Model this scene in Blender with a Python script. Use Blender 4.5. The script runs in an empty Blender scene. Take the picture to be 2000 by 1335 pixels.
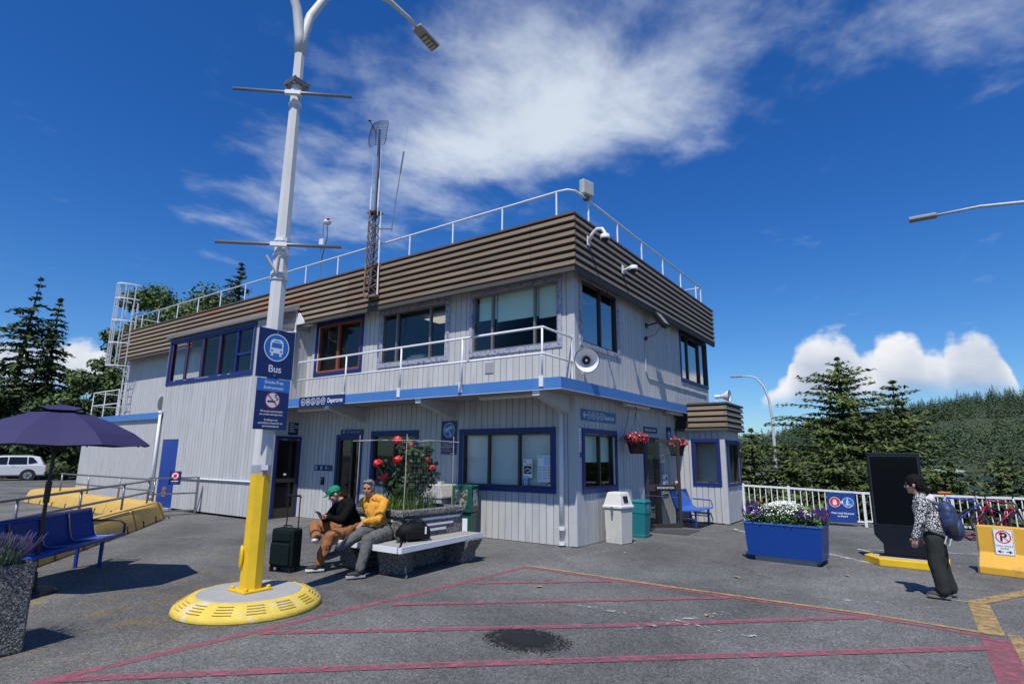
import bpy, bmesh, math, random
import numpy as np
from mathutils import Vector, Matrix, noise as mnoise
random.seed(7); RNG = np.random.default_rng(7)
scene = bpy.context.scene
COL = scene.collection
R = math.radians
# ------------------------------------------------------------------ camera
cam_d = bpy.data.cameras.new('camera'); cam = bpy.data.objects.new('camera', cam_d); COL.objects.link(cam)
yaw, pitch, roll = R(-35.21), R(11.37), R(0.476)
_f = Vector((math.sin(yaw)*math.cos(pitch), math.cos(yaw)*math.cos(pitch), math.sin(pitch)))
_r = Vector((math.cos(yaw), -math.sin(yaw), 0)); _u = _r.cross(_f)
_r2 = _r*math.cos(roll) + _u*math.sin(roll); _u2 = -_r*math.sin(roll) + _u*math.cos(roll)
CAM = Vector((5.392, -9.791, 1.65))
cam.matrix_world = Matrix(((_r2.x, _u2.x, -_f.x, CAM.x), (_r2.y, _u2.y, -_f.y, CAM.y), (_r2.z, _u2.z, -_f.z, CAM.z), (0, 0, 0, 1)))
cam_d.sensor_width = 36; cam_d.lens = 20.0; cam_d.clip_start = .05; cam_d.clip_end = 6000
scene.camera = cam
# ------------------------------------------------------------------ light and exposure
SUN_TO = Vector((.20, -.57, 1.0)).normalized()
SUN_EL = math.asin(SUN_TO.z); SUN_ROT = math.atan2(SUN_TO.x, SUN_TO.y)
sd = bpy.data.lights.new('sun', 'SUN'); sd.energy = 5.0; sd.angle = R(.55); sd.color = (1, .955, .89)
sun = bpy.data.objects.new('sun', sd); COL.objects.link(sun)
sun.rotation_mode = 'QUATERNION'; sun.rotation_quaternion = SUN_TO.to_track_quat('Z', 'Y'); sun.location = (0, -10, 40)
vs = scene.view_settings; vs.view_transform = 'Standard'; vs.look = 'None'; vs.gamma = 1; vs.exposure = -.1; vs.use_curve_mapping = False
w = bpy.data.worlds.new('World'); scene.world = w; w.use_nodes = True
def sky_nodes():
    nt = w.node_tree; N = nt.nodes; Lk = nt.links; N.clear()
    def nd(t, **k):
        n = N.new(t)
        for a, b in k.items(): setattr(n, a, b)
        return n
    def mth(op, a, b=None, c=None, clamp=False):
        n = nd('ShaderNodeMath', operation=op, use_clamp=clamp)
        for i, v in enumerate((a, b, c)):
            if v is None: continue
            if isinstance(v, (int, float)): n.inputs[i].default_value = v
            else: Lk.new(v, n.inputs[i])
        return n.outputs[0]
    def sstep(v, a, b):
        n = nd('ShaderNodeMapRange', interpolation_type='SMOOTHSTEP'); Lk.new(v, n.inputs['Value'])
        n.inputs['From Min'].default_value = a; n.inputs['From Max'].default_value = b; return n.outputs[0]
    out = nd('ShaderNodeOutputWorld'); bg = nd('ShaderNodeBackground'); Lk.new(bg.outputs[0], out.inputs[0])
    bg.inputs[1].default_value = .068
    sky = nd('ShaderNodeTexSky', sky_type='NISHITA'); sky.sun_disc = False
    sky.sun_elevation = SUN_EL; sky.sun_rotation = SUN_ROT; sky.altitude = 20; sky.air_density = 1.0; sky.dust_density = .35; sky.ozone_density = 3.0
    hs = nd('ShaderNodeHueSaturation'); hs.inputs['Saturation'].default_value = 1.22; hs.inputs['Value'].default_value = 1.36
    Lk.new(sky.outputs[0], hs.inputs['Color'])
    tint = nd('ShaderNodeMix', data_type='RGBA', blend_type='MULTIPLY'); tint.inputs['Factor'].default_value = 1; Lk.new(hs.outputs[0], tint.inputs['A']); tg = nd('ShaderNodeMix', data_type='RGBA'); tg.inputs['A'].default_value = (.80, 1.10, 1.42, 1); tg.inputs['B'].default_value = (.44, .94, 1.5, 1)   # the camera's rendering of a clear polarised sky, paler low down
    sepz = nd('ShaderNodeSeparateXYZ'); tcz = nd('ShaderNodeTexCoord'); Lk.new(tcz.outputs['Generated'], sepz.inputs[0]); Lk.new(sstep(sepz.outputs[2], .0, .5), tg.inputs['Factor']); Lk.new(tg.outputs['Result'], tint.inputs['B'])
    tc = nd('ShaderNodeTexCoord'); sep = nd('ShaderNodeSeparateXYZ'); Lk.new(tc.outputs['Generated'], sep.inputs[0])
    X, Y, Z = sep.outputs
    # high wispy sheet: direction projected on a plane overhead
    zz = mth('MAXIMUM', Z, .06); px = mth('DIVIDE', X, zz); py = mth('DIVIDE', Y, zz)
    cmb = nd('ShaderNodeCombineXYZ'); Lk.new(px, cmb.inputs[0]); Lk.new(py, cmb.inputs[1]); PL = cmb.outputs[0]
    def noise(vec, sc, det, ro, dist=0, scale=(1, 1, 1), loc=(0, 0, 0), rot=0):
        mp = nd('ShaderNodeMapping'); Lk.new(vec, mp.inputs[0]); mp.inputs['Scale'].default_value = scale; mp.inputs['Location'].default_value = loc; mp.inputs['Rotation'].default_value = (0, 0, rot)
        n = nd('ShaderNodeTexNoise'); n.inputs['Scale'].default_value = sc; n.inputs['Detail'].default_value = det; n.inputs['Roughness'].default_value = ro; n.inputs['Distortion'].default_value = dist; Lk.new(mp.outputs[0], n.inputs['Vector']); return n.outputs['Fac']
    def vmath(op, a, b):
        n = nd('ShaderNodeVectorMath', operation=op)
        for i, v in enumerate((a, b)):
            if isinstance(v, tuple): n.inputs[i].default_value = v
            elif i == 1 and op == 'SCALE': Lk.new(v, n.inputs['Scale'])
            else: Lk.new(v, n.inputs[i])
        return n
    def band(A, B, r0, r1):
        ab = (B[0]-A[0], B[1]-A[1], 0); L2 = ab[0]**2+ab[1]**2
        pa = vmath('SUBTRACT', PL, (A[0], A[1], 0)).outputs[0]; t = mth('DIVIDE', vmath('DOT_PRODUCT', pa, ab).outputs['Value'], L2, clamp=True)
        sc_ = nd('ShaderNodeVectorMath', operation='SCALE'); sc_.inputs[0].default_value = ab; Lk.new(t, sc_.inputs['Scale'])
        return mth('SUBTRACT', 1, sstep(vmath('DISTANCE', pa, sc_.outputs[0]).outputs['Value'], r0, r1))
    n1 = noise(PL, 2.6, 13, .60, .18, (1.1, .9, 1), (7.3, 3.2, 0), R(35)); n0 = noise(PL, .75, 3, .5, 0, (1, 1, 1), (5.1, 2.0, 0))
    cover = mth('ADD', mth('MULTIPLY', band((-1.95, 1.42), (-.9, 1.30), .0, .80), .48), mth('MULTIPLY', band((-.7, 1.25), (1.6, 1.7), .0, .75), .30))
    cover = mth('ADD', cover, mth('MULTIPLY', band((-1.25, .42), (-1.1, .62), .02, .25), .10)); cover = mth('ADD', cover, mth('MULTIPLY', band((-2.9, 1.5), (-2.6, 1.45), .02, .35), .14))
    dens = mth('ADD', mth('ADD', mth('MULTIPLY', n1, 1.25), mth('MULTIPLY', n0, .25)), cover)
    cirm = mth('MULTIPLY', mth('MULTIPLY', sstep(dens, .88, 1.58), sstep(Z, .12, .26)), .93)
    # cumulus heaps low over the horizon: outline height by bearing, broken up by billowing noise
    az = mth('ARCTAN2', X, Y); n2 = noise(tc.outputs['Generated'], 11, 9, .50, 0, (1, 1, 1.5)); n3 = noise(tc.outputs['Generated'], 2.2, 2, .5, 0, (1, 1, .3), (.4, .2, 0))
    def bump(c, wd, h): 
        q = mth('DIVIDE', mth('SUBTRACT', az, R(c)), R(wd)); q = mth('MULTIPLY', q, q); return mth('MULTIPLY', mth('EXPONENT', mth('MULTIPLY', mth('MULTIPLY', q, q), -1)), h)
    hgt = mth('MULTIPLY', mth('MAXIMUM', mth('SUBTRACT', n3, .56), 0), .55)
    for c, wd, h in ((-2.2, 10.0, .158), (-6.0, 4.0, .190), (-.6, 3.0, .178), (4.2, 2.8, .178), (-75, 7, .16), (22, 9, .15), (-100, 12, .15), (65, 14, .16)): hgt = mth('MAXIMUM', hgt, bump(c, wd, h))
    n4 = noise(tc.outputs['Generated'], 30, 6, .55, 0, (1, 1, 1.2)); d = mth('SUBTRACT', mth('ADD', mth('ADD', hgt, mth('MULTIPLY', mth('SUBTRACT', n2, .5), .10)), mth('MULTIPLY', mth('SUBTRACT', n4, .5), .035)), Z)
    cum = mth('MULTIPLY', sstep(d, -.004, .018), sstep(mth('ADD', Z, mth('MULTIPLY', mth('SUBTRACT', n2, .5), .05)), .075, .115))
    shade = nd('ShaderNodeMapRange'); Lk.new(mth('ADD', d, mth('MULTIPLY', mth('SUBTRACT', n2, .5), -.22)), shade.inputs['Value'])
    shade.inputs['From Min'].default_value = .0; shade.inputs['From Max'].default_value = .085; shade.inputs['To Min'].default_value = 1; shade.inputs['To Max'].default_value = 0
    cc = nd('ShaderNodeMix', data_type='RGBA'); Lk.new(shade.outputs[0], cc.inputs['Factor'])
    cc.inputs['A'].default_value = (6.6, 8.0, 10.4, 1); cc.inputs['B'].default_value = (14.2, 14.4, 14.8, 1)
    m1 = nd('ShaderNodeMix', data_type='RGBA'); Lk.new(cirm, m1.inputs['Factor']); Lk.new(tint.outputs['Result'], m1.inputs['A']); m1.inputs['B'].default_value = (11.0, 12.2, 13.8, 1)
    m2 = nd('ShaderNodeMix', data_type='RGBA'); Lk.new(cum, m2.inputs['Factor']); Lk.new(m1.outputs['Result'], m2.inputs['A']); Lk.new(cc.outputs['Result'], m2.inputs['B'])
    Lk.new(m2.outputs['Result'], bg.inputs[0])
sky_nodes()

# ------------------------------------------------------------------ materials
MATS = {}
def M(name, col=(.5, .5, .5), rough=.6, var=.12, scale=6, metal=0, bump=0, bscale=40, col2=None, c2=(.55, .7), c2scale=3, rnd=0, spec=.5, vec='Object', stretch=None, coat=0, trans=0, emit=None):
    if name in MATS: return MATS[name]
    m = bpy.data.materials.new(name); m.use_nodes = True; nt = m.node_tree; N = nt.nodes; Lk = nt.links
    b = N['Principled BSDF']; b.inputs['Roughness'].default_value = rough; b.inputs['Metallic'].default_value = metal
    b.inputs['Specular IOR Level'].default_value = spec; b.inputs['Coat Weight'].default_value = coat
    tc = N.new('ShaderNodeTexCoord'); src = tc.outputs[vec]
    if vec == 'World':
        pass
    if stretch:
        mp = N.new('ShaderNodeMapping'); mp.inputs['Scale'].default_value = stretch; Lk.new(src, mp.inputs[0]); src = mp.outputs[0]
    n = N.new('ShaderNodeTexNoise'); n.inputs['Scale'].default_value = scale; n.inputs['Detail'].default_value = 8; n.inputs['Roughness'].default_value = .65; Lk.new(src, n.inputs['Vector'])
    mr = N.new('ShaderNodeMapRange'); mr.inputs['To Min'].default_value = 1-var; mr.inputs['To Max'].default_value = 1+var; Lk.new(n.outputs['Fac'], mr.inputs['Value'])
    mr.inputs['From Min'].default_value = .25; mr.inputs['From Max'].default_value = .75
    fac = mr.outputs[0]
    if rnd:
        oi = N.new('ShaderNodeObjectInfo'); r2 = N.new('ShaderNodeMapRange'); Lk.new(oi.outputs['Random'], r2.inputs['Value']); r2.inputs['To Min'].default_value = 1-rnd; r2.inputs['To Max'].default_value = 1+rnd
        mm = N.new('ShaderNodeMath'); mm.operation = 'MULTIPLY'; Lk.new(fac, mm.inputs[0]); Lk.new(r2.outputs[0], mm.inputs[1]); fac = mm.outputs[0]
    base = N.new('ShaderNodeMix'); base.data_type = 'RGBA'; base.inputs['A'].default_value = (*col, 1); base.inputs['Factor'].default_value = 0
    if col2:
        n2 = N.new('ShaderNodeTexNoise'); n2.inputs['Scale'].default_value = c2scale; n2.inputs['Detail'].default_value = 9; n2.inputs['Roughness'].default_value = .62; Lk.new(src, n2.inputs['Vector'])
        r3 = N.new('ShaderNodeMapRange'); r3.inputs['From Min'].default_value = c2[0]; r3.inputs['From Max'].default_value = c2[1]; Lk.new(n2.outputs['Fac'], r3.inputs['Value'])
        Lk.new(r3.outputs[0], base.inputs['Factor']); base.inputs['B'].default_value = (*col2, 1)
    vm = N.new('ShaderNodeVectorMath'); vm.operation = 'SCALE'; Lk.new(base.outputs['Result'], vm.inputs[0]); Lk.new(fac, vm.inputs['Scale'])
    Lk.new(vm.outputs[0], b.inputs['Base Color'])
    if bump:
        nb = N.new('ShaderNodeTexNoise'); nb.inputs['Scale'].default_value = bscale; nb.inputs['Detail'].default_value = 4; Lk.new(src, nb.inputs['Vector'])
        bp = N.new('ShaderNodeBump'); bp.inputs['Strength'].default_value = bump; bp.inputs['Distance'].default_value = .01; Lk.new(nb.outputs['Fac'], bp.inputs['Height']); Lk.new(bp.outputs[0], b.inputs['Normal'])
    if trans: b.inputs['Transmission Weight'].default_value = trans
    if emit: b.inputs['Emission Color'].default_value = (*emit[:3], 1); b.inputs['Emission Strength'].default_value = emit[3]
    MATS[name] = m; return m
def glass_mat(name, tint=(.75, .85, .85), refl=.12, rough=.02, fm=.8):
    if name in MATS: return MATS[name]
    m = bpy.data.materials.new(name); m.use_nodes = True; nt = m.node_tree; N = nt.nodes; Lk = nt.links; N.clear()
    o = N.new('ShaderNodeOutputMaterial'); t = N.new('ShaderNodeBsdfTransparent'); g = N.new('ShaderNodeBsdfGlossy'); mx = N.new('ShaderNodeMixShader'); fr = N.new('ShaderNodeFresnel')
    t.inputs[0].default_value = (*tint, 1); g.inputs['Roughness'].default_value = rough; fr.inputs['IOR'].default_value = 1.6
    tc = N.new('ShaderNodeTexCoord'); nz = N.new('ShaderNodeTexNoise'); nz.inputs['Scale'].default_value = 1.3; bp = N.new('ShaderNodeBump'); bp.inputs['Strength'].default_value = .03; bp.inputs['Distance'].default_value = .02
    Lk.new(tc.outputs['Object'], nz.inputs['Vector']); Lk.new(nz.outputs['Fac'], bp.inputs['Height']); Lk.new(bp.outputs[0], g.inputs['Normal'])
    ad = N.new('ShaderNodeMath'); ad.operation = 'MULTIPLY_ADD'; ad.inputs[1].default_value = fm; ad.inputs[2].default_value = refl - .05; ad.use_clamp = True
    Lk.new(fr.outputs[0], ad.inputs[0]); Lk.new(ad.outputs[0], mx.inputs[0]); Lk.new(t.outputs[0], mx.inputs[1]); Lk.new(g.outputs[0], mx.inputs[2]); Lk.new(mx.outputs[0], o.inputs[0])
    MATS[name] = m; return m
def worn_paint(name, col, wear=(.42, .58), scale=9, rough=.7):
    """road paint: worn away to the asphalt in patches"""
    if name in MATS: return MATS[name]
    m = bpy.data.materials.new(name); m.use_nodes = True; nt = m.node_tree; N = nt.nodes; Lk = nt.links
    b = N['Principled BSDF']; b.inputs['Roughness'].default_value = rough; o = N['Material Output']
    ge = N.new('ShaderNodeNewGeometry'); n = N.new('ShaderNodeTexNoise'); n.inputs['Scale'].default_value = scale; n.inputs['Detail'].default_value = 12; n.inputs['Roughness'].default_value = .75; Lk.new(ge.outputs['Position'], n.inputs['Vector'])
    mr = N.new('ShaderNodeMapRange'); mr.inputs['From Min'].default_value = wear[0]; mr.inputs['From Max'].default_value = wear[1]; Lk.new(n.outputs['Fac'], mr.inputs['Value'])
    n2 = N.new('ShaderNodeTexNoise'); n2.inputs['Scale'].default_value = 160; n2.inputs['Detail'].default_value = 2; Lk.new(ge.outputs['Position'], n2.inputs['Vector'])
    m2 = N.new('ShaderNodeMapRange'); m2.inputs['From Min'].default_value = .3; m2.inputs['From Max'].default_value = .7; m2.inputs['To Min'].default_value = .72; m2.inputs['To Max'].default_value = 1.15; Lk.new(n2.outputs['Fac'], m2.inputs['Value'])
    vm = N.new('ShaderNodeVectorMath'); vm.operation = 'SCALE'; vm.inputs[0].default_value = col; Lk.new(m2.outputs[0], vm.inputs['Scale']); Lk.new(vm.outputs[0], b.inputs['Base Color'])
    t = N.new('ShaderNodeBsdfTransparent'); mx = N.new('ShaderNodeMixShader'); Lk.new(mr.outputs[0], mx.inputs[0]); Lk.new(t.outputs[0], mx.inputs[1]); Lk.new(b.outputs[0], mx.inputs[2]); Lk.new(mx.outputs[0], o.inputs[0])
    MATS[name] = m; return m

# ------------------------------------------------------------------ mesh helpers
class MB:
    def __init__(s): s.v = []; s.f = []
    def add(s, vs, fs):
        o = len(s.v); s.v += [tuple(v) for v in vs]; s.f += [tuple(i+o for i in f) for f in fs]; return s
    def box(s, x0, x1, y0, y1, z0, z1):
        return s.add([(x0,y0,z0),(x1,y0,z0),(x1,y1,z0),(x0,y1,z0),(x0,y0,z1),(x1,y0,z1),(x1,y1,z1),(x0,y1,z1)],
                     [(0,3,2,1),(4,5,6,7),(0,1,5,4),(1,2,6,5),(2,3,7,6),(3,0,4,7)])
    def obox(s, c, size, rot=None):
        h = [q/2 for q in size]; m = rot if rot is not None else Matrix.Identity(3); c = Vector(c)
        vs = [c + m @ Vector((sx*h[0], sy*h[1], sz*h[2])) for sz in (-1, 1) for sx, sy in ((-1,-1),(1,-1),(1,1),(-1,1))]
        return s.add(vs, [(0,3,2,1),(4,5,6,7),(0,1,5,4),(1,2,6,5),(2,3,7,6),(3,0,4,7)])
    def bar(s, a, b, w, h=None, up=(0,0,1)):
        a = Vector(a); b = Vector(b); d = b-a; L = d.length; d.normalize(); u = Vector(up)
        if abs(d.dot(u)) > .98: u = Vector((1,0,0))
        x = d.cross(u).normalized(); z = x.cross(d)
        return s.obox((a+b)/2, (w, L, h or w), Matrix((x, d, z)).transposed())
    def tube(s, pts, r, n=8, cap=True, closed=False):
        pts = [Vector(p) for p in pts]; k = len(pts); rs = r if isinstance(r, (list, tuple)) else [r]*k
        rings = []; prev = None
        for i, p in enumerate(pts):
            if closed: d = pts[(i+1) % k] - pts[i-1]
            else: d = pts[min(i+1, k-1)] - pts[max(i-1, 0)]
            d.normalize()
            if prev is None:
                u = Vector((0,0,1)) if abs(d.z) < .9 else Vector((1,0,0))
                x = d.cross(u).normalized()
            else:
                x = (prev - d*prev.dot(d)); x = x.normalized() if x.length > 1e-6 else d.orthogonal().normalized()
            prev = x; y = d.cross(x)
            rings.append([p + (x*math.cos(2*math.pi*j/n) + y*math.sin(2*math.pi*j/n))*rs[i] for j in range(n)])
        vs = [v for q in rings for v in q]; fs = []
        for i in range(k if closed else k-1):
            a = i*n; b = ((i+1) % k)*n
            fs += [(a+j, a+(j+1) % n, b+(j+1) % n, b+j) for j in range(n)]
        if cap and not closed: fs += [tuple(range(n-1, -1, -1)), tuple((k-1)*n+j for j in range(n))]
        return s.add(vs, fs)
    def lathe(s, prof, c=(0,0,0), n=24, sx=1, sy=1, phase=0):
        vs = []; fs = []; k = len(prof)
        for r, z in prof:
            vs += [(c[0]+r*sx*math.cos(2*math.pi*j/n+phase), c[1]+r*sy*math.sin(2*math.pi*j/n+phase), c[2]+z) for j in range(n)]
        for i in range(k-1): fs += [(i*n+j, i*n+(j+1) % n, (i+1)*n+(j+1) % n, (i+1)*n+j) for j in range(n)]
        fs += [tuple(range(n-1, -1, -1)), tuple((k-1)*n+j for j in range(n))]
        return s.add(vs, fs)
    def prism(s, poly, d0, d1, axes=('x','z','y')):
        """poly: 2-D outline in the first two axes, extruded along the third"""
        ix = ['xyz'.index(a) for a in axes]; vs = []
        for d in (d0, d1):
            for p in poly:
                q = [0,0,0]; q[ix[0]] = p[0]; q[ix[1]] = p[1]; q[ix[2]] = d; vs.append(q)
        n = len(poly)
        return s.add(vs, [tuple(range(n-1,-1,-1)), tuple(range(n, 2*n))] + [(j, (j+1) % n, n+(j+1) % n, n+j) for j in range(n)])
    def ell(s, c, r, n=12, m=8, rot=None):
        vs = []; c = Vector(c); r = r if isinstance(r, (tuple, list)) else (r, r, r)
        for i in range(m+1):
            t = math.pi*i/m
            for j in range(n):
                p = 2*math.pi*j/n; q = Vector((r[0]*math.sin(t)*math.cos(p), r[1]*math.sin(t)*math.sin(p), r[2]*math.cos(t)))
                vs.append(c + (rot @ q if rot is not None else q))
        fs = [(i*n+j, (i+1)*n+j, (i+1)*n+(j+1) % n, i*n+(j+1) % n) for i in range(m) for j in range(n)]
        return s.add(vs, fs)
    def build(s, name, mat, parent=None, smooth=False, bevel=0, seg=2, weld=False):
        me = bpy.data.meshes.new(name); me.from_pydata(s.v, [], s.f); 
        bm = bmesh.new(); bm.from_mesh(me)
        if weld: bmesh.ops.remove_doubles(bm, verts=bm.verts, dist=1e-5)
        bmesh.ops.recalc_face_normals(bm, faces=bm.faces); bm.to_mesh(me); bm.free()
        me.materials.append(mat)
        o = bpy.data.objects.new(name, me); COL.objects.link(o)
        if smooth:
            me.polygons.foreach_set('use_smooth', [True]*len(me.polygons))
        if bevel:
            b = o.modifiers.new('bevel', 'BEVEL'); b.width = bevel; b.segments = seg; b.limit_method = 'ANGLE'
        if parent: o.parent = parent
        return o
def thing(name, label, cat, loc=(0,0,0), rz=0, group=None):
    o = bpy.data.objects.new(name, None); COL.objects.link(o); o.location = loc; o.rotation_euler = (0,0,rz); o.empty_display_size = .1
    tag(o, label, cat, group); return o
def tag(o, label, cat, group=None, kind=None):
    o['label'] = label; o['category'] = cat
    if group: o['group'] = group
    if kind: o['kind'] = kind
    return o
def struct(o, kind='structure', label=None):
    o['kind'] = kind
    if label: o['label'] = label
    return o
def smooth_angle(o, a=40):
    me = o.data; me.polygons.foreach_set('use_smooth', [True]*len(me.polygons)); me.set_sharp_from_angle(angle=R(a)); return o
def copy_tree(o, parent=None):
    c = o.copy(); COL.objects.link(c); c.parent = parent
    for ch in list(o.children): copy_tree(ch, c)
    return c
_fc = {}
def text(s, size, x, z, y, mat, parent, align='CENTER', sx=1.0, name='lettering', bold=0):
    """flat lettering in the local XZ plane, facing -Y"""
    cu = bpy.data.curves.new('t', 'FONT'); cu.body = s; cu.size = size; cu.align_x = align; cu.align_y = 'CENTER'; cu.offset = bold; cu.extrude = .0008
    to = bpy.data.objects.new('t', cu); COL.objects.link(to); bpy.context.view_layer.update()
    me = bpy.data.meshes.new_from_object(to.evaluated_get(bpy.context.evaluated_depsgraph_get())); bpy.data.objects.remove(to); bpy.data.curves.remove(cu)
    mt = Matrix.Translation((x, y, z)) @ Matrix.Rotation(R(90), 4, 'X') @ Matrix.Diagonal((sx, 1, 1, 1)); me.transform(mt); me.materials.clear(); me.materials.append(mat); me.name = name
    o = bpy.data.objects.new(name, me); COL.objects.link(o); o.parent = parent; return o
def disc(mb, cx, cz, r, y, n=28, r_in=0, ex=1):
    if r_in: 
        vs = [(cx+ex*q*math.cos(2*math.pi*j/n), y, cz+q*math.sin(2*math.pi*j/n)) for q in (r_in, r) for j in range(n)]
        return mb.add(vs, [(j, (j+1) % n, n+(j+1) % n, n+j) for j in range(n)])
    return mb.add([(cx+ex*r*math.cos(2*math.pi*j/n), y, cz+r*math.sin(2*math.pi*j/n)) for j in range(n)], [tuple(range(n))])
def flat(mb, pts, y): return mb.add([(p[0], y, p[1]) for p in pts], [tuple(range(len(pts)))])
def stroke(mb, pts, wd, y):
    for a, b in zip(pts[:-1], pts[1:]):
        dx, dz = b[0]-a[0], b[1]-a[1]; l = math.hypot(dx, dz) or 1; nx, nz = -dz/l*wd/2, dx/l*wd/2; ex, ez = dx/l*wd*.3, dz/l*wd*.3
        flat(mb, [(a[0]+nx-ex, a[1]+nz-ez), (a[0]-nx-ex, a[1]-nz-ez), (b[0]-nx+ex, b[1]-nz+ez), (b[0]+nx+ex, b[1]+nz+ez)], y); y -= .00015
# ------------------------------------------------------------------ palette
m_board = M('grey painted boards', (.475, .475, .47), .75, .10, 5, stretch=(1, 1, .25), col2=(.31, .315, .32), c2=(.58, .78), c2scale=2.2, rnd=.045, bump=.12, bscale=30, vec='Generated' if False else 'Object')
m_wallback = M('wall behind boards', (.05, .05, .053), .9)
m_white = M('white painted metal', (.72, .73, .74), .45, .06, 9, col2=(.45, .42, .38), c2=(.66, .8), c2scale=5)
m_whitewood = M('white painted wood', (.46, .465, .475), .7, .08, 6)
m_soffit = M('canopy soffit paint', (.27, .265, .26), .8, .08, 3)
m_fascia_blue = M('sky blue fascia paint', (.06, .19, .48), .5, .07, 4, col2=(.08, .21, .47), c2=(.5, .7))
m_trim = M('dark blue trim paint', (.006, .022, .14), .5, .12, 8)
m_trimworn = M('peeling blue trim paint', (.36, .37, .42), .65, .15, 30, col2=(.06, .09, .30), c2=(.50, .64), c2scale=16)
m_brownalu = M('bronze aluminium', (.055, .045, .037), .45, .1, 8, metal=.3)
m_greyalu = M('grey aluminium', (.22, .21, .20), .45, .1, 8, metal=.4)
m_orangewood = M('stained red brown wood', (.22, .065, .03), .6, .15, 12)
m_slat = M('tan fascia slat', (.21, .15, .095), .6, .12, 3, col2=(.13, .105, .085), c2=(.50, .72), c2scale=.9, rnd=.13, stretch=(.35, .35, 2))
m_slat_rust = M('faded rusty fascia slat', (.245, .185, .125), .65, .15, 3, col2=(.30, .115, .045), c2=(.54, .66), c2scale=.8, rnd=.12, stretch=(.35, .35, 2))
m_slat_r = M('grey brown fascia slat', (.175, .145, .118), .6, .1, 3, rnd=.07, stretch=(.35, .35, 2))
m_dark = M('dark brown backing', (.022, .018, .015), .8)
m_roof = M('roof membrane', (.10, .10, .10), .9)
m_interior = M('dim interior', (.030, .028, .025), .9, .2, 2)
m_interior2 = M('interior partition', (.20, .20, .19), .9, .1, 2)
m_blind = M('roller blind cloth', (.60, .76, .66), .9, .04, 3)
m_blindw = M('white venetian blind', (.78, .80, .78), .9, .04, 3)
m_glass = glass_mat('window glass', (.95, .97, .96), .05, fm=.10)
m_glass_r = glass_mat('mirror like window glass', (.45, .55, .55), .42)
m_glass_c = glass_mat('clear door glass', (.9, .93, .92), .035)
m_navy = M('navy sign enamel', (.006, .018, .115), .4, .04, 3)
m_signblue = M('mid blue sign enamel', (.022, .16, .52), .4, .04, 3)
m_signteal = M('faded blue sign enamel', (.045, .17, .32), .5, .05, 3)
m_signwhite = M('white sign enamel', (.78, .80, .82), .45, .03, 4)
m_red = M('red sign enamel', (.62, .03, .035), .45, .04, 4)
m_black = M('black enamel', (.008, .008, .009), .4, .1, 6)
m_yellow = M('yellow road paint coat', (.72, .46, .015), .5, .12, 7, col2=(.55, .36, .05), c2=(.60, .72), c2scale=3)
m_yellow_worn = M('worn yellow paint', (.66, .48, .07), .75, .16, 9, col2=(.58, .53, .38), c2=(.54, .68), c2scale=5, bump=.5, bscale=70)
m_galv = M('galvanised pipe', (.24, .245, .25), .42, .1, 14, metal=.55)
m_concrete = M('plain concrete', (.34, .335, .32), .85, .1, 7, bump=.15, bscale=60)
m_rust = M('rusty steel', (.16, .075, .045), .8, .25, 18, col2=(.25, .22, .20), c2=(.48, .6), c2scale=9)
def aggregate():
    m = bpy.data.materials.new('exposed aggregate concrete'); m.use_nodes = True; nt = m.node_tree; N = nt.nodes; Lk = nt.links; b = N['Principled BSDF']; b.inputs['Roughness'].default_value = .85
    tc = N.new('ShaderNodeTexCoord'); v = N.new('ShaderNodeTexVoronoi'); v.inputs['Scale'].default_value = 95; Lk.new(tc.outputs['Object'], v.inputs['Vector'])
    sx = N.new('ShaderNodeSeparateColor'); Lk.new(v.outputs['Color'], sx.inputs[0])
    cr = N.new('ShaderNodeValToRGB'); Lk.new(sx.outputs[0], cr.inputs[0]); e = cr.color_ramp.elements; e[0].color = (.035, .034, .033, 1); e[1].color = (.42, .40, .37, 1); e[1].position = 1.0; q = e.new(.55); q.color = (.12, .115, .108, 1)
    Lk.new(cr.outputs[0], b.inputs['Base Color']); bp = N.new('ShaderNodeBump'); bp.inputs['Strength'].default_value = .9; bp.inputs['Distance'].default_value = .012; bp.invert = True; Lk.new(v.outputs['Distance'], bp.inputs['Height']); Lk.new(bp.outputs[0], b.inputs['Normal']); return m
m_agg = aggregate()
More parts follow.
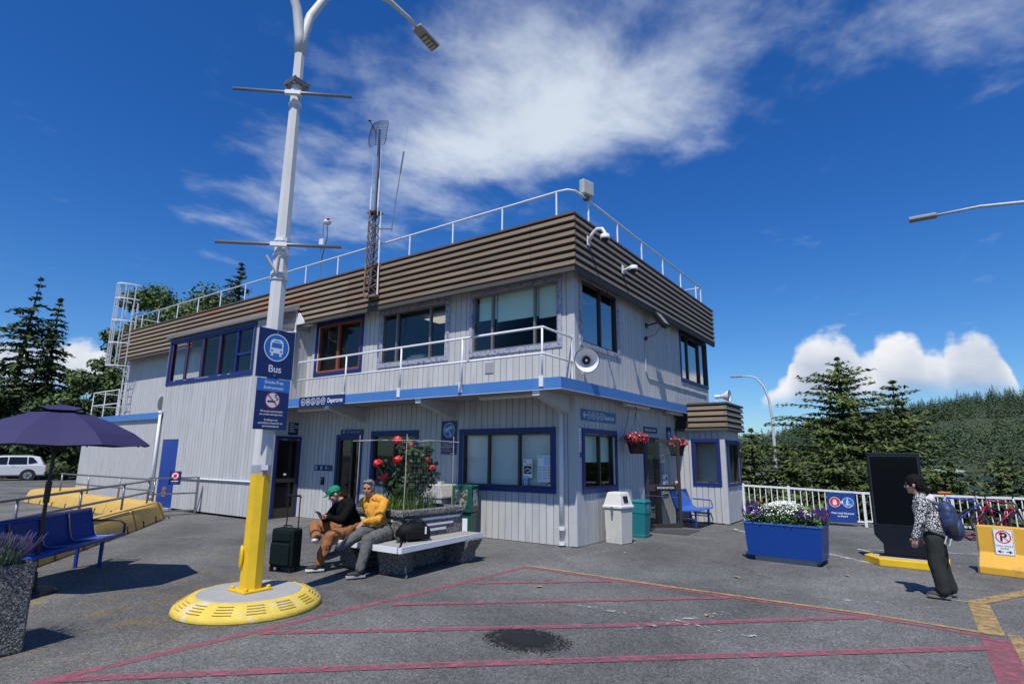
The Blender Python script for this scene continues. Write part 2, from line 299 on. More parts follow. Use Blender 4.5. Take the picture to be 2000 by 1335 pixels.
def asphalt():
    m = bpy.data.materials.new('worn asphalt'); m.use_nodes = True; nt = m.node_tree; N = nt.nodes; Lk = nt.links; b = N['Principled BSDF']; b.inputs['Roughness'].default_value = .88; b.inputs['Specular IOR Level'].default_value = .3
    g = N.new('ShaderNodeNewGeometry'); P = g.outputs['Position']
    def nz(sc, det=6, ro=.6, dist=0):
        n = N.new('ShaderNodeTexNoise'); n.inputs['Scale'].default_value = sc; n.inputs['Detail'].default_value = det; n.inputs['Roughness'].default_value = ro; n.inputs['Distortion'].default_value = dist; Lk.new(P, n.inputs['Vector']); return n.outputs['Fac']
    def mr(v, a, b2, c, d):
        n = N.new('ShaderNodeMapRange'); Lk.new(v, n.inputs['Value']); n.inputs['From Min'].default_value = a; n.inputs['From Max'].default_value = b2; n.inputs['To Min'].default_value = c; n.inputs['To Max'].default_value = d; return n.outputs[0]
    def mul(a, b2):
        n = N.new('ShaderNodeMath'); n.operation = 'MULTIPLY'; Lk.new(a, n.inputs[0]); Lk.new(b2, n.inputs[1]); return n.outputs[0]
    big = mr(nz(.33, 5, .6, .6), .33, .68, .64, 1.34)          # repaved and worn areas
    mid = mr(nz(2.6, 8, .7), .3, .7, .84, 1.16)
    v = N.new('ShaderNodeTexVoronoi'); v.inputs['Scale'].default_value = 130; Lk.new(P, v.inputs['Vector']); sc = N.new('ShaderNodeSeparateColor'); Lk.new(v.outputs['Color'], sc.inputs[0])
    stone = mr(sc.outputs[0], 0, 1, .52, 1.5)
    v3 = N.new('ShaderNodeTexVoronoi'); v3.inputs['Scale'].default_value = 48; Lk.new(P, v3.inputs['Vector']); s3_ = N.new('ShaderNodeSeparateColor'); Lk.new(v3.outputs['Color'], s3_.inputs[0])
    f = mul(mul(mul(big, mid), stone), mr(s3_.outputs[1], 0, 1, .76, 1.26))
    # thin meandering cracks
    w = N.new('ShaderNodeTexVoronoi'); w.feature = 'DISTANCE_TO_EDGE'; w.inputs['Scale'].default_value = .38
    dn = N.new('ShaderNodeTexNoise'); dn.inputs['Scale'].default_value = 1.6; dn.inputs['Detail'].default_value = 6; Lk.new(P, dn.inputs['Vector'])
    ad = N.new('ShaderNodeVectorMath'); ad.operation = 'MULTIPLY_ADD'; Lk.new(dn.outputs['Color'], ad.inputs[0]); ad.inputs[1].default_value = (.9, .9, 0); Lk.new(P, ad.inputs[2]); Lk.new(ad.outputs[0], w.inputs['Vector'])
    crk = N.new('ShaderNodeMath'); crk.operation = 'MAXIMUM'; Lk.new(mr(w.outputs['Distance'], .001, .006, .68, 1), crk.inputs[0]); Lk.new(mr(nz(.5, 2), .48, .56, 1, 0), crk.inputs[1]); f = mul(f, crk.outputs[0])
    col = N.new('ShaderNodeMix'); col.data_type = 'RGBA'; col.inputs['A'].default_value = (.128, .127, .122, 1); col.inputs['B'].default_value = (.20, .145, .055, 1)
    # rust and moss coloured drifts gather round the lamp plinth and the seats on the left
    ln = N.new('ShaderNodeVectorMath'); ln.operation = 'DISTANCE'; Lk.new(P, ln.inputs[0]); ln.inputs[1].default_value = (-2.6, -6.1, 0)
    near = mr(ln.outputs['Value'], 1.2, 3.6, 1, 0)
    Lk.new(mul(mr(nz(1.5, 9, .72), .50, .66, 0, .85), near), col.inputs['Factor'])
    vm = N.new('ShaderNodeVectorMath'); vm.operation = 'SCALE'; Lk.new(col.outputs['Result'], vm.inputs[0]); Lk.new(f, vm.inputs['Scale']); Lk.new(vm.outputs[0], b.inputs['Base Color'])
    bp = N.new('ShaderNodeBump'); bp.inputs['Strength'].default_value = .55; bp.inputs['Distance'].default_value = .006; Lk.new(v.outputs['Distance'], bp.inputs['Height']); Lk.new(bp.outputs[0], b.inputs['Normal']); return m
m_asphalt = asphalt()
m_pink = worn_paint('faded pink road paint', (.35, .105, .135), (.33, .60))
m_ylw_line = worn_paint('faded yellow road paint', (.46, .31, .12), (.33, .58))
m_wht_line = worn_paint('worn white road paint', (.50, .50, .48), (.44, .54), 7)
m_wht_line2 = worn_paint('scraped white road paint', (.50, .50, .48), (.53, .60), 9)

# ------------------------------------------------------------------ ground
def sheet(name, poly, z, mat, label=None):
    mb = MB(); mb.add([(p[0], p[1], z) for p in poly], [tuple(range(len(poly)))])
    return struct(mb.build(name, mat), 'structure', label)
sheet('pavement', [(-160, -90), (70, -90), (70, 8.0), (1.4, 8.3), (1.4, 60), (-160, 60)], 0, m_asphalt)
m_soil = M('dry bank soil', (.10, .075, .045), .95, .25, 2, col2=(.05, .06, .02), c2=(.45, .6), c2scale=.6)
mb = MB(); nx = 30
for i in range(nx+1):
    x = 1.4 + (90-1.4)*i/nx; edge = 8.3 - .3*min(1, (x-1.4)/68)
    for y, z in ((edge, -.002), (edge+.5, -.12), (edge+5, -1.8), (edge+30, -3.2)): mb.v.append((x, y, z + (.12*math.sin(x*1.7+y) if y > edge+.6 else 0)))
mb.f = [(i*4+j, (i+1)*4+j, (i+1)*4+j+1, i*4+j+1) for i in range(nx) for j in range(3)]
struct(mb.build('bank', m_soil, smooth=True))
m_water = M('sea water', (.03, .07, .10), .08, .1, .5, bump=.25, bscale=3)
sheet('water', [(1.4, 30), (2500, 30), (2500, 2500), (1.4, 2500)], -2.6, m_water)
sheet('ground', [(-3000, -3000), (3000, -3000), (3000, 3000), (-3000, 3000)], -3.6, M('far land', (.05, .07, .03), .95, .3, .02))
m_forest = M('needle litter', (.06, .05, .03), .95, .3, 1)
sheet('forest_floor', [(-160, 10), (-46, 4), (-46, 60), (-160, 60)], .004, m_forest)
def line(pts, wd, mat, name='painted_line', z=.004):
    mb = MB(); n = len(pts)
    for i, p in enumerate(pts):
        a = Vector(pts[max(i-1, 0)]); b = Vector(pts[min(i+1, n-1)]); d = (b-a).normalized(); q = Vector((-d.y, d.x))*wd/2
        mb.v += [(p[0]+q.x, p[1]+q.y, z), (p[0]-q.x, p[1]-q.y, z)]
    mb.f = [(2*i, 2*i+1, 2*i+3, 2*i+2) for i in range(n-1)]
    return struct(mb.build(name, mat))
line([(-.10, -9.2), (-.06, -8.05), (.05, -6.4), (.23, -3.6), (.30, -2.10)], .105, m_pink)
line([(.34, -2.17), (2.5, -2.235), (4.77, -2.225), (5.75, -2.36)], .10, m_pink, z=.005)
line([(.25, -2.07), (2.5, -2.14), (4.77, -2.125), (5.86, -2.25)], .075, m_ylw_line, z=.0085)
line([(.36, -3.55), (1.80, -2.29)], .10, m_pink, z=.0085)
line([(.34, -4.95), (3.31, -2.30)], .10, m_pink, z=.0085)
line([(.12, -6.42), (2.716, -4.185), (4.73, -2.29)], .11, m_pink, z=.0085)
line([(-.02, -7.95), (1.294, -6.72), (3.13, -5.07), (5.70, -2.80)], .12, m_pink, z=.0085)
line([(5.79, -2.40), (5.81, -5.5)], .22, m_pink)
line([(5.95, -2.15), (5.97, -5.5)], .10, m_ylw_line)
line([(5.77, -.74), (5.78, -2.2)], .20, m_ylw_line)
line([(5.72, -.80), (6.29, .27), (8.0, 3.4)], .17, m_ylw_line, z=.0085)
line([(1.55, 4.93), (2.48, 3.62), (3.2, 2.85)], .11, m_wht_line)
line([(3.75, 2.29), (4.60, 1.52)], .12, m_wht_line)
line([(4.25, 3.11), (6.9, 4.2)], .09, m_wht_line); line([(4.26, 3.08), (4.79, 2.55)], .09, m_wht_line, z=.0085)
line([(5.5, 2.05), (6.2, 2.25)], .10, m_wht_line2)
line([(2.0, -3.70), (3.95, -3.72)], .09, m_wht_line2, z=.0125)
line([(.42, -1.3), (.52, -.35), (.62, .0)], .085, m_wht_line2); line([(.62, .0), (1.3, .05)], .07, m_wht_line2, z=.0085)
line([(3.55, -2.9), (2.9, -4.2)], .10, m_wht_line2, z=.0125)
line([(4.2, -1.55), (5.4, -1.35)], .12, m_wht_line2); line([(5.45, -.72), (5.75, -.74)], .03, m_wht_line)
# fresh tar patch
random.seed(3); mb = MB(); n = 44; c = (2.25, -5.08)
mb.v = [(c[0], c[1], .0145)] + [(c[0]+math.cos(a)*r*.40*1.0, c[1]+math.sin(a)*r*.30, .0138 if q == 0 else .0125) for q in (0, 1) for a, r in [(2*math.pi*j/n, (.8 if q == 0 else 1.15) + random.uniform(-.07, .1)) for j in range(n)]]
mb.f = [(0, 1+j, 1+(j+1) % n) for j in range(n)] + [(1+j, 1+n+j, 1+n+(j+1) % n, 1+(j+1) % n) for j in range(n)]
def tar():
    m = bpy.data.materials.new('fresh tar'); m.use_nodes = True; N = m.node_tree.nodes; Lk = m.node_tree.links; b = N['Principled BSDF']; b.inputs['Base Color'].default_value = (.016, .016, .016, 1); b.inputs['Roughness'].default_value = .7
    g = N.new('ShaderNodeNewGeometry'); v = N.new('ShaderNodeTexVoronoi'); v.inputs['Scale'].default_value = 80; Lk.new(g.outputs['Position'], v.inputs[0]); bp = N.new('ShaderNodeBump'); bp.inputs['Strength'].default_value = 1; bp.inputs['Distance'].default_value = .03; Lk.new(v.outputs['Distance'], bp.inputs['Height']); Lk.new(bp.outputs[0], b.inputs['Normal'])
    mp = N.new('ShaderNodeVectorMath'); mp.operation = 'SUBTRACT'; Lk.new(g.outputs['Position'], mp.inputs[0]); mp.inputs[1].default_value = (2.25, -5.08, .0138); sc = N.new('ShaderNodeVectorMath'); sc.operation = 'MULTIPLY'; Lk.new(mp.outputs[0], sc.inputs[0]); sc.inputs[1].default_value = (1/.40, 1/.30, 0); ln = N.new('ShaderNodeVectorMath'); ln.operation = 'LENGTH'; Lk.new(sc.outputs[0], ln.inputs[0])
    nz = N.new('ShaderNodeTexNoise'); nz.inputs['Scale'].default_value = 16; nz.inputs['Detail'].default_value = 10; nz.inputs['Roughness'].default_value = .8; Lk.new(g.outputs['Position'], nz.inputs['Vector']); ad = N.new('ShaderNodeMath'); ad.operation = 'MULTIPLY_ADD'; Lk.new(nz.outputs['Fac'], ad.inputs[0]); ad.inputs[1].default_value = 1.7; Lk.new(ln.outputs['Value'], ad.inputs[2])
    mr = N.new('ShaderNodeMapRange'); mr.inputs['From Min'].default_value = 1.35; mr.inputs['From Max'].default_value = 1.85; mr.inputs['To Min'].default_value = 1; mr.inputs['To Max'].default_value = 0; Lk.new(ad.outputs[0], mr.inputs['Value']); t = N.new('ShaderNodeBsdfTransparent'); mx = N.new('ShaderNodeMixShader'); Lk.new(mr.outputs[0], mx.inputs[0]); Lk.new(t.outputs[0], mx.inputs[1]); Lk.new(b.outputs[0], mx.inputs[2]); Lk.new(mx.outputs[0], N['Material Output'].inputs[0]); return m
struct(mb.build('tar_patch', tar()))
m_grit = M('black grit', (.02, .02, .021), .8)
mb = MB()
for k in range(1100):
    a = random.uniform(0, 6.28); r = abs(random.gauss(0, .16)) + .82; s = random.uniform(.002, .006)
    mb.obox((c[0]+math.cos(a)*r*.40, c[1]+math.sin(a)*r*.30, s*.5), (s*2, s*1.6, s), Matrix.Rotation(a*3, 3, 'Z'))
struct(mb.build('tar_grit', m_grit), 'stuff', 'loose black grit round the fresh tar patch')
m_leaf_dry = M('dry leaf', (.35, .24, .09), .8)
for i, (x, y) in enumerate([(3.35, -3.25), (3.1, -1.0), (2.1, -6.6), (4.35, .1), (1.2, -3.2), (5.9, -.4)]):
    mb = MB(); a = i*1.3; pts = [(0, -.05), (.03, -.01), (.022, .03), (0, .055), (-.022, .03), (-.03, -.01)]
    mb.add([(p[0], p[1], .012*abs(p[0])/.03) for p in pts], [(0, 1, 2, 3), (0, 3, 4, 5)]); o = mb.build('fallen_leaf', m_leaf_dry); o.location = (x, y, .009); o.rotation_euler.z = a
    tag(o, 'small dry yellow leaf lying on the asphalt', 'leaf', 'fallen leaves on the asphalt')

# ------------------------------------------------------------------ terminal building
BLD = thing('terminal_building', 'two storey grey board terminal building with brown slatted parapet and blue trim', 'building')
BW = .165
def fr(plane, v):
    """frame: u along the wall, d outwards, z up -> world"""
    if plane == 'y': return lambda u, d, z: (u, v-d, z)
    return lambda u, d, z: (v+d, u, z)
def fbox(mb, f, u0, u1, d0, d1, z0, z1):
    a = f(u0, d0, z0); b = f(u1, d1, z1); return mb.box(min(a[0], b[0]), max(a[0], b[0]), min(a[1], b[1]), max(a[1], b[1]), z0, z1)
BOARD_MESH = {}
def facade(parent, plane, v, u0, u1, z0, z1, openings=(), bw=BW, mat=None, joined=False, th=.02):
    f = fr(plane, v); mat = mat or m_board
    us = sorted({u0, u1, *[o[0] for o in openings], *[o[1] for o in openings]}); wall = MB()
    for a, b in zip(us[:-1], us[1:]):
        zs = [z0]
        for o in sorted([o for o in openings if o[0] < (a+b)/2 < o[1]], key=lambda o: o[2]): zs += [o[2], o[3]]
        zs.append(z1)
        for za, zb in zip(zs[::2], zs[1::2]):
            if zb - za > .01: fbox(wall, f, a, b, -.14, 0, za, zb)
    wall.build('wall', m_wallback, parent)
    n = max(1, round((u1-u0)/bw)); bw = (u1-u0)/n; jm = MB()
    for i in range(n):
        a, b = u0+i*bw+.0065, u0+(i+1)*bw-.0065; zs = [z0+.01]
        for o in sorted([o for o in openings if min(b, o[1])-max(a, o[0]) > .35*bw], key=lambda o: o[2]): zs += [o[2], o[3]]
        zs.append(z1)
        for za, zb in zip(zs[::2], zs[1::2]):
            if zb - za < .03: continue
            if joined or zb - za < .2: fbox(jm, f, a, b, .001, th, za, zb); continue
            mb = MB(); fbox(mb, f, a, b, .001, th + random.uniform(-.002, .002), za, zb); mb.build('board', mat, parent)
    if jm.v:
        o = jm.build('siding', mat, parent); o['kind'] = 'stuff'
def window(parent, plane, v, u0, u1, z0, z1, trim=.10, tmat=None, fmat=None, glass=None, mull=(), hbar=(), name='window', depth=.07, sash=.035, sill=False, bottom=True):
    """outer size incl. trim; returns the frame object: trim > frame, mullion, pane"""
    f = fr(plane, v); tmat = tmat or m_trim; fmat = fmat or m_brownalu; glass = glass or m_glass
    t = MB(); fbox(t, f, u0, u1, -.01, .045, z1-trim, z1); 
    if bottom: fbox(t, f, u0, u1, -.01, .045, z0, z0+trim)
    zb = z0 + (trim if bottom else 0)
    fbox(t, f, u0, u0+trim, -.01, .043, zb, z1-trim); fbox(t, f, u1-trim, u1, -.01, .043, zb, z1-trim)
    w_ = t.build(name, tmat, parent, bevel=.004, seg=1)
    a, b, c, d = u0+trim, u1-trim, zb, z1-trim
    q = MB(); fbox(q, f, a, b, -depth, .02, d-sash, d); fbox(q, f, a, b, -depth, .02, c, c+sash); fbox(q, f, a, a+sash, -depth, .018, c+sash, d-sash); fbox(q, f, b-sash, b, -depth, .018, c+sash, d-sash)
    q.build('frame', fmat, w_, bevel=.003, seg=1)
    edges = [a+sash] + [a+(b-a)*m for m in mull] + [b-sash]
    for m in edges[1:-1]:
        q = MB(); fbox(q, f, m-sash*.7, m+sash*.7, -depth+.01, .012, c+sash, d-sash); q.build('mullion', fmat, w_)
    for h in hbar:
        q = MB(); hz = c+(d-c)*h; fbox(q, f, edges[-2], b-sash, -depth+.01, .012, hz-sash*.7, hz+sash*.7); q.build('mullion', fmat, w_)
    for i in range(len(edges)-1):
        q = MB(); fbox(q, f, edges[i], edges[i+1], -.035-.012*(i % 2), -.030-.012*(i % 2), c+sash*.5, d-sash*.5); q.build('pane', glass, w_)
    return w_
def blind(parent, plane, v, u0, u1, z0, z1, mat, d=-.12):
    f = fr(plane, v); q = MB(); fbox(q, f, u0, u1, d-.008, d, z0, z1); return q.build('blind', mat, parent)
XR = -8.68; XB = -14.47; YB = -1.2; XL = -20.8; YE = 8.85
# lower left facade
o_low = [(-2.80, -.53, 1.05, 2.13), (-5.68, -4.25, 1.0, 2.14), (-7.03, -6.19, 0.0, 2.08)]
facade(BLD, 'y', 0, XR, 0, 0, 2.86, o_low)
wl = window(BLD, 'y', 0, -2.90, -.43, .95, 2.23, mull=(.31, .655)); blind(wl, 'y', 0, -2.78, -.55, 1.06, 2.12, m_blindw)
q = MB()
for i in range(24):
    z = 1.07+i*.0435; q.box(-2.77, -.56, .105, .118, z, z+.004)
q.build('slat', m_whitewood, wl)
wl2 = window(BLD, 'y', 0, -5.78, -4.15, .92, 2.24, mull=(.5,))
dz = window(BLD, 'y', 0, -7.12, -6.10, 0, 2.17, trim=.09, name='door', mull=(.62,), bottom=False, sash=.05)
# upper left facade
o_up = [(-8.24, -6.40, 3.87, 5.25), (-5.60, -3.40, 3.92, 5.22), (-2.58, -.37, 3.92, 5.22)]
facade(BLD, 'y', 0, XR, 0, 3.0, 5.38, o_up)
w1 = window(BLD, 'y', 0, -8.33, -6.31, 3.78, 5.34, fmat=m_orangewood, mull=(.48,), sash=.06)
w2 = window(BLD, 'y', 0, -5.70, -3.30, 3.82, 5.32, tmat=m_trimworn, fmat=m_greyalu, mull=(.24, .76))
w3 = window(BLD, 'y', 0, -2.69, -.26, 3.82, 5.32, tmat=m_trimworn, fmat=m_greyalu, mull=(.24, .74))
blind(w3, 'y', 0, -2.52, -2.02, 4.66, 5.24, m_blind); blind(w3, 'y', 0, -2.0, -.92, 4.58, 5.24, m_blind); blind(w3, 'y', 0, -.90, -.40, 4.52, 5.24, m_blind)
q = MB(); q.box(-4.95, -4.35, .25, .5, 3.93, 4.08); q.box(-4.9, -4.45, .3, .48, 4.08, 4.13); q.build('printer', M('pale green plastic', (.42, .55, .48), .5), w2, bevel=.02)
for x in (-5.3, -4.1): 
    q = MB(); q.box(x, x+.9, 1.2, 1.8, 5.30, 5.315); q.build('ceiling_light', M('fluorescent diffuser', (.8, .78, .6), .5, emit=(1, .93, .7, .55)), w2)
# upper wall left of the bump-out
facade(BLD, 'y', 0, XL, XB, 2.9, 5.38, (), joined=True)
# bump-out
o_b = [(-14.30, -9.48, 3.92, 5.2), (-14.10, -13.16, 0.0, 2.09)]
facade(BLD, 'y', YB, XB, XR, .05, 5.32, o_b, bw=.172)
wb = window(BLD, 'y', YB, -14.40, -9.38, 3.80, 5.30, trim=.10, fmat=m_trim, mull=(.205, .41, .615, .82), hbar=(.42,), sash=.05, glass=m_glass)
for i in range(4):
    q = MB(); x = -14.30 + 4.82*.205*i + .065; q.box(x, x+.018, YB-.02, YB+.0, 3.93, 5.19); q.build('sash', m_orangewood, wb)
q = MB(); q.box(-14.12, -13.14, YB-.012, YB+.03, .03, 2.10); bd = q.build('door', M('bright blue door paint', (.005, .042, .27), .4, .05, 3), BLD, bevel=.01)
q = MB(); q.box(-13.78, -13.52, YB-.025, YB-.011, .36, .66); q.build('lock_plate', m_rust, bd)
q = MB(); q.box(-14.16, -13.10, YB-.10, YB+.02, .0, .05); q.build('threshold', m_concrete, bd)
q = MB(); q.tube([(-13.16, YB-.05, .95), (XR+.02, YB-.05, .95)], .022, 8); q.build('wall_rail', m_white, BLD)
# return wall with glazed door
facade(BLD, 'x', XR, YB, 0, 0, 5.36, [(-.72, -.04, 0, 2.04)], bw=.15)
dr = window(BLD, 'x', XR, -.82, .0, 0, 2.14, trim=.075, name='door', bottom=False, sash=.05, fmat=m_brownalu, glass=m_glass)
q = MB(); q.box(XR-.06, XR+.02, -.70, -.08, .92, 1.02); q.build('push_bar', m_brownalu, dr)
q = MB(); q.box(XR-.06, XR+.02, -.70, -.08, .05, .25); q.build('kick_plate', m_brownalu, dr)
# right facade
facade(BLD, 'x', 0, 0, YE, 0, 2.86, [(.31, 1.70, 1.05, 2.10), (3.36, 4.20, 0, 2.05)])
wr1 = window(BLD, 'x', 0, .21, 1.80, .95, 2.21, mull=(.5,)); blind(wr1, 'x', 0, .33, 1.68, 1.55, 2.1, m_blind)
drr = window(BLD, 'x', 0, 3.27, 4.28, 0, 2.14, trim=.08, name='door_frame', bottom=False, glass=m_glass_c)
facade(BLD, 'x', 0, 0, YE, 3.0, 5.38, [(.29, 2.0, 3.95, 5.27), (6.34, 8.76, 3.90, 5.23)])
wu1 = window(BLD, 'x', 0, .19, 2.10, 3.85, 5.37, tmat=m_trimworn, mull=(.52,), glass=m_glass_r)
wu2 = window(BLD, 'x', 0, 6.25, 8.85, 3.81, 5.32, trim=.08, mull=(.27, .72), glass=m_glass_r)
# corner boards
q = MB(); q.box(-.11, .0215, -.028, -.021, .02, 2.84); q.box(.0215, .028, -.028, .10, .02, 2.84); q.build('corner_board', m_whitewood, BLD)
q = MB(); q.box(-.11, .0215, -.028, -.021, 3.04, 5.36); q.box(.0215, .028, -.028, .10, 3.04, 5.36); q.build('corner_board', m_whitewood, BLD)
# shell: floors, back walls, roof, inner partitions
q = MB(); q.box(XL, -.15, YE-.14, YE, 0, 5.4); q.box(XL, XL+.14, .15, YE-.15, 0, 5.4); q.build('back_wall', m_board, BLD)
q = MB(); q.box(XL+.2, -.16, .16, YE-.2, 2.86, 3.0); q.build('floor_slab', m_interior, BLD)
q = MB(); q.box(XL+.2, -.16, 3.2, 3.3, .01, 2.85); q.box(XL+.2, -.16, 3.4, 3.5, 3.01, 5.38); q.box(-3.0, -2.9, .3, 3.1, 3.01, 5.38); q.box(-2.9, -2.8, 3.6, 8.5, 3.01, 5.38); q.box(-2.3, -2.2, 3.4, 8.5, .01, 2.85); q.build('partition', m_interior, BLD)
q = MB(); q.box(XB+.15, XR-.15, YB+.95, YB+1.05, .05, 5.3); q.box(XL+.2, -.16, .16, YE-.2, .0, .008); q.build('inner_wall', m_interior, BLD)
# parapet / fascia
FY, FX = -.45, .27; FT, FB = 6.43, 5.33
q = MB(); q.box(-20.55, FX-.045, FY+.045, YE+.2, 5.38, 6.36); q.build('roof', m_roof, BLD)
q = MB(); q.box(-20.6, FX-.02, FY+.02, FY+.044, FB, FT-.03); q.box(FX-.044, FX-.02, FY+.05, YE+.15, FB, FT-.03); q.build('parapet_backing', m_dark, BLD)
q = MB(); q.box(-20.6, FX+.005, FY-.005, FY+.06, 5.22, FB); q.box(FX-.06, FX+.005, FY+.062, YE+.15, 5.22, FB); q.box(-20.55, FX-.062, FY+.062, .0, 5.365, 5.379); q.box(.0, FX-.062, .0, YE+.1, 5.365, 5.379); q.build('eave_board', M('weathered brown eave board', (.075, .066, .058), .8, .15, 6), BLD)
q = MB(); q.box(-20.62, FX+.02, FY-.02, FY+.10, FT-.03, FT+.012); q.box(FX-.10, FX+.02, FY+.102, YE+.17, FT-.03, FT+.012); q.build('coping', M('brown metal coping', (.12, .085, .065), .5, .15, 4, col2=(.2, .08, .04), c2=(.55, .7)), BLD)
pitch_s = (FT-.03-FB)/7; xs = [-20.6, -15.9, -11.2, -6.5, -.74, FX+.03]; ys = [FY, 4.2, YE+.15]
def slat(a, b, mat, axis):
    z0 = zz0; h = pitch_s*.58; mb = MB()
    if axis == 'x': pr = [(FY+.018, z0), (FY-.03, z0+.004), (FY-.012, z0+h), (FY+.018, z0+h)]; mb.prism(pr, a, b, ('y', 'z', 'x'))
    else: pr = [(FX-.018, z0), (FX+.03, z0+.004), (FX+.012, z0+h), (FX-.018, z0+h)]; mb.prism(pr, a, b, ('x', 'z', 'y'))
    mb.build('fascia_slat', mat, BLD)
for k in range(7):
    zz0 = FB + pitch_s*k + .012
    for a, b in zip(xs[:-1], xs[1:]): slat(a+.004, b-(.004 if b < 0 else 0), m_slat_rust if b < -6 else m_slat, 'x')
    for i, (a, b) in enumerate(zip(ys[:-1], ys[1:])): slat(a + (-.001 if i == 0 else .004), b-.004, m_slat_r, 'y')
# shed roof over the bump-out and its cheek
q = MB(); q.prism([(FY-.035, 5.80), (YB-.14, 5.40), (YB-.14, 5.33), (FY-.035, 5.36)], XB-.05, -8.60, ('y', 'z', 'x')); q.build('shed_roof', M('grey flashing', (.17, .165, .16), .6, .12, 5), BLD)
q = MB(); q.prism([(FY-.035, 5.83), (YB-.17, 5.43), (YB-.17, 5.35), (FY-.035, 5.68)], -8.598, -8.56, ('y', 'z', 'x')); q.build('barge_board', M('weathered grey board', (.28, .275, .27), .8, .12, 5), BLD)
q = MB(); q.prism([(YB, 5.10), (-.02, 5.10), (-.02, 5.3), (FY-.05, 5.33), (FY-.05, 5.69), (YB, 5.37)], -8.655, -8.62, ('y', 'z', 'x')); q.build('cheek', M('weathered grey plywood', (.27, .27, .275), .8, .1, 6, stretch=(1, 1, .3)), BLD)
# canopy
q = MB(); q.box(XR+.03, .36, YB+.03, -.03, 2.84, 3.02); q.box(.03, .36, -.028, 7.02, 2.84, 3.02); cn = q.build('canopy', m_soffit, BLD)
for (a, b, c, d) in ((XR+.025, -4.6, YB, YB+.029), (-4.596, .39, YB, YB+.029), (.361, .39, YB+.03, 3.2), (.361, .39, 3.204, 7.05), (.03, .36, 7.021, 7.05)):
    q = MB(); q.box(a, b, c, d, 2.83, 3.035); q.build('fascia_board', m_fascia_blue, cn)
q = MB(); q.box(XR+.025, .395, YB-.005, YB+.02, 2.822, 2.829); q.box(.37, .395, YB+.021, 7.05, 2.822, 2.829); q.build('drip_edge', m_white, cn)
for x in (-.16, -3.10, -6.12):
    q = MB(); q.prism([(-.024, 2.838), (YB+.05, 2.838), (YB+.05, 2.74), (-.024, 2.46)], x-.07, x+.07, ('y', 'z', 'x')); bb = q.build('bracket_beam', m_whitewood, cn)
    q = MB(); q.box(x-.075, x+.075, YB+.035, YB+.049, 2.735, 2.84); q.build('end_cap', m_white, bb)
# annex
AN = thing('side_annex', 'low grey board annex with sky blue roof trim beside the yellow barriers', 'building', (-17.5, 1, 0))
AN.location = (0, 0, 0)
facade(AN, 'y', YB-.02, -20.6, XB-.03, .03, 2.78, (), joined=True, bw=.15)
q = MB(); q.box(-20.6, XB-.05, YB+.15, -.16, .03, 2.85); q.build('core', m_board, AN)
q = MB(); q.box(-20.68, XB+.10, YB-.12, YB-.06, 2.74, 2.95); q.build('fascia_board', m_fascia_blue, AN)
q = MB(); q.box(-20.68, XB-.03, YB-.059, -.03, 2.86, 2.9); q.build('roof', m_roof, AN)
# information booth
BO = thing('information_booth', 'small grey information booth with brown slatted roof band and blue framed windows', 'booth', (.65, 6.3, 0)); BO.location = (0, 0, 0)
KX, KY0, KY1 = 1.26, 5.65, 7.10
facade(BO, 'y', KY0, .03, KX, .02, 2.42, [(.50, 1.07, 1.03, 2.06)], bw=.15)
facade(BO, 'x', KX, KY0, KY1, .02, 2.42, [(5.80, 6.98, 1.02, 2.04)], bw=.15)
window(BO, 'y', KY0, .41, 1.16, .94, 2.15, trim=.085, glass=m_glass_c); window(BO, 'x', KX, 5.72, 7.06, .93, 2.12, trim=.075, mull=(.5,), glass=m_glass)
q = MB(); q.box(.03, KX, KY1-.1, KY1, .02, 2.42); q.box(.03, KX-.15, KY0+.15, KY1-.12, .02, .9); q.box(.08, KX-.16, KY0+.55, KY0+.58, .9, 2.4); q.build('back_wall', M('white booth lining and bounce panel', (.8, .8, .78), .8), BO)  # back wall, desk block and an added white panel that brightens the window
q = MB(); q.box(KX-.09, KX+.029, KY0-.029, KY0-.021, .02, 2.4); q.box(KX+.021, KX+.029, KY0-.021, KY0+.05, .02, 2.4); q.build('corner_board', m_whitewood, BO)
q = MB(); q.box(.03, KX+.10, KY0-.10, KY1+.1, 2.42, 3.06); q.build('roof_core', m_dark, BO)
q = MB(); q.box(.03, KX+.16, KY0-.16, KY1+.15, 2.36, 2.42); q.box(.4, KX+.17, KY0-.17, KY1+.16, 3.04, 3.09); q.build('roof_cap', M('weathered brown eave board', ), BO)
for k in range(4):
    z = 2.45+k*.15
    q = MB(); q.prism([(KY0-.10, z), (KY0-.17, z+.005), (KY0-.14, z+.105), (KY0-.10, z+.105)], .40, KX+.16, ('y', 'z', 'x')); q.build('fascia_slat', m_slat, BO)
    q = MB(); q.prism([(KX+.10, z), (KX+.17, z+.005), (KX+.14, z+.105), (KX+.10, z+.105)], KY0-.16, KY1+.13, ('x', 'z', 'y')); q.build('fascia_slat', m_slat_r, BO)
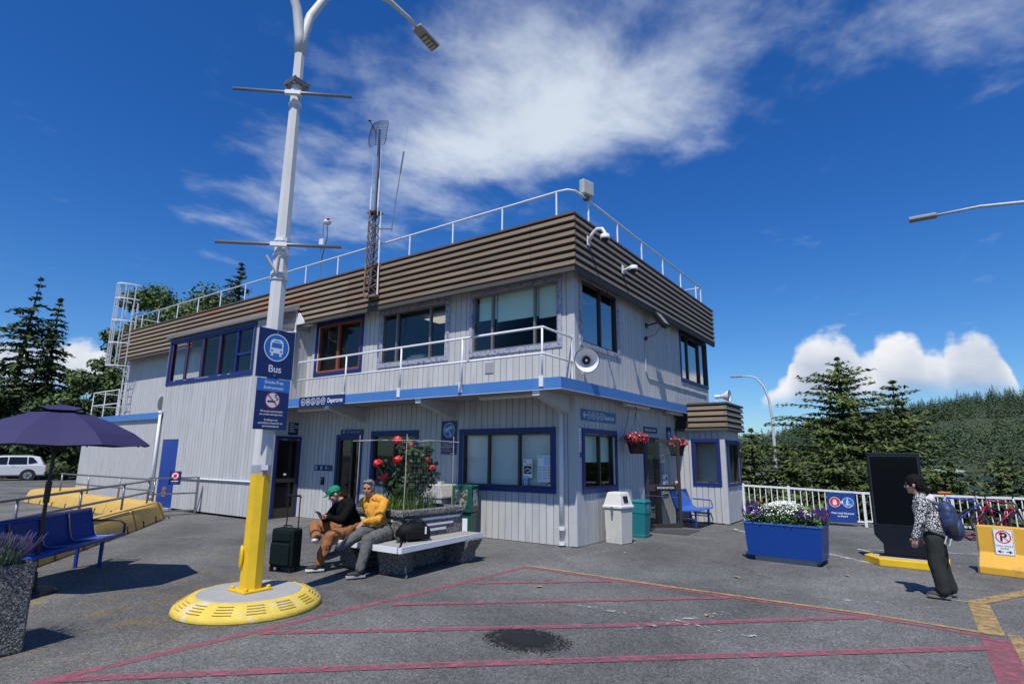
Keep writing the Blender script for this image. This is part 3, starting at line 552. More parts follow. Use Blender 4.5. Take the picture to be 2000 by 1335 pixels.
# ------------------------------------------------------------------ railings, ladder, masts on the building
def rail_run(root, pts, r, mat, name='rail', n=8): 
    q = MB(); q.tube(pts, r, n); return q.build(name, mat, root, smooth=True)
RR = thing('roof_railing', 'white pipe railing running round the edge of the flat roof', 'railing', (0, 0, 6.4)); RR.location = (0, 0, 0)
rail_run(RR, [(-20.2, 2.2, 7.05), (-20.2, -.28, 7.05), (-.15, -.28, 7.05), (.03, -.25, 7.05), (.13, -.12, 7.05), (.15, .2, 7.05), (.15, 8.2, 7.05), (-.6, 8.2, 7.05)], .024, m_white)
for x in (-19.3, -17.9, -16.4, -14.9, -13.4, -11.9, -10.4, -8.7, -7.25, -5.9, -4.47, -3.05, -1.61, -.22):
    q = MB(); q.tube([(x, -.28, 6.44), (x, -.28, 7.04)], .02, 8); q.build('post', m_white, RR)
for y in (.43, 1.88, 3.32, 4.8, 6.25, 7.68, 8.18):
    q = MB(); q.tube([(.15, y, 6.44), (.15, y, 7.04)], .02, 8); q.build('post', m_white, RR)
BR_ = thing('balcony_railing', 'white pipe railing standing along the edge of the sky blue canopy', 'railing', (0, -1.2, 3)); BR_.location = (0, 0, 0)
rail_run(BR_, [(-7.35, -1.17, 3.50), (-7.35, -1.17, 3.96), (.0, -1.17, 3.98), (.0, -1.17, 3.98)][:3], .024, m_white)
rail_run(BR_, [(-7.35, -1.17, 3.50), (.0, -1.17, 3.49)], .022, m_white); 
for z in (3.98, 3.49): rail_run(BR_, [(0, -1.17, z), (-.01, -.6, z-.005), (-.02, -.06, z-.01)], .022, m_white)
for x in (-5.49, -3.65, -1.91, -.02):
    q = MB(); q.tube([(x, -1.17, 3.03), (x, -1.17, 3.97)], .02, 8); p_ = q.build('post', m_white, BR_, smooth=True)
    q = MB(); q.box(x-.045, x+.045, -1.215, -1.202, 2.88, 3.08); q.box(x-.045, x+.045, -1.2, -1.15, 3.036, 3.045); q.build('foot_plate', m_white, p_)
q = MB(); q.tube([(-.02, -.06, 3.04), (-.02, -.06, 4.0)], .02, 8); q.build('post', m_white, BR_)
LD = thing('caged_ladder', 'tall white caged roof ladder fixed to the far end of the building', 'ladder', (-20.6, -.3, 2.9)); LD.location = (0, 0, 0)
lx = -20.05; ly = -.30
for s in (-.21, .21):
    q = MB(); q.bar((lx+s, ly, 2.92), (lx+s, ly, 7.6), .05, .02); q.build('stile', m_white, LD)
for i in range(15):
    q = MB(); q.tube([(lx-.21, ly, 3.15+i*.3), (lx+.21, ly, 3.15+i*.3)], .012, 6); q.build('rung', m_white, LD)
def hoop(z, rx=.37): return [(lx+rx*math.cos(t), ly-.02-.72*math.sin(t), z) for t in [math.pi*k/12 for k in range(13)]]
for z in (5.0, 5.9, 6.8, 7.7, 8.3):
    q = MB(); h_ = hoop(z)
    for a, b in zip(h_[:-1], h_[1:]): q.bar(a, b, .012, .05)
    q.build('cage_hoop', m_white, LD)
for k in (1, 3, 5, 7, 9, 11):
    p_ = hoop(0)[k]; q = MB(); q.bar((p_[0], p_[1], 5.0), (p_[0], p_[1], 8.32), .04, .012); q.build('cage_bar', m_white, LD)
AR = thing('platform_railing', 'white pipe guard railing at the foot of the caged ladder', 'railing', (-20.3, -1.1, 2.9)); AR.location = (0, 0, 0)
for z in (3.42, 3.92): rail_run(AR, [(-18.2, -1.12, z), (-20.5, -1.12, z), (-20.6, -1.0, z), (-20.6, .3, z)], .02, m_white)
for x, y in ((-18.2, -1.12), (-19.4, -1.12), (-20.5, -1.12), (-20.6, -.2)):
    q = MB(); q.tube([(x, y, 2.9), (x, y, 3.92)], .02, 8); q.build('post', m_white, AR)
# antenna mast
AM = thing('antenna_mast', 'rusty lattice antenna mast with wire grid dish bolted to the slatted parapet', 'antenna', (-5.45, -.62, 5.55)); mx_, my_ = 0, 0
for a in range(3):
    an = 2*math.pi*a/3+.5; q = MB(); q.tube([(.19*math.cos(an), .19*math.sin(an), 0), (.16*math.cos(an), .16*math.sin(an), 2.25)], .022, 6); q.build('leg', (m_white, m_galv, m_rust)[a], AM)
q = MB()
for i in range(9):
    for a in range(3):
        p = [2*math.pi*(a+k)/3+.5 for k in (0, 1)]; z0, z1 = .1+i*.24, .1+(i+1)*.24
        q.tube([(.175*math.cos(p[0]), .175*math.sin(p[0]), z0), (.175*math.cos(p[1]), .175*math.sin(p[1]), z1)], .011, 5); q.tube([(.175*math.cos(p[1]), .175*math.sin(p[1]), z0), (.175*math.cos(p[0]), .175*math.sin(p[0]), z1)], .011, 5)
q.build('lattice', m_rust, AM)
for bx in ((-.2, .2, -.02, .2, -.02, .03), (-.17, .17, .0, .2, .8, .86), (-.15, .15, -.13, .16, 2.2, 2.24)): q = MB(); q.box(*bx); q.build('bracket', m_rust, AM)
q = MB(); q.tube([(0, 0, .3), (0, 0, 4.6)], .028, 8); q.build('pole', m_galv, AM)
q = MB(); q.tube([(.03, .02, .2), (.05, .03, 1.5), (.04, .0, 2.6), (.05, .02, 3.6), (.03, 0, 4.3)], .012, 5); q.tube([(-.03, .03, -.5), (-.02, .05, .4), (.0, .03, 1.8)], .014, 5); q.build('cable', m_black, AM)
for x, z0, z1 in ((-.12, 2.25, 2.95), (.17, 2.3, 3.1)):
    q = MB(); q.tube([(x, -.05, z0-.2), (x, -.05, z0)], .01, 6); q.tube([(x, -.05, z0), (x, -.05, z1)], .019, 8); q.tube([(x, -.05, z1), (x, -.05, z1+.9)], .003, 4); q.build('whip_antenna', m_white, AM)
q = MB(); q.tube([(.1, -.05, 1.75), (.75, -.05, 1.6)], .013, 6); q.tube([(.72, -.05, 1.55), (.8, -.05, 2.2), (.94, -.05, 3.1)], .012, 6); q.tube([(.93, -.05, 3.05), (1.02, -.05, 3.6)], .02, 8); q.tube([(1.02, -.05, 3.6), (1.12, -.05, 4.3)], .003, 4); q.build('side_antenna', m_galv, AM)
def grid_dish():
    q = MB()
    for i in range(17):
        z = -.38+.76*i/16; wd = .27*(1-.3*(z/.42)**4)
        q.tube([(x, .35*x*x*3 + .25*z*z*2 - .1, z) for x in [wd*k/4 for k in range(-4, 5)]], .0065, 4)
    for s in (-1, 0, 1):
        q.tube([(s*.27*(1-.3*(z/.42)**4), .35*3*(s*.27*(1-.3*(z/.42)**4))**2 + .5*z*z-.1, z) for z in [-.38+.76*k/12 for k in range(13)]], .012, 5)
    q.tube([(0, -.1, -.05), (0, -.42, .06)], .014, 6); q.ell((0, -.43, .07), (.05, .03, .03)); return q
gd = grid_dish().build('grid_dish', M('dull wire grey', (.11, .11, .115), .5, metal=.5), AM); gd.location = (.02, -.05, 4.45); gd.rotation_euler = (R(-8), 0, R(15))
WM = thing('weather_camera_mast', 'thin roof mast with a round camera and white junction box', 'mast', (-9.85, 1.0, 6.36))
q = MB(); q.tube([(0, 0, 0), (0, 0, 2.85)], .018, 6)
for a in range(3): q.tube([(0, 0, .75), (.3*math.cos(a*2.1), .3*math.sin(a*2.1), 0)], .01, 5)
q.build('pole', m_galv, WM); q = MB(); q.box(-.1, .1, -.06, .02, 1.95, 2.2); q.build('junction_box', m_white, WM, bevel=.01)
q = MB(); q.ell((.27, -.05, 2.72), (.14, .12, .11)); q.box(0, .2, -.02, .02, 2.76, 2.8); q.build('camera', m_white, WM, smooth=True); q = MB(); q.ell((.35, -.1, 2.78), (.06, .06, .05)); q.build('lens_cap', m_red, WM, smooth=True)
q = MB(); q.tube([(.27, -.05, 2.6), (.24, 0, 2.2), (.1, 0, 1.75), (.0, .02, 1.5)], .012, 5); q.tube([(-.06, 0, 1.95), (-.02, 0, 1.7), (0, .03, 1.5)], .01, 5); q.build('cable', m_black, WM)
# horns, floodlights, cameras, pipes
def horn(loc, rz, label, tilt=0, s=1):
    t = thing('horn_loudspeaker', label, 'loudspeaker', loc, rz); t.rotation_euler = (R(tilt), 0, rz)
    q = MB(); prof = [(.20, 0), (.195, -.015), (.15, -.10), (.10, -.18), (.065, -.25), (.05, -.33)]
    pr2 = prof + [(.042, -.32), (.055, -.25), (.09, -.18), (.14, -.10), (.185, -.01)]
    n = 28; vs = []; fs = []
    for r, y in pr2: vs += [(r*s*math.cos(2*math.pi*j/n), y*s, r*s*math.sin(2*math.pi*j/n)) for j in range(n)]
    k = len(pr2)
    for i in range(k): fs += [(i*n+j, i*n+(j+1) % n, ((i+1) % k)*n+(j+1) % n, ((i+1) % k)*n+j) for j in range(n)]
    q.add([(v[0], -v[1], v[2]) for v in vs], fs); q.build('bell', m_white, t, smooth=True)
    q = MB(); q.tube([(.20*s*math.cos(a), 0, .20*s*math.sin(a)) for a in [2*math.pi*j/28 for j in range(28)]], .006*s, 6, closed=True); q.build('rim', m_black, t)
    q = MB(); q.tube([(0, .19*s, 0), (0, .32*s, 0)], .052*s, 14); q.build('throat', m_black, t, smooth=True); q = MB(); q.ell((0, .17*s, 0), (.024*s, .03*s, .024*s)); q.build('phase_plug', m_white, t, smooth=True)
    q = MB(); q.tube([(0, .30*s, 0), (0, .48*s, 0)], .06*s, 12); q.bar((0, .4*s, 0), (0, .4*s, -.2*s), .03*s); q.bar((-.08*s, .4*s, -.2*s), (.08*s, .4*s, -.2*s), .05*s, .02*s); q.build('driver', m_white, t)
    return t
horn((.40, -.24, 3.46), R(30), 'white horn loudspeaker facing out at the building corner above the canopy', tilt=8, s=1.18)
h2 = horn((1.15, 6.95, 3.38), R(90), 'white horn loudspeaker lying on the booth roof', s=.85)
FLD = thing('wall_floodlight', 'black finned floodlight tilted out under the brown parapet', 'floodlight', (.02, 3.75, 4.95))
q = MB(); rt = Matrix.Rotation(R(-35), 3, 'Y'); q.obox((.42, 0, .1), (.09, .34, .42), rt); q.build('housing', m_black, FLD, bevel=.01)
for i in range(7):
    q = MB(); q.obox(Vector((.42, 0, .1)) + rt @ Vector((-.07, -.15+i*.05, 0)), (.07, .008, .36), rt); q.build('fin', m_black, FLD)
q = MB(); q.obox(Vector((.42, 0, .1)) + rt @ Vector((.047, 0, 0)), (.006, .28, .36), rt); q.build('lens', M('floodlight glass', (.35, .36, .36), .15), FLD)
q = MB(); q.tube([(.0, 0, 0), (.2, 0, .02), (.36, 0, .06)], .02, 6); q.box(0, .03, -.06, .06, -.06, .06); q.tube([(.36, 0, -.1), (.25, -.05, -.28), (.05, -.12, -.33)], .008, 5); q.ell((.04, -.13, -.36), .05); q.build('arm', m_black, FLD)
q = MB(); q.tube([(.035, 3.6, 4.5), (.035, 3.6, 3.75), (.035, 3.75, 3.6), (.035, 8.6, 3.6)], .014, 6); tag(q.build('conduit_pipe', m_board), 'thin grey conduit dropping from the floodlight and turning along the wall', 'conduit')
def dome_cam(loc, label, goose):
    t = thing('security_camera', label, 'camera', loc, R(90), 'dome cameras on the parapet')
    q = MB(); q.box(-.06, .06, -.02, 0, -.10, .10); q.build('wall_plate', m_white, t, bevel=.006)
    pts = [(0, -.02, .0), (.0, -.10, .14), (0, -.20, .22), (0, -.32, .20), (0, -.38, .10), (0, -.38, .02)] if goose else [(0, -.02, -.03), (0, -.18, .02), (0, -.26, .0)]
    e = pts[-1]; q = MB(); q.tube(pts, .035, 10); q.build('arm', m_white, t, smooth=True)
    q = MB(); q.lathe([(.03, .06), (.09, .04), (.10, -.04), (.095, -.05)], e, 20); q.build('housing', m_white, t, smooth=True)
    q = MB(); q.ell((e[0], e[1], e[2]-.05), (.078, .078, .07), 16, 8); q.build('dome', m_black, t, smooth=True)
dome_cam((.30, .10, 5.98), 'white dome camera on a curved gooseneck arm on the parapet', True); dome_cam((.30, 1.78, 5.84), 'white dome camera on a short straight bracket on the parapet', False)
FB2 = thing('roof_floodlight', 'pale grey square lamp box clamped to the roof railing corner', 'floodlight', (.15, .33, 7.05))
q = MB(); q.obox((.02, 0, .22), (.14, .34, .34), Matrix.Rotation(R(-15), 3, 'Z')); q.build('housing', M('pale grey plastic', (.42, .42, .40), .5), FB2, bevel=.03); q = MB(); q.tube([(0, 0, -.05), (0, 0, .08)], .03, 8); q.box(-.05, .05, -.05, .05, -.04, .04); q.build('clamp', m_rust, FB2)
HD = thing('exhaust_hood', 'white sheet metal exhaust hood beside the red brown window', 'vent hood', (XR+.02, -.33, 5.28))
q = MB(); q.prism([(0, .28), (.12, .30), (.36, .03), (.36, -.04), (0, -.04)], -.17, .17, ('x', 'z', 'y')); q.build('hood', m_white, HD, bevel=.006)
q = MB(); q.tube([(XR+.05, -1.0, 5.60), (XR+.06, -.56, 5.64), (XR+.06, -.52, 5.60), (XR+.06, -.52, 5.0), (XR+.06, -.50, 3.75)], .025, 8); q.tube([(XR+.06, -.52, 5.02), (XR+.06, -1.0, 4.92)], .03, 8); q.ell((XR+.06, -.52, 5.03), .045); tag(q.build('vent_pipe', m_white, smooth=True), 'white bent pipe on the grey return wall beside the exhaust hood', 'pipe')
for x, y, lab, z1 in ((-.28, -.07, 'white round downpipe beside the corner of the building', 2.6), (-14.35, YB-.10, 'white downpipe at the left end of the bump-out by the blue door', 3.0)):
    t = thing('downpipe', lab, 'downpipe', (x, y, 0)); q = MB(); q.tube([(0, 0, .05), (0, 0, z1)], .05 if z1 < 2.7 else .04, 12); q.build('pipe', m_white, t, smooth=True)
    for z in (.06, .33, z1-.05):
        q = MB(); q.lathe([(.065, -.03), (.065, .03)], (0, 0, z), 14); q.build('coupling', m_white, t)
AC = thing('air_conditioner', 'beige air conditioner unit standing on the annex roof', 'air conditioner', (-15.2, -.75, 2.9))
q = MB(); q.box(-.42, .42, -.16, .16, .1, .72); q.box(-.35, -.28, -.16, .16, 0, .1); q.box(.28, .35, -.16, .16, 0, .1); q.build('case', M('beige enamel', (.5, .49, .45), .5), AC, bevel=.015); q = MB(); disc(q, -.1, .4, .24, -.166); q.build('fan_grille', M('dark grille', (.12, .12, .12), .6), AC)
def tube_light(c, along, L, label):
    t = thing('canopy_light', label, 'lamp', c, 0 if along == 'x' else R(90), 'strip lights under the canopy')
    q = MB(); q.box(-L/2, L/2, -.07, .07, -.075, -.012); q.build('diffuser', M('aged acrylic diffuser', (.62, .62, .58), .5), t, bevel=.02); q = MB(); q.box(-L/2-.02, L/2+.02, -.05, .05, -.012, .0); q.build('base', m_white, t)
tube_light((-1.1, -.72, 2.838), 'x', 1.35, 'strip light under the canopy above the wide blinds window'); tube_light((-7.3, -.62, 2.838), 'x', 1.35, 'strip light under the canopy behind the departures sign')
tube_light((.2, 2.55, 2.838), 'y', 1.3, 'strip light under the canopy above the flower basket and bins'); tube_light((.2, 5.2, 2.838), 'y', 1.3, 'strip light under the canopy near the booth')
q = MB(); q.box(-2.22, -1.98, -.035, -.022, 3.42, 3.68)
for i in range(6): q.box(-2.21, -1.99, -.045, -.035, 3.44+i*.04, 3.46+i*.04)
tag(q.build('wall_vent', m_whitewood), 'small louvred vent in the upper grey wall behind the balcony railing', 'vent')

# ------------------------------------------------------------------ signs
def sign(name, label, loc, rz, wd, ht, mat, th=.012, cat='sign', bev=.0, group=None):
    t = thing(name, label, cat, loc, rz, group); q = MB(); q.box(-wd/2, wd/2, -th, 0, -ht/2, ht/2); q.build('panel', mat, t, bevel=bev); return t
def shape(t, mat, fn, y, name='symbol'):
    q = MB(); fn(q, y); return q.build(name, mat, t)
def bus_icon(t, cx, cz, s, y):
    shape(t, m_signwhite, lambda q, y: disc(q, cx, cz, s, y, 40, s*.93), y, 'ring'); shape(t, m_signblue, lambda q, y: disc(q, cx, cz, s*.93, y, 40), y, 'disc')
    def body(q, y):
        flat(q, [(cx+a*s, cz+b*s) for a, b in ((-.52, -.42), (.52, -.42), (.52, .28), (.45, .50), (.30, .60), (-.30, .60), (-.45, .50), (-.52, .28))], y)
        flat(q, [(cx+a*s, cz+b*s) for a, b in ((-.42, -.62), (-.24, -.62), (-.24, -.42), (-.42, -.42))], y); flat(q, [(cx+a*s, cz+b*s) for a, b in ((.24, -.62), (.42, -.62), (.42, -.42), (.24, -.42))], y)
    shape(t, m_signwhite, body, y-.001, 'bus')
    def win(q, y):
        flat(q, [(cx+a*s, cz+b*s) for a, b in ((-.42, -.02), (.42, -.02), (.38, .34), (-.38, .34))], y); flat(q, [(cx+a*s, cz+b*s) for a, b in ((-.25, .43), (.25, .43), (.25, .49), (-.25, .49))], y)
        disc(q, cx-.36*s, cz-.24*s, .075*s, y, 14); disc(q, cx+.36*s, cz-.24*s, .075*s, y, 14)
    shape(t, m_signblue, win, y-.002, 'windscreen')
def dashes(t, x0, x1, z, h, mat, y, seed=0, name='print_line'):
    """a line of print too small to read: word-length marks only"""
    g = random.Random(seed*97+int(z*1000)); q = MB(); x = x0
    while x < x1 - h*.5:
        wl = min(x1-x, h*g.uniform(1.2, 4.0)); flat(q, [(x, z-h*.35), (x+wl, z-h*.35), (x+wl, z+h*.35), (x, z+h*.35)], y); x += wl + h*.55
    return q.build(name, mat, t)
SX = -.755
bs = sign('bus_sign', 'navy bus stop sign with round bus symbol mounted on the tall lamp post', (SX, -5.96, 2.822), R(90), .466, .58, m_navy)
bus_icon(bs, 0, .075, .165, -.0125); text('Bus', .12, 0, -.185, -.0125, m_signwhite, bs, bold=.001)
shape(bs, m_signwhite, lambda q, y: (disc(q, 0, .262, .006, y, 8), disc(q, 0, -.255, .006, y, 8)), -.0125, 'bolt')
sm = sign('smoke_free_sign', 'tall blue smoke-free sign with red no smoking circle under the bus sign', (SX, -5.953, 2.228), R(90), .421, .59, m_navy)
q = MB(); q.box(-.2103, .2103, -.0135, .001, .145, .2953); q.build('header', m_signblue, sm)
text('Smoke-Free', .058, 0, .25, -.0138, m_signwhite, sm, sx=.85); text('Environment', .058, 0, .188, -.0138, m_signwhite, sm, sx=.85)
shape(sm, m_signwhite, lambda q, y: disc(q, 0, .045, .088, y, 36), -.0125, 'disc')
shape(sm, m_red, lambda q, y: disc(q, 0, .045, .096, y-.0002, 36, .084), -.0128, 'ring')
shape(sm, m_black, lambda q, y: (flat(q, [(-.065, .02), (.04, .02), (.04, .04), (-.065, .04)], y), stroke(q, [(.045, .05), (.06, .07), (.03, .085), (.05, .115), (.02, .105)], .007, y), stroke(q, [(.055, .045), (.07, .06), (.045, .085)], .006, y-.001)), -.0136, 'cigarette')
shape(sm, m_red, lambda q, y: stroke(q, [(-.062, .107), (.062, -.017)], .013, y), -.0152, 'slash')
for i, l in enumerate(('All vessels and terminals', 'are smoke and vape free.', '', 'Smoking is not', 'permitted on board or on', 'terminal property')): 
    if l: text(l, .034, 0, -.085-.036*i + (.008 if i > 2 else 0), -.0125, m_signwhite, sm, sx=.86)
def person_icon(q, cx, cz, s, y, skirt=False):
    disc(q, cx, cz+.62*s, .17*s, y, 10); flat(q, [(cx-.24*s, cz+.4*s), (cx+.24*s, cz+.4*s), (cx+(.36 if skirt else .2)*s, cz-.15*s), (cx-(.36 if skirt else .2)*s, cz-.15*s)], y)
    flat(q, [(cx-.17*s, cz-.15*s), (cx-.03*s, cz-.15*s), (cx-.03*s, cz-.75*s), (cx-.17*s, cz-.75*s)], y); flat(q, [(cx+.03*s, cz-.15*s), (cx+.17*s, cz-.15*s), (cx+.17*s, cz-.75*s), (cx+.03*s, cz-.75*s)], y)
def icon_row(t, xs, z, r, y, bgm):
    for i, x in enumerate(xs):
        shape(t, m_signwhite, lambda q, y: disc(q, x, z, r, y, 22, r*.86), y-.0002, 'ring')
        def ic(q, y):
            if i == 0: person_icon(q, x-r*.25, z, r*.62, y); person_icon(q, x+r*.3, z-.1*r, r*.5, y)
            elif i == 1: person_icon(q, x-r*.3, z, r*.62, y); person_icon(q, x+r*.3, z, r*.62, y, True)
            elif i == 2: disc(q, x-.1*r, z+.5*r, .13*r, y, 10); stroke(q, [(x-.1*r, z+.3*r), (x-.05*r, z-.1*r), (x+.3*r, z-.1*r), (x+.45*r, z-.5*r)], .13*r, y); disc(q, x, z-.3*r, .42*r, y, 20, .32*r)
            elif i == 3: disc(q, x, z+.5*r, .14*r, y, 10); stroke(q, [(x+.1*r, z+.25*r), (x-.25*r, z-.1*r), (x+.2*r, z-.15*r), (x-.1*r, z-.6*r)], .15*r, y); disc(q, x+.35*r, z-.35*r, .12*r, y, 10)
            else: stroke(q, [(x-.5*r, z-.1*r), (x-.1*r, z+.2*r), (x+.5*r, z+.1*r)], .16*r, y); stroke(q, [(x-.4*r, z-.35*r), (x+.4*r, z-.3*r)], .12*r, y); disc(q, x+.1*r, z+.45*r, .13*r, y, 10)
        shape(t, m_signwhite, ic, y-.0004, 'pictogram')
d1 = sign('departures_sign', 'long navy departures sign with five white pictograms on the canopy edge', (-6.28, YB-.008, 2.925), 0, 1.74, .245, m_navy)
icon_row(d1, [-.70+.195*i for i in range(5)], 0, .085, -.0125, m_navy); text('Departures', .155, .245, -.005, -.0125, m_signwhite, d1, align='LEFT', sx=.78, bold=.0015)
d2 = sign('departures_sign', 'faded blue departures sign with left arrow above the corner window', (.025, .965, 2.475), R(90), 1.56, .225, m_signteal)
shape(d2, m_signwhite, lambda q, y: (stroke(q, [(-.70, 0), (-.57, 0)], .02, y), stroke(q, [(-.645, .05), (-.70, 0), (-.645, -.05)], .02, y-.001)), -.0125, 'arrow')
icon_row(d2, [-.45+.185*i for i in range(4)], 0, .078, -.0125, m_signteal); text('Departures', .14, .20, -.01, -.0125, m_signwhite, d2, align='LEFT', sx=.76, bold=.001)
cs = sign('camera_notice', 'tall navy security camera notice between two dark blue framed windows', (-3.205, -.024, 2.05), 0, .46, .745, m_navy)
shape(cs, m_signwhite, lambda q, y: disc(q, 0, .17, .165, y, 34, .155), -.0125, 'ring'); shape(cs, m_signteal, lambda q, y: disc(q, 0, .17, .155, y, 34), -.0125, 'disc')
shape(cs, M('pale blue enamel', (.35, .55, .72), .5), lambda q, y: (flat(q, [(-.11, .20), (.06, .27), (.09, .215), (-.08, .13)], y), disc(q, -.085, .168, .05, y-.0003, 14), stroke(q, [(.0, .15), (.05, .10), (.02, .06), (.07, .05)], .025, y-.0006), stroke(q, [(.05, .2), (.12, .23)], .02, y-.002)), -.0130, 'camera_symbol')
for i, l in enumerate(('For your safety and', 'security, this facility is', 'monitored by closed', 'circuit television (CCTV)')): text(l, .037, -.19, -.075-.045*i, -.0125, m_signwhite, cs, align='LEFT')
[dashes(cs, -.19, .10-.06*k, -.262-.024*k, .012, m_signteal, -.0125, k) for k in range(2)]; dashes(cs, .06, .19, -.345, .02, m_signwhite, -.0125, 5)
s3 = sign('symbol_notice', 'small navy wall plate with three white symbols between the two doors', (-7.59, -.024, 1.315), 0, .74, .145, m_navy)
for i, x in enumerate((-.29, -.08, .13)): shape(s3, m_signwhite, lambda q, y: disc(q, x, .0, .045, y, 4 if i == 2 else 16, .026), -.0125, 'symbol')
for x in (-.215, .0): dashes(s3, x, x+.06, .03, .014, m_signteal, -.0125, 1)
for k in range(3): dashes(s3, .20, .35, .035-.032*k, .014, m_signteal, -.0125, k)
ft = sign('ticket_sign', 'narrow navy sign above the dark open doorway behind the cap wearing person', (-6.5, -.05, 2.235), 0, .86, .125, m_navy); text('Foot Passenger Tickets', .068, .09, 0, -.0125, M('grey sign lettering', (.25, .28, .32), .5), ft, sx=.8); shape(ft, m_signwhite, lambda q, y: person_icon(q, -.30, .0, .06, y), -.0125)
rs = sign('door_notice', 'small navy notice with white text above the glazed side door', (XR+.025, -.30, 2.345), R(90), .29, .34, m_navy)
for i, l in enumerate((.14, .25, .24, .15, .18)): dashes(rs, -.12, -.12+l, .13-.05*i, .026, m_signwhite, -.0125, i)
ad_ = sign('door_plate', 'small slate blue plate with one pale line above the information doorway', (.025, 3.75, 2.31), R(90), .86, .15, M('slate blue enamel', (.03, .07, .13), .5)); dashes(ad_, -.36, .36, 0, .06, M('pale plate print', (.40, .46, .52), .5), -.0125, 3)
vs_ = sign('camera_notice', 'small navy notice with a pale round symbol beside the booth', (.025, 5.02, 2.18), R(90), .32, .52, m_navy); shape(vs_, m_signteal, lambda q, y: disc(q, 0, .06, .13, y, 24), -.0125, 'disc'); shape(vs_, m_signwhite, lambda q, y: stroke(q, [(-.06, .1), (.0, .13), (.05, .08), (-.02, .02), (.04, -.02)], .03, y), -.0128)
ae = sign('defibrillator_sign', 'white sign with red heart seen through the open information door', (.025, 4.49, 1.68), R(90), .22, .30, m_signwhite); text('AED', .10, 0, .095, -.0125, m_black, ae, bold=.002)
shape(ae, m_red, lambda q, y: flat(q, [(0, -.13), (.085, -.03), (.08, .015), (.045, .03), (0, .0), (-.045, .03), (-.08, .015), (-.085, -.03)], y), -.0125, 'heart'); shape(ae, m_signwhite, lambda q, y: stroke(q, [(.01, .01), (-.015, -.04), (.015, -.045), (-.005, -.095)], .012, y), -.0128, 'bolt')
hn = sign('wall_notice', 'slate notice with small pale marks below the defibrillator sign', (.025, 4.46, 1.38), R(90), .20, .26, m_signteal)
for i in range(3): dashes(hn, -.07, .07, .07-.06*i, .024, m_signwhite, -.0125, i)
po = sign('poster', 'white framed poster with a dark drawing and orange strip beside the information door', (.025, 4.60, 1.0), R(90), .40, .52, M('blue poster frame', (.05, .16, .22), .5)); q = MB(); q.box(-.18, .18, -.0145, -.012, -.24, .24); q.build('sheet', m_signwhite, po)
shape(po, m_black, lambda q, y: (flat(q, [(.02, .12), (.06, .20), (.14, .17), (.15, .05), (.1, .08)], y), flat(q, [(.0, .02), (.10, .03), (.13, -.03), (.03, -.02)], y)), -.0147, 'drawing'); shape(po, m_signblue, lambda q, y: flat(q, [(-.16, .08), (0, .08), (0, .12), (-.16, .12)], y), -.0147, 'heading'); shape(po, M('orange print', (.75, .3, .06), .5), lambda q, y: flat(q, [(-.16, -.22), (.16, -.22), (.16, -.18), (-.16, -.18)], y), -.0147, 'strip')
for i in range(3): dashes(po, -.15, .14-.03*i, -.06-.04*i, .018, m_signteal, -.0147, i)
vp = sign('vertical_plate', 'narrow white strip with dark marks beside the corner window', (.025, .12, 1.95), R(90), .075, .62, m_signwhite); shape(vp, m_navy, lambda q, y: [flat(q, [(-.02, z), (.02, z), (.02, z+.025), (-.02, z+.025)], y) for z in [-.28+.05*k for k in range(10)]], -.0125, 'print'); shape(vp, m_navy, lambda q, y: flat(q, [(-.036, -.308), (.036, -.308), (.036, -.20), (-.036, -.20)], y), -.0128, 'end_block'); shape(vp, M('green print', (.02, .25, .1), .5), lambda q, y: flat(q, [(-.03, .25), (.03, .25), (.03, .30), (-.03, .30)], y), -.0125, 'print')
# papers inside the wide window
def paper(name, label, cx, cz, wd, ht, paint, rows, y=-.006):
    t = sign(name, label, (cx, .028, cz), 0, wd, ht, m_signwhite, th=.002, cat='notice'); paint(t); return t
def pp1(t):
    dashes(t, -.09, -.02, .135, .028, m_black, -.0022, 1); dashes(t, -.05, .09, .085, .024, m_red, -.0022, 2); shape(t, m_black, lambda q, y: flat(q, [(-.09, -.11), (.09, -.11), (.09, .05), (-.09, .05)], y), -.0022, 'photograph'); shape(t, m_signwhite, lambda q, y: stroke(q, [(-.06, -.04), (-.02, .0), (.05, -.02), (.07, -.06), (-.03, -.08)], .015, y), -.0024, 'drawing')
paper('window_notice', 'white notice with dark picture taped inside the wide blinds window', -1.12, 1.42, .22, .36, pp1, 0)
def pp2(t): shape(t, m_signwhite, lambda q, y: disc(q, 0, -.02, .04, y, 18, .025), -.0022, 'ring'); dashes(t, -.045, .045, -.078, .010, m_signwhite, -.0022, 2); shape(t, M('pale blue enamel', (.35, .55, .72), .5), lambda q, y: flat(q, [(-.06, .04), (.06, .04), (.06, .09), (-.06, .09)], y), -.0022, 'header')
q_ = sign('window_sticker', 'small blue sticker low in the wide blinds window', (-1.17, .028, 1.165), 0, .13, .19, m_signblue, th=.002); pp2(q_)
def pp3(t):
    shape(t, M('pale green print', (.35, .6, .4), .6), lambda q, y: flat(q, [(-.16, .21), (-.05, .21), (-.05, .24), (-.16, .24)], y), -.0022, 'heading'); shape(t, M('pale blue print', (.45, .6, .8), .6), lambda q, y: flat(q, [(-.03, .06), (.15, .06), (.15, .24), (-.03, .24)], y), -.0022, 'map')
    for i in range(9):
        for x in (-.16, -.05, .06): dashes(t, x, x+.09, .03-.03*i, .014, m_black, -.0022, int(x*100)+i)
paper('notice_sheet', 'white printed sheet with a pale blue panel taped inside the wide blinds window', -.71, 1.42, .35, .52, pp3, 0)
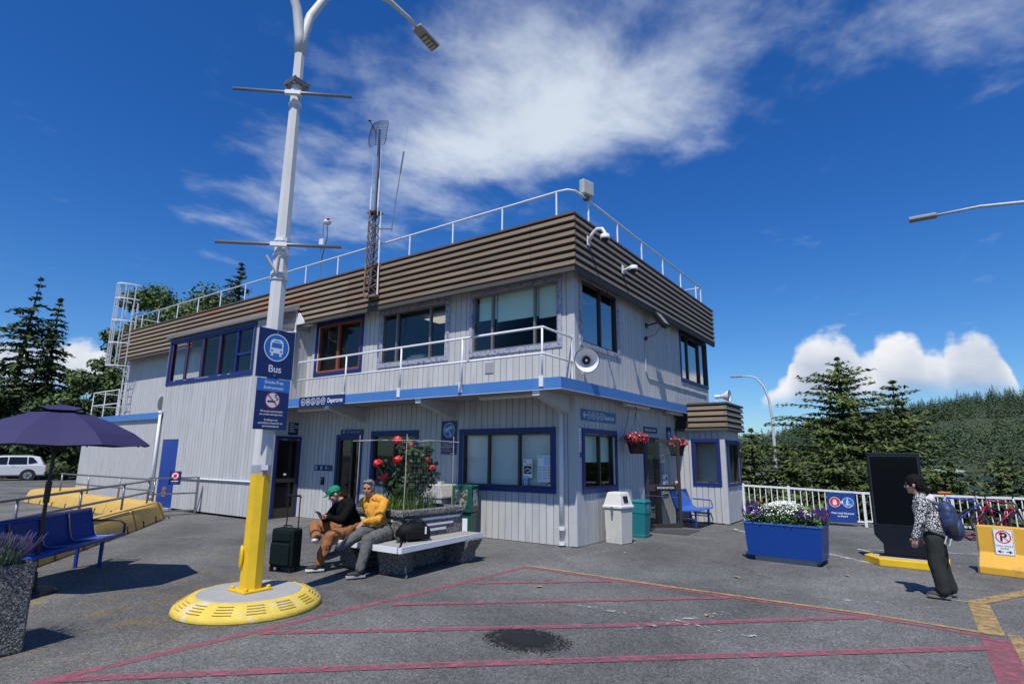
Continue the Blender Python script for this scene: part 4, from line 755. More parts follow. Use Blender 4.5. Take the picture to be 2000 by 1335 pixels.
r_ = sign('round_sticker', 'small round red and white sticker in the wide window corner', (-.60, .028, 1.10), 0, .001, .001, m_signwhite, th=.002); shape(r_, m_red, lambda q, y: disc(q, 0, 0, .06, y, 20), -.003, 'disc'); shape(r_, m_signwhite, lambda q, y: flat(q, [(-.045, -.02), (.045, -.02), (.045, .02), (-.045, .02)], y), -.0035, 'strip')
sk = thing('door_sticker', 'small white oval sticker on the glazed side door', 'sticker', (XR+.027, -.45, 1.13), R(90)); q = MB(); disc(q, 0, 0, .03, -.002, 18, ex=1.6); q.build('oval', m_signwhite, sk)
kb = thing('card_reader', 'small black card reader box on the wall between the doors', 'card reader', (-7.57, -.02, .98)); q = MB(); q.box(-.05, .05, -.05, 0, -.10, .10); q.build('case', m_black, kb, bevel=.008); q = MB(); q.box(-.03, .03, -.053, -.049, .02, .07); q.build('keypad', m_galv, kb)

# ------------------------------------------------------------------ lamp post
PX, PY = -.885, -5.925
LP = thing('lamp_post', 'tall white octagonal lamp post with yellow painted foot and two curved arms', 'lamp post', (PX, PY, 0))
q = MB(); q.lathe([(.76, 0), (.77, .015), (.75, .06), (.60, .150), (.545, .158)], n=56); rg = q.build('kerb_ring', m_yellow_worn, LP, smooth=True)
gm = M('dark groove yellow', (.50, .37, .07), .9)  # groove strips in a darker yellow than the ring
for k in range(14):
    a0 = 2*math.pi*k/14
    for j in range(4):
        r0 = .63+.032*j; z0 = .158-.6*(r0-.605) + .0; pts = [(r0*math.cos(a0+t), r0*math.sin(a0+t), z0) for t in (-.13, 0, .13)]
        q = MB(); q.tube(pts, .004, 4); q.build('groove', gm, rg)
q = MB(); q.lathe([(.545, .0), (.545, .155), (.53, .165), (0.001, .168)], n=56); q.build('plinth', m_concrete, LP)
def oct_pole(z0, z1, name, mat, sub=1):
    q = MB(); rr = lambda z: .125-.0085*z; q.lathe([(rr(z0+(z1-z0)*k/4), z0+(z1-z0)*k/4) for k in range(5)], n=8, phase=R(22.5+10)); return q.build(name, mat, LP)
m_polewhite = M('chipped white pole paint', (.60, .59, .57), .55, .08, 5, col2=(.20, .10, .07), c2=(.70, .74), c2scale=4, stretch=(1, 1, .5))
oct_pole(.18, 1.43, 'yellow_sleeve', m_yellow); oct_pole(1.43, 1.53, 'grey_band', M('grey band paint', (.30, .32, .36), .6)); oct_pole(1.53, 7.0, 'pole', m_polewhite)
q = MB(); q.lathe([(.055, -.012), (.06, .0), (.06, .012), (.045, .02)], n=20, sy=2.2); hh = q.build('hand_hole_cover', m_yellow, LP, smooth=True); hh.rotation_euler = (R(90), 0, R(-62)); hh.location = (.10*math.sin(R(-62))*1.0+.0, -.125*math.cos(R(62))-.02, .52); hh.location = (-.045, -.115, .52); hh.rotation_euler = (R(90), 0, R(-22))
q = MB(); q.box(-.17, .17, -.17, .17, .166, .19); bpz = q.build('base_plate', m_yellow, LP, bevel=.006)
for sx in (-1, 1):
    for sy in (-1, 1):
        q = MB(); q.lathe([(.024, .19), (.024, .212), (.014, .22)], (sx*.135, sy*.135, 0), 8); q.build('anchor_bolt', m_yellow, LP)
for z, s in ((6.47, .12), (4.19, .0), (6.28, 0)):
    if s: 
        q = MB(); q.box(-s, s, -s, s, z-.012, z+.012); q.box(-s, s, -s, s, z+.02, z+.04); fl = q.build('flange', m_galv, LP)
        for sx in (-1, 1):
            for sy in (-1, 1): q = MB(); q.lathe([(.016, z-.05), (.016, z+.06)], (sx*.095, sy*.095, 0), 6); q.build('bolt', m_galv, fl)
e = Vector((.75, .66, 0)).normalized(); en = Vector((e.y, -e.x, 0))
for z in (4.19, 6.28):
    c_ = en*.13 + Vector((0, 0, z)); q = MB(); q.tube([c_-e*.75, c_+e*.75], .022, 10); bb = q.build('banner_bar', m_galv, LP, smooth=True)
    q = MB(); rz_ = .125-.0085*z+.008
    for dz_ in (-.10, .09): q.lathe([(rz_, z+dz_-.02), (rz_, z+dz_+.02)], n=12)
    q.bar(c_-e*.1, c_+e*.1, .05, .05); q.build('clamp', m_white, bb)
q = MB(); q.lathe([(.108, 3.76), (.108, 3.86)], n=8, phase=R(32)); q.tube([(en*.11)+Vector((0, 0, 3.82)), en*.2-e*.12+Vector((0, 0, 4.02))], .018, 8); q.tube([(en*.11)+Vector((0, 0, 3.82)), en*.2+e*.04+Vector((0, 0, 4.02))], .018, 8); q.build('flag_holder', m_polewhite, LP)
def arm(d, tag_):
    prof = [(0.0, 6.95), (.02, 7.2), (.10, 7.6), (.30, 8.05), (.62, 8.42), (1.0, 8.66), (1.4, 8.74), (1.75, 8.69), (1.92, 8.635)]
    pts = [Vector((d[0]*s, d[1]*s, z)) for s, z in prof]; q = MB(); q.tube(pts, [.07, .068, .062, .056, .05, .044, .038, .032, .03], 10); a_ = q.build('arm', m_polewhite, LP, smooth=True)
    dirn = (pts[-1]-pts[-2]).normalized(); rot = dirn.to_track_quat('X', 'Z').to_matrix(); c = pts[-1] + dirn*.24
    q = MB(); q.obox(c, (.46, .21, .06), rot); lm_ = q.build('luminaire', M('grey lamp housing', (.30, .30, .29), .5), a_, bevel=.02)
    q = MB(); q.obox(c + rot @ Vector((.08, 0, -.04)), (.28, .16, .012), rot); q.build('led_panel', M('led panel', (.16, .14, .08), .4), lm_)
    for i in range(4): q = MB(); q.obox(c + rot @ Vector((-.02+.066*i, 0, -.048)), (.04, .14, .006), rot); q.build('led_strip', M('led lens', (.45, .43, .33), .3), lm_)
arm((.10, .995), 'a'); arm((-.10, -.995), 'b')
st = sign('pole_sticker', 'small white and red sticker on the grey band of the lamp post', (PX+.118, PY-.035, 1.495), R(78), .075, .075, m_signwhite, th=.002, cat='sticker'); q = MB(); q.box(-.0376, .0376, -.003, .0, -.0376, -.02); q.build('strip', M('magenta print', (.4, .03, .2), .5), st)
def street_lamp(label, base, h, d, reach, r):
    t = thing('street_lamp', label, 'street lamp', base); pts = [Vector((0, 0, 0)), Vector((0, 0, h*.6)), Vector((0, 0, h*.74))] + [Vector((d[0]*reach*a, d[1]*reach*a, h*z)) for a, z in ((.06, .85), (.2, .93), (.45, .985), (.72, 1.0), (1, 1.0))]
    q = MB(); q.tube(pts, [r*1.5, r*1.2, r, r*.9, r*.8, r*.7, r*.6, r*.55], 10); q.build('pole', M('lamp pole paint', (.50, .50, .49), .5), t, smooth=True)
    dirn = Vector((d[0], d[1], .02)).normalized(); rot = dirn.to_track_quat('X', 'Z').to_matrix(); q = MB(); q.obox(pts[-1]+dirn*.28, (.6, .26, .09), rot); q.build('luminaire', M('grey lamp housing'), t, bevel=.02); return t
street_lamp('tall curved street lamp reaching over the bicycles beyond the fence', (9.6, 7.75, -.1), 8.0, (-1, .05), 3.2, .06)
street_lamp('thin grey street lamp rising behind the dark spruces', (-1.0, 24.0, -3), 9.2, (-.95, -.1), 1.5, .07)
# ------------------------------------------------------------------ leaves
def leaves(name, pos, nrm, size, mat, parent=None, aspect=1.6, jit=.6, kind=None, seed=1, tdir=None):
    """many small pointed leaf faces; pos (n,3), nrm (n,3) rough facing, size (n,)"""
    g = np.random.default_rng(seed); n = len(pos); pos = np.asarray(pos, float); nrm = np.asarray(nrm, float) + g.normal(0, jit, (n, 3)); nrm /= np.linalg.norm(nrm, axis=1, keepdims=True)+1e-9
    t = np.cross(nrm, g.normal(0, 1, (n, 3))) if tdir is None else np.asarray(tdir, float) + g.normal(0, .35, (n, 3)); t = t - nrm*(t*nrm).sum(1, keepdims=True); t /= np.linalg.norm(t, axis=1, keepdims=True)+1e-9; b = np.cross(nrm, t); s = np.asarray(size)[:, None]*np.ones((n, 1))
    v = np.stack([pos - t*s*aspect*.5, pos + b*s*.5 + nrm*s*.12, pos + t*s*aspect*.5, pos - b*s*.5 + nrm*s*.12], 1).reshape(-1, 3)
    me = bpy.data.meshes.new(name); me.vertices.add(4*n); me.vertices.foreach_set('co', v.ravel()); me.loops.add(4*n); me.loops.foreach_set('vertex_index', np.arange(4*n, dtype=np.int32)); me.polygons.add(n); me.polygons.foreach_set('loop_start', np.arange(0, 4*n, 4, dtype=np.int32)); me.update(calc_edges=True); me.materials.append(mat)
    o = bpy.data.objects.new(name, me); COL.objects.link(o); o.parent = parent
    if kind: o['kind'] = kind
    return o
def leafmat(name, col, col2, rough=.6, sc=3):
    if name in MATS: return MATS[name]
    m = M(name, col, rough, .3, sc, col2=col2, c2=(.4, .65), c2scale=sc*.7); N = m.node_tree.nodes; b = N['Principled BSDF']; b.inputs['Subsurface Weight'].default_value = 0; b.inputs['Specular IOR Level'].default_value = .35; return m
m_leaf = leafmat('rose leaf green', (.045, .085, .03), (.02, .045, .02)); m_grassy = leafmat('strap leaf green', (.10, .17, .035), (.05, .10, .025)); m_rose = M('coral red petals', (.80, .045, .05), .55, .2, 20); m_pet = M('deep red petals', (.62, .02, .05), .55, .25, 25)
m_stem = M('green brown stem', (.07, .06, .025), .8)
def ball(n, c, r, g, shell=.5):
    d = g.normal(0, 1, (n, 3)); d /= np.linalg.norm(d, axis=1, keepdims=True); q = (shell + (1-shell)*g.random(n))[:, None]; return np.array(c) + d*q*np.array(r), d
def bloom(name, c, r, mat, parent, n=90, seed=0):
    g = np.random.default_rng(seed); p, d = ball(n, c, (r, r, r*.85), g, .35); return leaves(name, p, d, np.full(n, r*.62), mat, parent, 1.1, .35, seed=seed)
def blades(name, base, n, h, spread, mat, parent, seed, r=.4, wd=.012):
    g = np.random.default_rng(seed); q = MB()
    for i in range(n):
        a = g.uniform(0, 6.28); rr = r*math.sqrt(g.random()); x, y = base[0]+rr*math.cos(a)*base[3], base[1]+rr*math.sin(a)*base[4]; b = g.uniform(0, 6.28); L = h*g.uniform(.6, 1.1); sp = spread*g.uniform(.3, 1.2)
        dx, dy = math.cos(b), math.sin(b); px, py = -dy*wd/2, dx*wd/2; pts = []
        for k in range(4):
            t = k/3; w_ = 1-t*.9; pts += [(x+dx*sp*t*t*L+px*w_, y+dy*sp*t*t*L+py*w_, base[2]+L*(t-.25*sp*t*t)), (x+dx*sp*t*t*L-px*w_, y+dy*sp*t*t*L-py*w_, base[2]+L*(t-.25*sp*t*t))]
        q.add(pts, [(0, 1, 3, 2), (2, 3, 5, 4), (4, 5, 7, 6)])
    return q.build(name, mat, parent)
# ------------------------------------------------------------------ concrete planter with seats
PB = thing('planter_bench', 'square pebbled concrete planter with white edged seats around it', 'planter', (-1.65, -2.85, 0)); PB.location = (0, 0, 0)
ax0, ax1, ay0, ay1 = -2.38, -1.0, -3.52, -2.12
q = MB(); q.prism([(ax0, ay0), (ax1-.04, ay0), (ax1, ay0+.04), (ax1, ay1), (ax0, ay1)], .0, .74, ('x', 'y', 'z')); q.build('core', m_agg, PB, bevel=.02)
for (a, b, c, d) in ((ax0-.04, ax1+.04, ay0-.04, ay0+.10), (ax1-.10, ax1+.04, ay0+.101, ay1-.101), (ax0-.04, ax1+.04, ay1-.10, ay1+.04), (ax0-.04, ax0+.1, ay0+.101, ay1-.101)):
    q = MB(); q.box(a, b, c, d, .742, .84); q.build('rim', m_agg, PB, bevel=.025)
q = MB(); q.box(ax0+.101, ax1-.101, ay0+.101, ay1-.101, .741, .80); q.build('soil', M('potting soil', (.03, .022, .015), .95, .3, 9), PB)
for i, z in enumerate((.50, .58, .67)):
    q = MB(); q.box(ax1+.001, ax1+.012, ay0+.25, ay1-.08-(.35-.17*i), z, z+.035); q.build('stripe', m_white, PB); q = MB(); q.box(ax0+.1, ax1-.2, ay0-.012, ay0-.001, z, z+.035); q.build('stripe', m_white, PB)
def seat(poly, name='seat'):
    q = MB(); q.prism(poly, .375, .425, ('x', 'y', 'z')); return q.build(name, M('speckled seat top', (.30, .295, .28), .85, .25, 60), PB, bevel=.008)
s1 = seat([(-1.95, -4.06), (-.50, -4.06), (-.985, -3.535), (-1.95, -3.535)]); s2 = seat([(-.47, -4.05), (-.62, -2.10), (-.985, -2.10), (-.975, -3.50)])
q = MB(); q.box(-1.955, -.505, -4.085, -4.062, .355, .432); q.box(-1.978, -1.956, -4.085, -3.54, .355, .432); q.build('edge', m_white, s1); q = MB(); q.add([(-.505+.025, -4.085, .355), (-.45, -4.05, .355), (-.60, -2.09, .355), (-.622, -2.09, .355), (-.505+.025, -4.085, .432), (-.45, -4.05, .432), (-.60, -2.09, .432), (-.622, -2.09, .432)], [(0, 1, 5, 4), (1, 2, 6, 5), (2, 3, 7, 6), (3, 0, 4, 7), (4, 5, 6, 7), (0, 3, 2, 1)]); q.build('edge', m_white, s2)
def support(c, d, wd=.34):
    q = MB(); pr = [(.0, .0), (.34, .0), (.36, .06), (.37, .16), (.46, .27), (.50, .355), (.50, .374), (.0, .374)]; p_ = []
    q.prism(pr, -wd/2, wd/2, ('x', 'z', 'y')); o = q.build('support', m_agg, PB, bevel=.02); o.location = (c[0], c[1], .0); o.rotation_euler.z = d; return o
support((-1.72, -3.50, 0), R(-90)); support((-1.02, -3.50, 0), R(-62), .4); support((-.99, -2.40, 0), R(0)); 
# roses and trellis
RO = thing('rose_bush', 'leafy rose bush with large coral red blooms in the concrete planter', 'plant', (-1.7, -2.8, .8))
g = np.random.default_rng(5); P_ = []; D_ = []
for c, r, n in (((0, 0, .36), (.40, .38, .34), 900), ((.16, .05, .80), (.30, .26, .24), 330), ((-.27, -.05, .50), (.26, .26, .28), 300), ((.40, .1, .55), (.20, .2, .30), 220), ((-.05, 0, .92), (.24, .2, .2), 130), ((.42, .05, .95), (.14, .12, .14), 70), ((-.45, -.1, .62), (.1, .1, .2), 50)):
    p, d = ball(n, c, r, g, .25); P_.append(p); D_.append(d)
P_ = np.vstack(P_); D_ = np.vstack(D_); leaves('foliage', P_, D_, g.uniform(.035, .075, len(P_)), m_leaf, RO, 1.5, .7, seed=5)
rb = [(-.46, -.22, .72), (-.15, -.34, .50), (.10, -.30, .78), (.06, -.28, 1.10), (.44, .08, .80), (.50, .10, .66), (.02, -.1, .93), (.2, -.1, 1.02)]
for i, c in enumerate(rb): bloom('bloom', c, .085 if i < 4 else (.06 if i < 6 else .035), m_rose, RO, seed=20+i)
q = MB()
for i, c in enumerate(rb): q.tube([(c[0]*.2, c[1]*.2, 0), (c[0]*.6+.03, c[1]*.6, c[2]*.5), (c[0], c[1], c[2]-.03)], [.012, .009, .005], 5)
for i in range(9): a = i*.7; q.tube([(.1*math.cos(a), .1*math.sin(a), 0), (.25*math.cos(a), .25*math.sin(a), .4), (.33*math.cos(a), .3*math.sin(a), .8)], [.011, .008, .004], 5)
q.build('stem', m_stem, RO)
MG = thing('strap_leaf_plant', 'long green strap leaves spilling round the roses in the concrete planter', 'plant', (0, 0, .8)); MG.location = (0, 0, 0)
blades('leaf', (-1.68, -2.85, .79, 1.3, 1.3), 620, .34, .55, m_grassy, MG, 9, r=.42, wd=.014); 
TR = thing('cane_trellis', 'thin bamboo cane frame with wire mesh tied above the rose bush', 'trellis', (-1.7, -2.8, .8)); TR.location = (0, 0, 0)
m_cane = M('dry bamboo cane', (.38, .34, .27), .7, .15, 12)
cn_ = [(-2.24, -3.37), (-1.14, -3.37), (-1.14, -2.26), (-2.24, -2.26)]
for i, (x, y) in enumerate(cn_):
    q = MB(); q.tube([(x, y, .79), (x+.01, y, 1.3), (x, y+.01, 1.98)], .007, 6); q.build('cane', m_cane, TR)
for a, b in ((0, 1), (1, 2), (2, 3), (3, 0)):
    A, B = Vector((*cn_[a], 1.88)), Vector((*cn_[b], 1.88)); d = (B-A).normalized()*.13; q = MB(); q.tube([A-d, (A+B)/2+Vector((0, 0, .01*(a+1))), B+d], .008, 6); q.build('cane', m_cane, TR)
q = MB()
for k in range(17): y = -3.30+k*.06; q.tube([(-1.13, y, .9), (-1.13, y, 1.86)], .0009, 3, cap=False)
for k in range(16): z = .9+k*.06; q.tube([(-1.13, -3.3, z), (-1.13, -2.3, z)], .0009, 3, cap=False)
for k in range(17): x = -2.2+k*.06; q.tube([(x, -2.25, .9), (x, -2.25, 1.86)], .0009, 3, cap=False)
for k in range(16): z = .9+k*.06; q.tube([(-2.2, -2.25, z), (-1.2, -2.25, z)], .0009, 3, cap=False)
q.build('wire_mesh', M('thin galvanised wire', (.28, .28, .28), .5, metal=.4), TR)
# ------------------------------------------------------------------ bins, newspaper box
NB = thing('newspaper_box', 'dark green newspaper box with glass door standing under the wide window', 'newspaper box', (-2.36, -.42, 0), R(18)); m_green = M('dark green enamel', (.008, .085, .055), .4, .08, 5)
q = MB(); q.box(-.19, .19, -.17, .17, .0, .52); q.build('pedestal', m_green, NB, bevel=.012); q = MB(); q.prism([(-.21, .54), (.21, .54), (.22, .62), (.22, 1.04), (.20, 1.07), (-.20, 1.07), (-.22, 1.04), (-.22, .62)], -.22, .20, ('x', 'z', 'y')); bx_ = q.build('case', m_green, NB, bevel=.015)
q = MB(); q.box(-.17, .17, -.232, -.222, .64, 1.02); q.box(-.14, .14, -.236, -.231, .67, .99); dr_ = q.build('door', m_green, NB, bevel=.006); q = MB(); q.box(-.135, .135, -.238, -.2365, .675, .985); q.build('front_page', M('newsprint photograph', (.30, .29, .24), .5, .7, 16, col2=(.04, .05, .03), c2=(.45, .55), c2scale=14), dr_)
q = MB(); q.box(-.14, .12, -.176, -.171, .12, .42); q.build('panel', m_signwhite, NB); q = MB(); q.box(.2205, .224, -.13, .11, .66, .98); q.build('map_panel', M('pale map print', (.62, .64, .62), .5, .2, 12, col2=(.06, .07, .07), c2=(.53, .56), c2scale=9), NB)
HB = thing('hopper_bin', 'beige concrete hopper bin behind the rose planter by the wall', 'bin', (-2.98, -.5, 0)); q = MB(); q.box(-.27, .27, -.27, .27, 0, .78); q.build('body', m_concrete, HB, bevel=.02); q = MB(); q.prism([(-.30, .79), (.30, .79), (.30, .83), (.21, 1.06), (-.21, 1.06), (-.30, .83)], -.29, .29, ('x', 'z', 'y')); q.build('lid', M('pale beige lid', (.50, .48, .43), .6), HB, bevel=.015); q = MB(); q.box(-.05, .05, -.05, .05, 1.06, 1.12); q.build('knob', M('pale beige lid'), HB)
TB = thing('litter_bin', 'off white square litter bin with hooded lid against the corner wall', 'bin', (.38, 1.02, 0), R(-10)); TB.scale = (.82, .82, .98); m_binw = M('chalky bin plastic', (.55, .54, .49), .75, .1, 7, col2=(.42, .41, .37), c2=(.55, .7))
q = MB(); q.add([(sx*r, sy*r, z) for z, r in ((0, .225), (.68, .245)) for sx, sy in ((-1, -1), (1, -1), (1, 1), (-1, 1))], [(0, 3, 2, 1), (4, 5, 6, 7), (0, 1, 5, 4), (1, 2, 6, 5), (2, 3, 7, 6), (3, 0, 4, 7)]); q.build('body', m_binw, TB, bevel=.02)
q = MB(); q.add([(sx*r, sy*r, z) for z, r in ((.685, .275), (.73, .275), (.745, .25), (.98, .185), (.995, .16)) for sx, sy in ((-1, -1), (1, -1), (1, 1), (-1, 1))], [(0, 3, 2, 1), (16, 17, 18, 19)] + [(4*k+j, 4*k+(j+1) % 4, 4*k+4+(j+1) % 4, 4*k+4+j) for k in range(4) for j in range(4)]); ld = q.build('lid', M('bright white lid plastic', (.66, .655, .61), .6, .06, 6), TB, bevel=.01)
q = MB(); q.obox((.226, -.02, .86), (.03, .17, .13), Matrix.Rotation(R(-15), 3, 'Y')); q.build('flap', m_black, ld, bevel=.01); q = MB(); q.box(-.03, .03, -.285, -.265, .60, .72); q.box(-.02, .02, -.29, -.27, .53, .60); q.build('latch', m_galv, TB)
RB = thing('recycling_bin', 'teal faceted recycling bin behind the litter bin beside the information door', 'bin', (.38, 2.12, 0)); RB.scale = (.78, .78, .88); m_teal = M('teal bin plastic', (.010, .17, .20), .5, .08, 5)
q = MB(); q.lathe([(.25, 0), (.26, .06), (.25, .07), (.30, .55), (.318, .57), (.305, .80)], n=4, phase=R(45)); q.build('body', m_teal, RB, bevel=.045); q = MB(); q.lathe([(.325, .80), (.325, .845), (.27, .87), (.12, .885)], n=4, phase=R(45)); q.build('lid', m_teal, RB, bevel=.03)
q = MB(); disc(q, .0, .70, .045, -.2245, 3, .025); o_ = q.build('recycling_mark', m_signwhite, RB); o_.rotation_euler.z = R(90)
# ------------------------------------------------------------------ open information door, bench, baskets
ID = thing('open_door', 'bronze framed glass door swung open with an information plate', 'door', (.03, 3.33, 0), math.atan2(.57, .62))
W_ = .86; q = MB(); q.box(0, .07, -.022, .022, .05, 2.08); q.box(W_-.07, W_, -.022, .022, .05, 2.08); q.box(.07, W_-.07, -.022, .022, 2.0, 2.08); q.box(.07, W_-.07, -.022, .022, .05, .14); q.box(.07, W_-.07, -.022, .022, .88, 1.03); fr_ = q.build('frame', m_brownalu, ID, bevel=.004)
q = MB(); q.box(.07, W_-.07, -.004, .004, .14, .88); q.box(.07, W_-.07, -.004, .004, 1.03, 2.0); q.build('pane', m_glass_c, ID)
q = MB(); q.box(.22, .72, -.034, -.023, .90, 1.01); pl = q.build('plate', m_black, ID); text('INFORMATION', .07, .47, .953, -.0348, m_signwhite, ID, sx=.88); q = MB(); q.box(0, W_, -.03, .03, .012, .048); q.build('sweep', m_galv, ID); q = MB(); disc(q, .76, 1.09, .028, -.006, 16, ex=1.5); q.build('sticker', M('pink print', (.8, .45, .45), .5), ID)
q = MB(); q.tube([(-.35, -.12, .80), (.1, -.09, .78), (.75, -.06, .74)], .004, 5); q.build('stay_cord', m_galv, ID)
q = MB(); q.box(.05, 1.05, 3.0, 4.0, .004, .012); tag(q.build('door_mat', M('dark ribbed mat', (.05, .05, .05), .9)), 'dark rubber mat lying under the open information door', 'mat')
BN = thing('slat_bench', 'bright blue metal bench against the wall beside the information booth', 'bench', (.24, 4.80, 0)); m_bblue = M('bright blue powder coat', (.022, .115, .46), .45, .06, 4)
for i in range(3):
    y0 = -.60+.41*i; q = MB(); q.prism([(.02, .86), (.05, .87), (.20, .47), (.30, .41), (.72, .44), (.74, .41), (.30, .375), (.16, .43)], y0, y0+.395, ('x', 'z', 'y')); q.build('seat_panel', m_bblue, BN, bevel=.008)
for y in (-.5, .5):
    for x, z1 in ((.62, .42), (.16, .44)): q = MB(); q.tube([(x, y, 0), (x, y, z1)], .026, 8); q.build('leg', M('dark blue enamel', (.012, .04, .25), .45), BN)
    q = MB(); q.tube([(.16, y, .22), (.62, y, .22)], .014, 6); q.build('stretcher', M('dark blue enamel'), BN)
q = MB(); q.tube([(.2, .63, .62), (.66, .63, .60), (.70, .63, .45)], .016, 8); q.build('armrest', M('dark blue enamel'), BN)
def basket(loc, label, seed):
    t = thing('hanging_basket', label, 'flower basket', loc, 0, 'hanging baskets along the right facade'); q = MB(); q.lathe([(.14, -.30), (.15, -.29), (.205, -.06), (.215, -.055), (.215, -.035), (.19, -.035)], n=20); q.build('pot', M('dark brown plastic pot', (.012, .008, .009), .45, spec=.25), t)
    g = np.random.default_rng(seed); p, d = ball(900, (0, 0, .02), (.29, .29, .15), g, .5); keep = p[:, 2] > -.09; p, d = p[keep], d[keep]; k = g.random(len(p)) < .55
    leaves('foliage', p[~k]*.95, d[~k], g.uniform(.03, .05, (~k).sum()), m_leaf, t, seed=seed); leaves('blooms', p[k], d[k], g.uniform(.03, .055, k.sum()), m_pet, t, 1.0, .4, seed=seed+1)
    p, d = ball(60, (0, 0, .03), (.30, .30, .16), g, .9); leaves('pale_blooms', p, d, np.full(60, .04), M('pink petals', (.75, .25, .32), .6), t, 1.0, .4, kind='stuff', seed=seed+2)
    q = MB()
    for a in range(3): q.tube([(.2*math.cos(a*2.1), .2*math.sin(a*2.1), -.04), (0, 0, .52)], .003, 4)
    q.tube([(0, 0, .5), (0, 0, .58), (.02, .03, .62), (0, .07, .66), (-.01, .04, .72), (0, -.01, .71)], .010, 6); q.tube([(0, 0, .7), (0, -.02, .92)], .004, 4); q.build('hanger', m_black, t)
basket((.36, 2.08, 2.03), 'hanging basket of red flowers left of the open information door', 31); basket((.36, 4.62, 2.0), 'hanging basket of red flowers between the open door and the booth', 41)
q = MB(); q.tube([(.05, 2.5, 2.83), (.10, 2.2, 2.4), (.12, 1.95, 2.1), (.03, 1.9, 2.0)], .006, 5); tag(q.build('loose_cable', m_black), 'thin black cable hanging from the canopy strip light by the flower basket', 'cable')
# ------------------------------------------------------------------ blue flower planter, totem, barrier
FP = thing('flower_planter', 'bright blue box planter full of white and purple flowers', 'planter', (3.44, .90, 0), R(-4)); m_pblue = M('glossy blue planter paint', (.003, .045, .25), .35, .04, 3)
q = MB(); q.add([(sx*a, sy*b, z) for z, a, b in ((.085, .555, .25), (.59, .59, .275)) for sx, sy in ((-1, -1), (1, -1), (1, 1), (-1, 1))], [(0, 3, 2, 1), (0, 1, 5, 4), (1, 2, 6, 5), (2, 3, 7, 6), (3, 0, 4, 7)]); q.build('box', m_pblue, FP)
for (a, b, c, d) in ((-.60, .60, -.285, -.255), (-.60, .60, .255, .285), (-.60, -.57, -.254, .254), (.57, .60, -.254, .254)): q = MB(); q.box(a, b, c, d, .585, .61); q.build('rim', M('edge of blue planter', (.03, .12, .45), .4), FP)
q = MB(); q.box(-.46, .46, -.19, .19, 0, .084); q.build('plinth', m_concrete, FP); q = MB(); q.box(-.57, .57, -.255, .255, .5, .57); q.build('soil', M('potting soil'), FP)
g = np.random.default_rng(8); p = np.column_stack([g.uniform(-.6, .6, 2600), g.uniform(-.29, .29, 2600), .58+g.random(2600)*.17]); leaves('foliage', p, np.tile((0, -.3, 1), (2600, 1)), g.uniform(.022, .045, 2600), leafmat('bedding leaf green', (.06, .13, .03), (.03, .07, .02)), FP, 1.5, .9, seed=8)
n = 1500; x = g.normal(.0, .24, n); x = x[(abs(x) < .46)]; n = len(x); p = np.column_stack([x, g.uniform(-.28, .24, n), .69+g.random(n)**.7*.27*(1-(x/.55)**2)]); leaves('white_flowers', p, np.tile((0, -.35, 1), (n, 1)), g.uniform(.02, .034, n), M('white petals', (.82, .83, .78), .6, .08), FP, 1.0, .5, seed=9)
n = 600; p = np.column_stack([g.normal(0, .2, n), g.uniform(-.2, .2, n), .68+g.random(n)*.22]); leaves('daisy_foliage', p, np.tile((0, -.3, 1), (n, 1)), g.uniform(.03, .06, n), leafmat('lime leaf green', (.16, .24, .04), (.08, .15, .03)), FP, 2.2, .8, seed=10)
q = MB()
for i in range(180):
    sx = -1 if i % 2 else 1; x = sx*g.uniform(.26, .62); y = g.uniform(-.27, .24); h = g.uniform(.14, .27)*(1.0 if sx < 0 else .85); tx, ty = g.normal(0, .03), g.normal(0, .03); q.tube([(x, y, .68), (x+tx, y+ty, .68+h*.4), (x+tx*1.6, y+ty*1.6, .68+h)], [.007, .011, .003], 5)
struct(q.build('purple_spikes', M('purple flower spikes', (.055, .018, .13), .7, .4, 40), FP), 'stuff'); bloom('orange_bloom', (-.36, 0, .93), .035, M('orange petals', (.8, .2, .03), .6), FP, 40, 77)
TO = thing('display_totem', 'tall black display totem with dark screen on a yellow kerb', 'display', (4.98, 1.72, 0), R(-2)); m_tot = M('black totem coating', (.006, .009, .016), .45, .08, 4, spec=.25)
q = MB(); q.prism([(-.23, .13), (.36, .13), (.37, .40), (.40, .40), (.40, 1.76), (-.34, 1.76), (-.34, .44), (-.23, .31)], -.05, .12, ('x', 'z', 'y')); q.build('body', m_tot, TO, bevel=.012)
q = MB(); q.box(-.29, .365, -.062, -.051, .62, 1.70); q.build('screen', M('dark screen glass', (.003, .004, .006), .12, .02, spec=.12), TO); q = MB(); q.box(-.31, .385, -.056, -.0505, .60, 1.72); q.build('bezel', M('charcoal bezel', (.015, .02, .028), .4), TO)
q = MB(); q.box(-.30, .38, -.1, .16, .118, .135); q.build('foot_plate', m_tot, TO)
q = MB(); q.prism([(-.52, -.02), (-.28, -.36), (.62, -.36), (.62, .34), (-.40, .34)], 0, .115, ('x', 'y', 'z')); kb_ = q.build('kerb', m_yellow, TO, bevel=.012); q = MB(); q.prism([(-.40, .0), (-.22, -.22), (.55, -.22), (.55, .25), (-.30, .25)], .1152, .119, ('x', 'y', 'z')); q.build('kerb_top', M('scuffed pale concrete', (.42, .40, .34), .8, .2, 20), kb_)
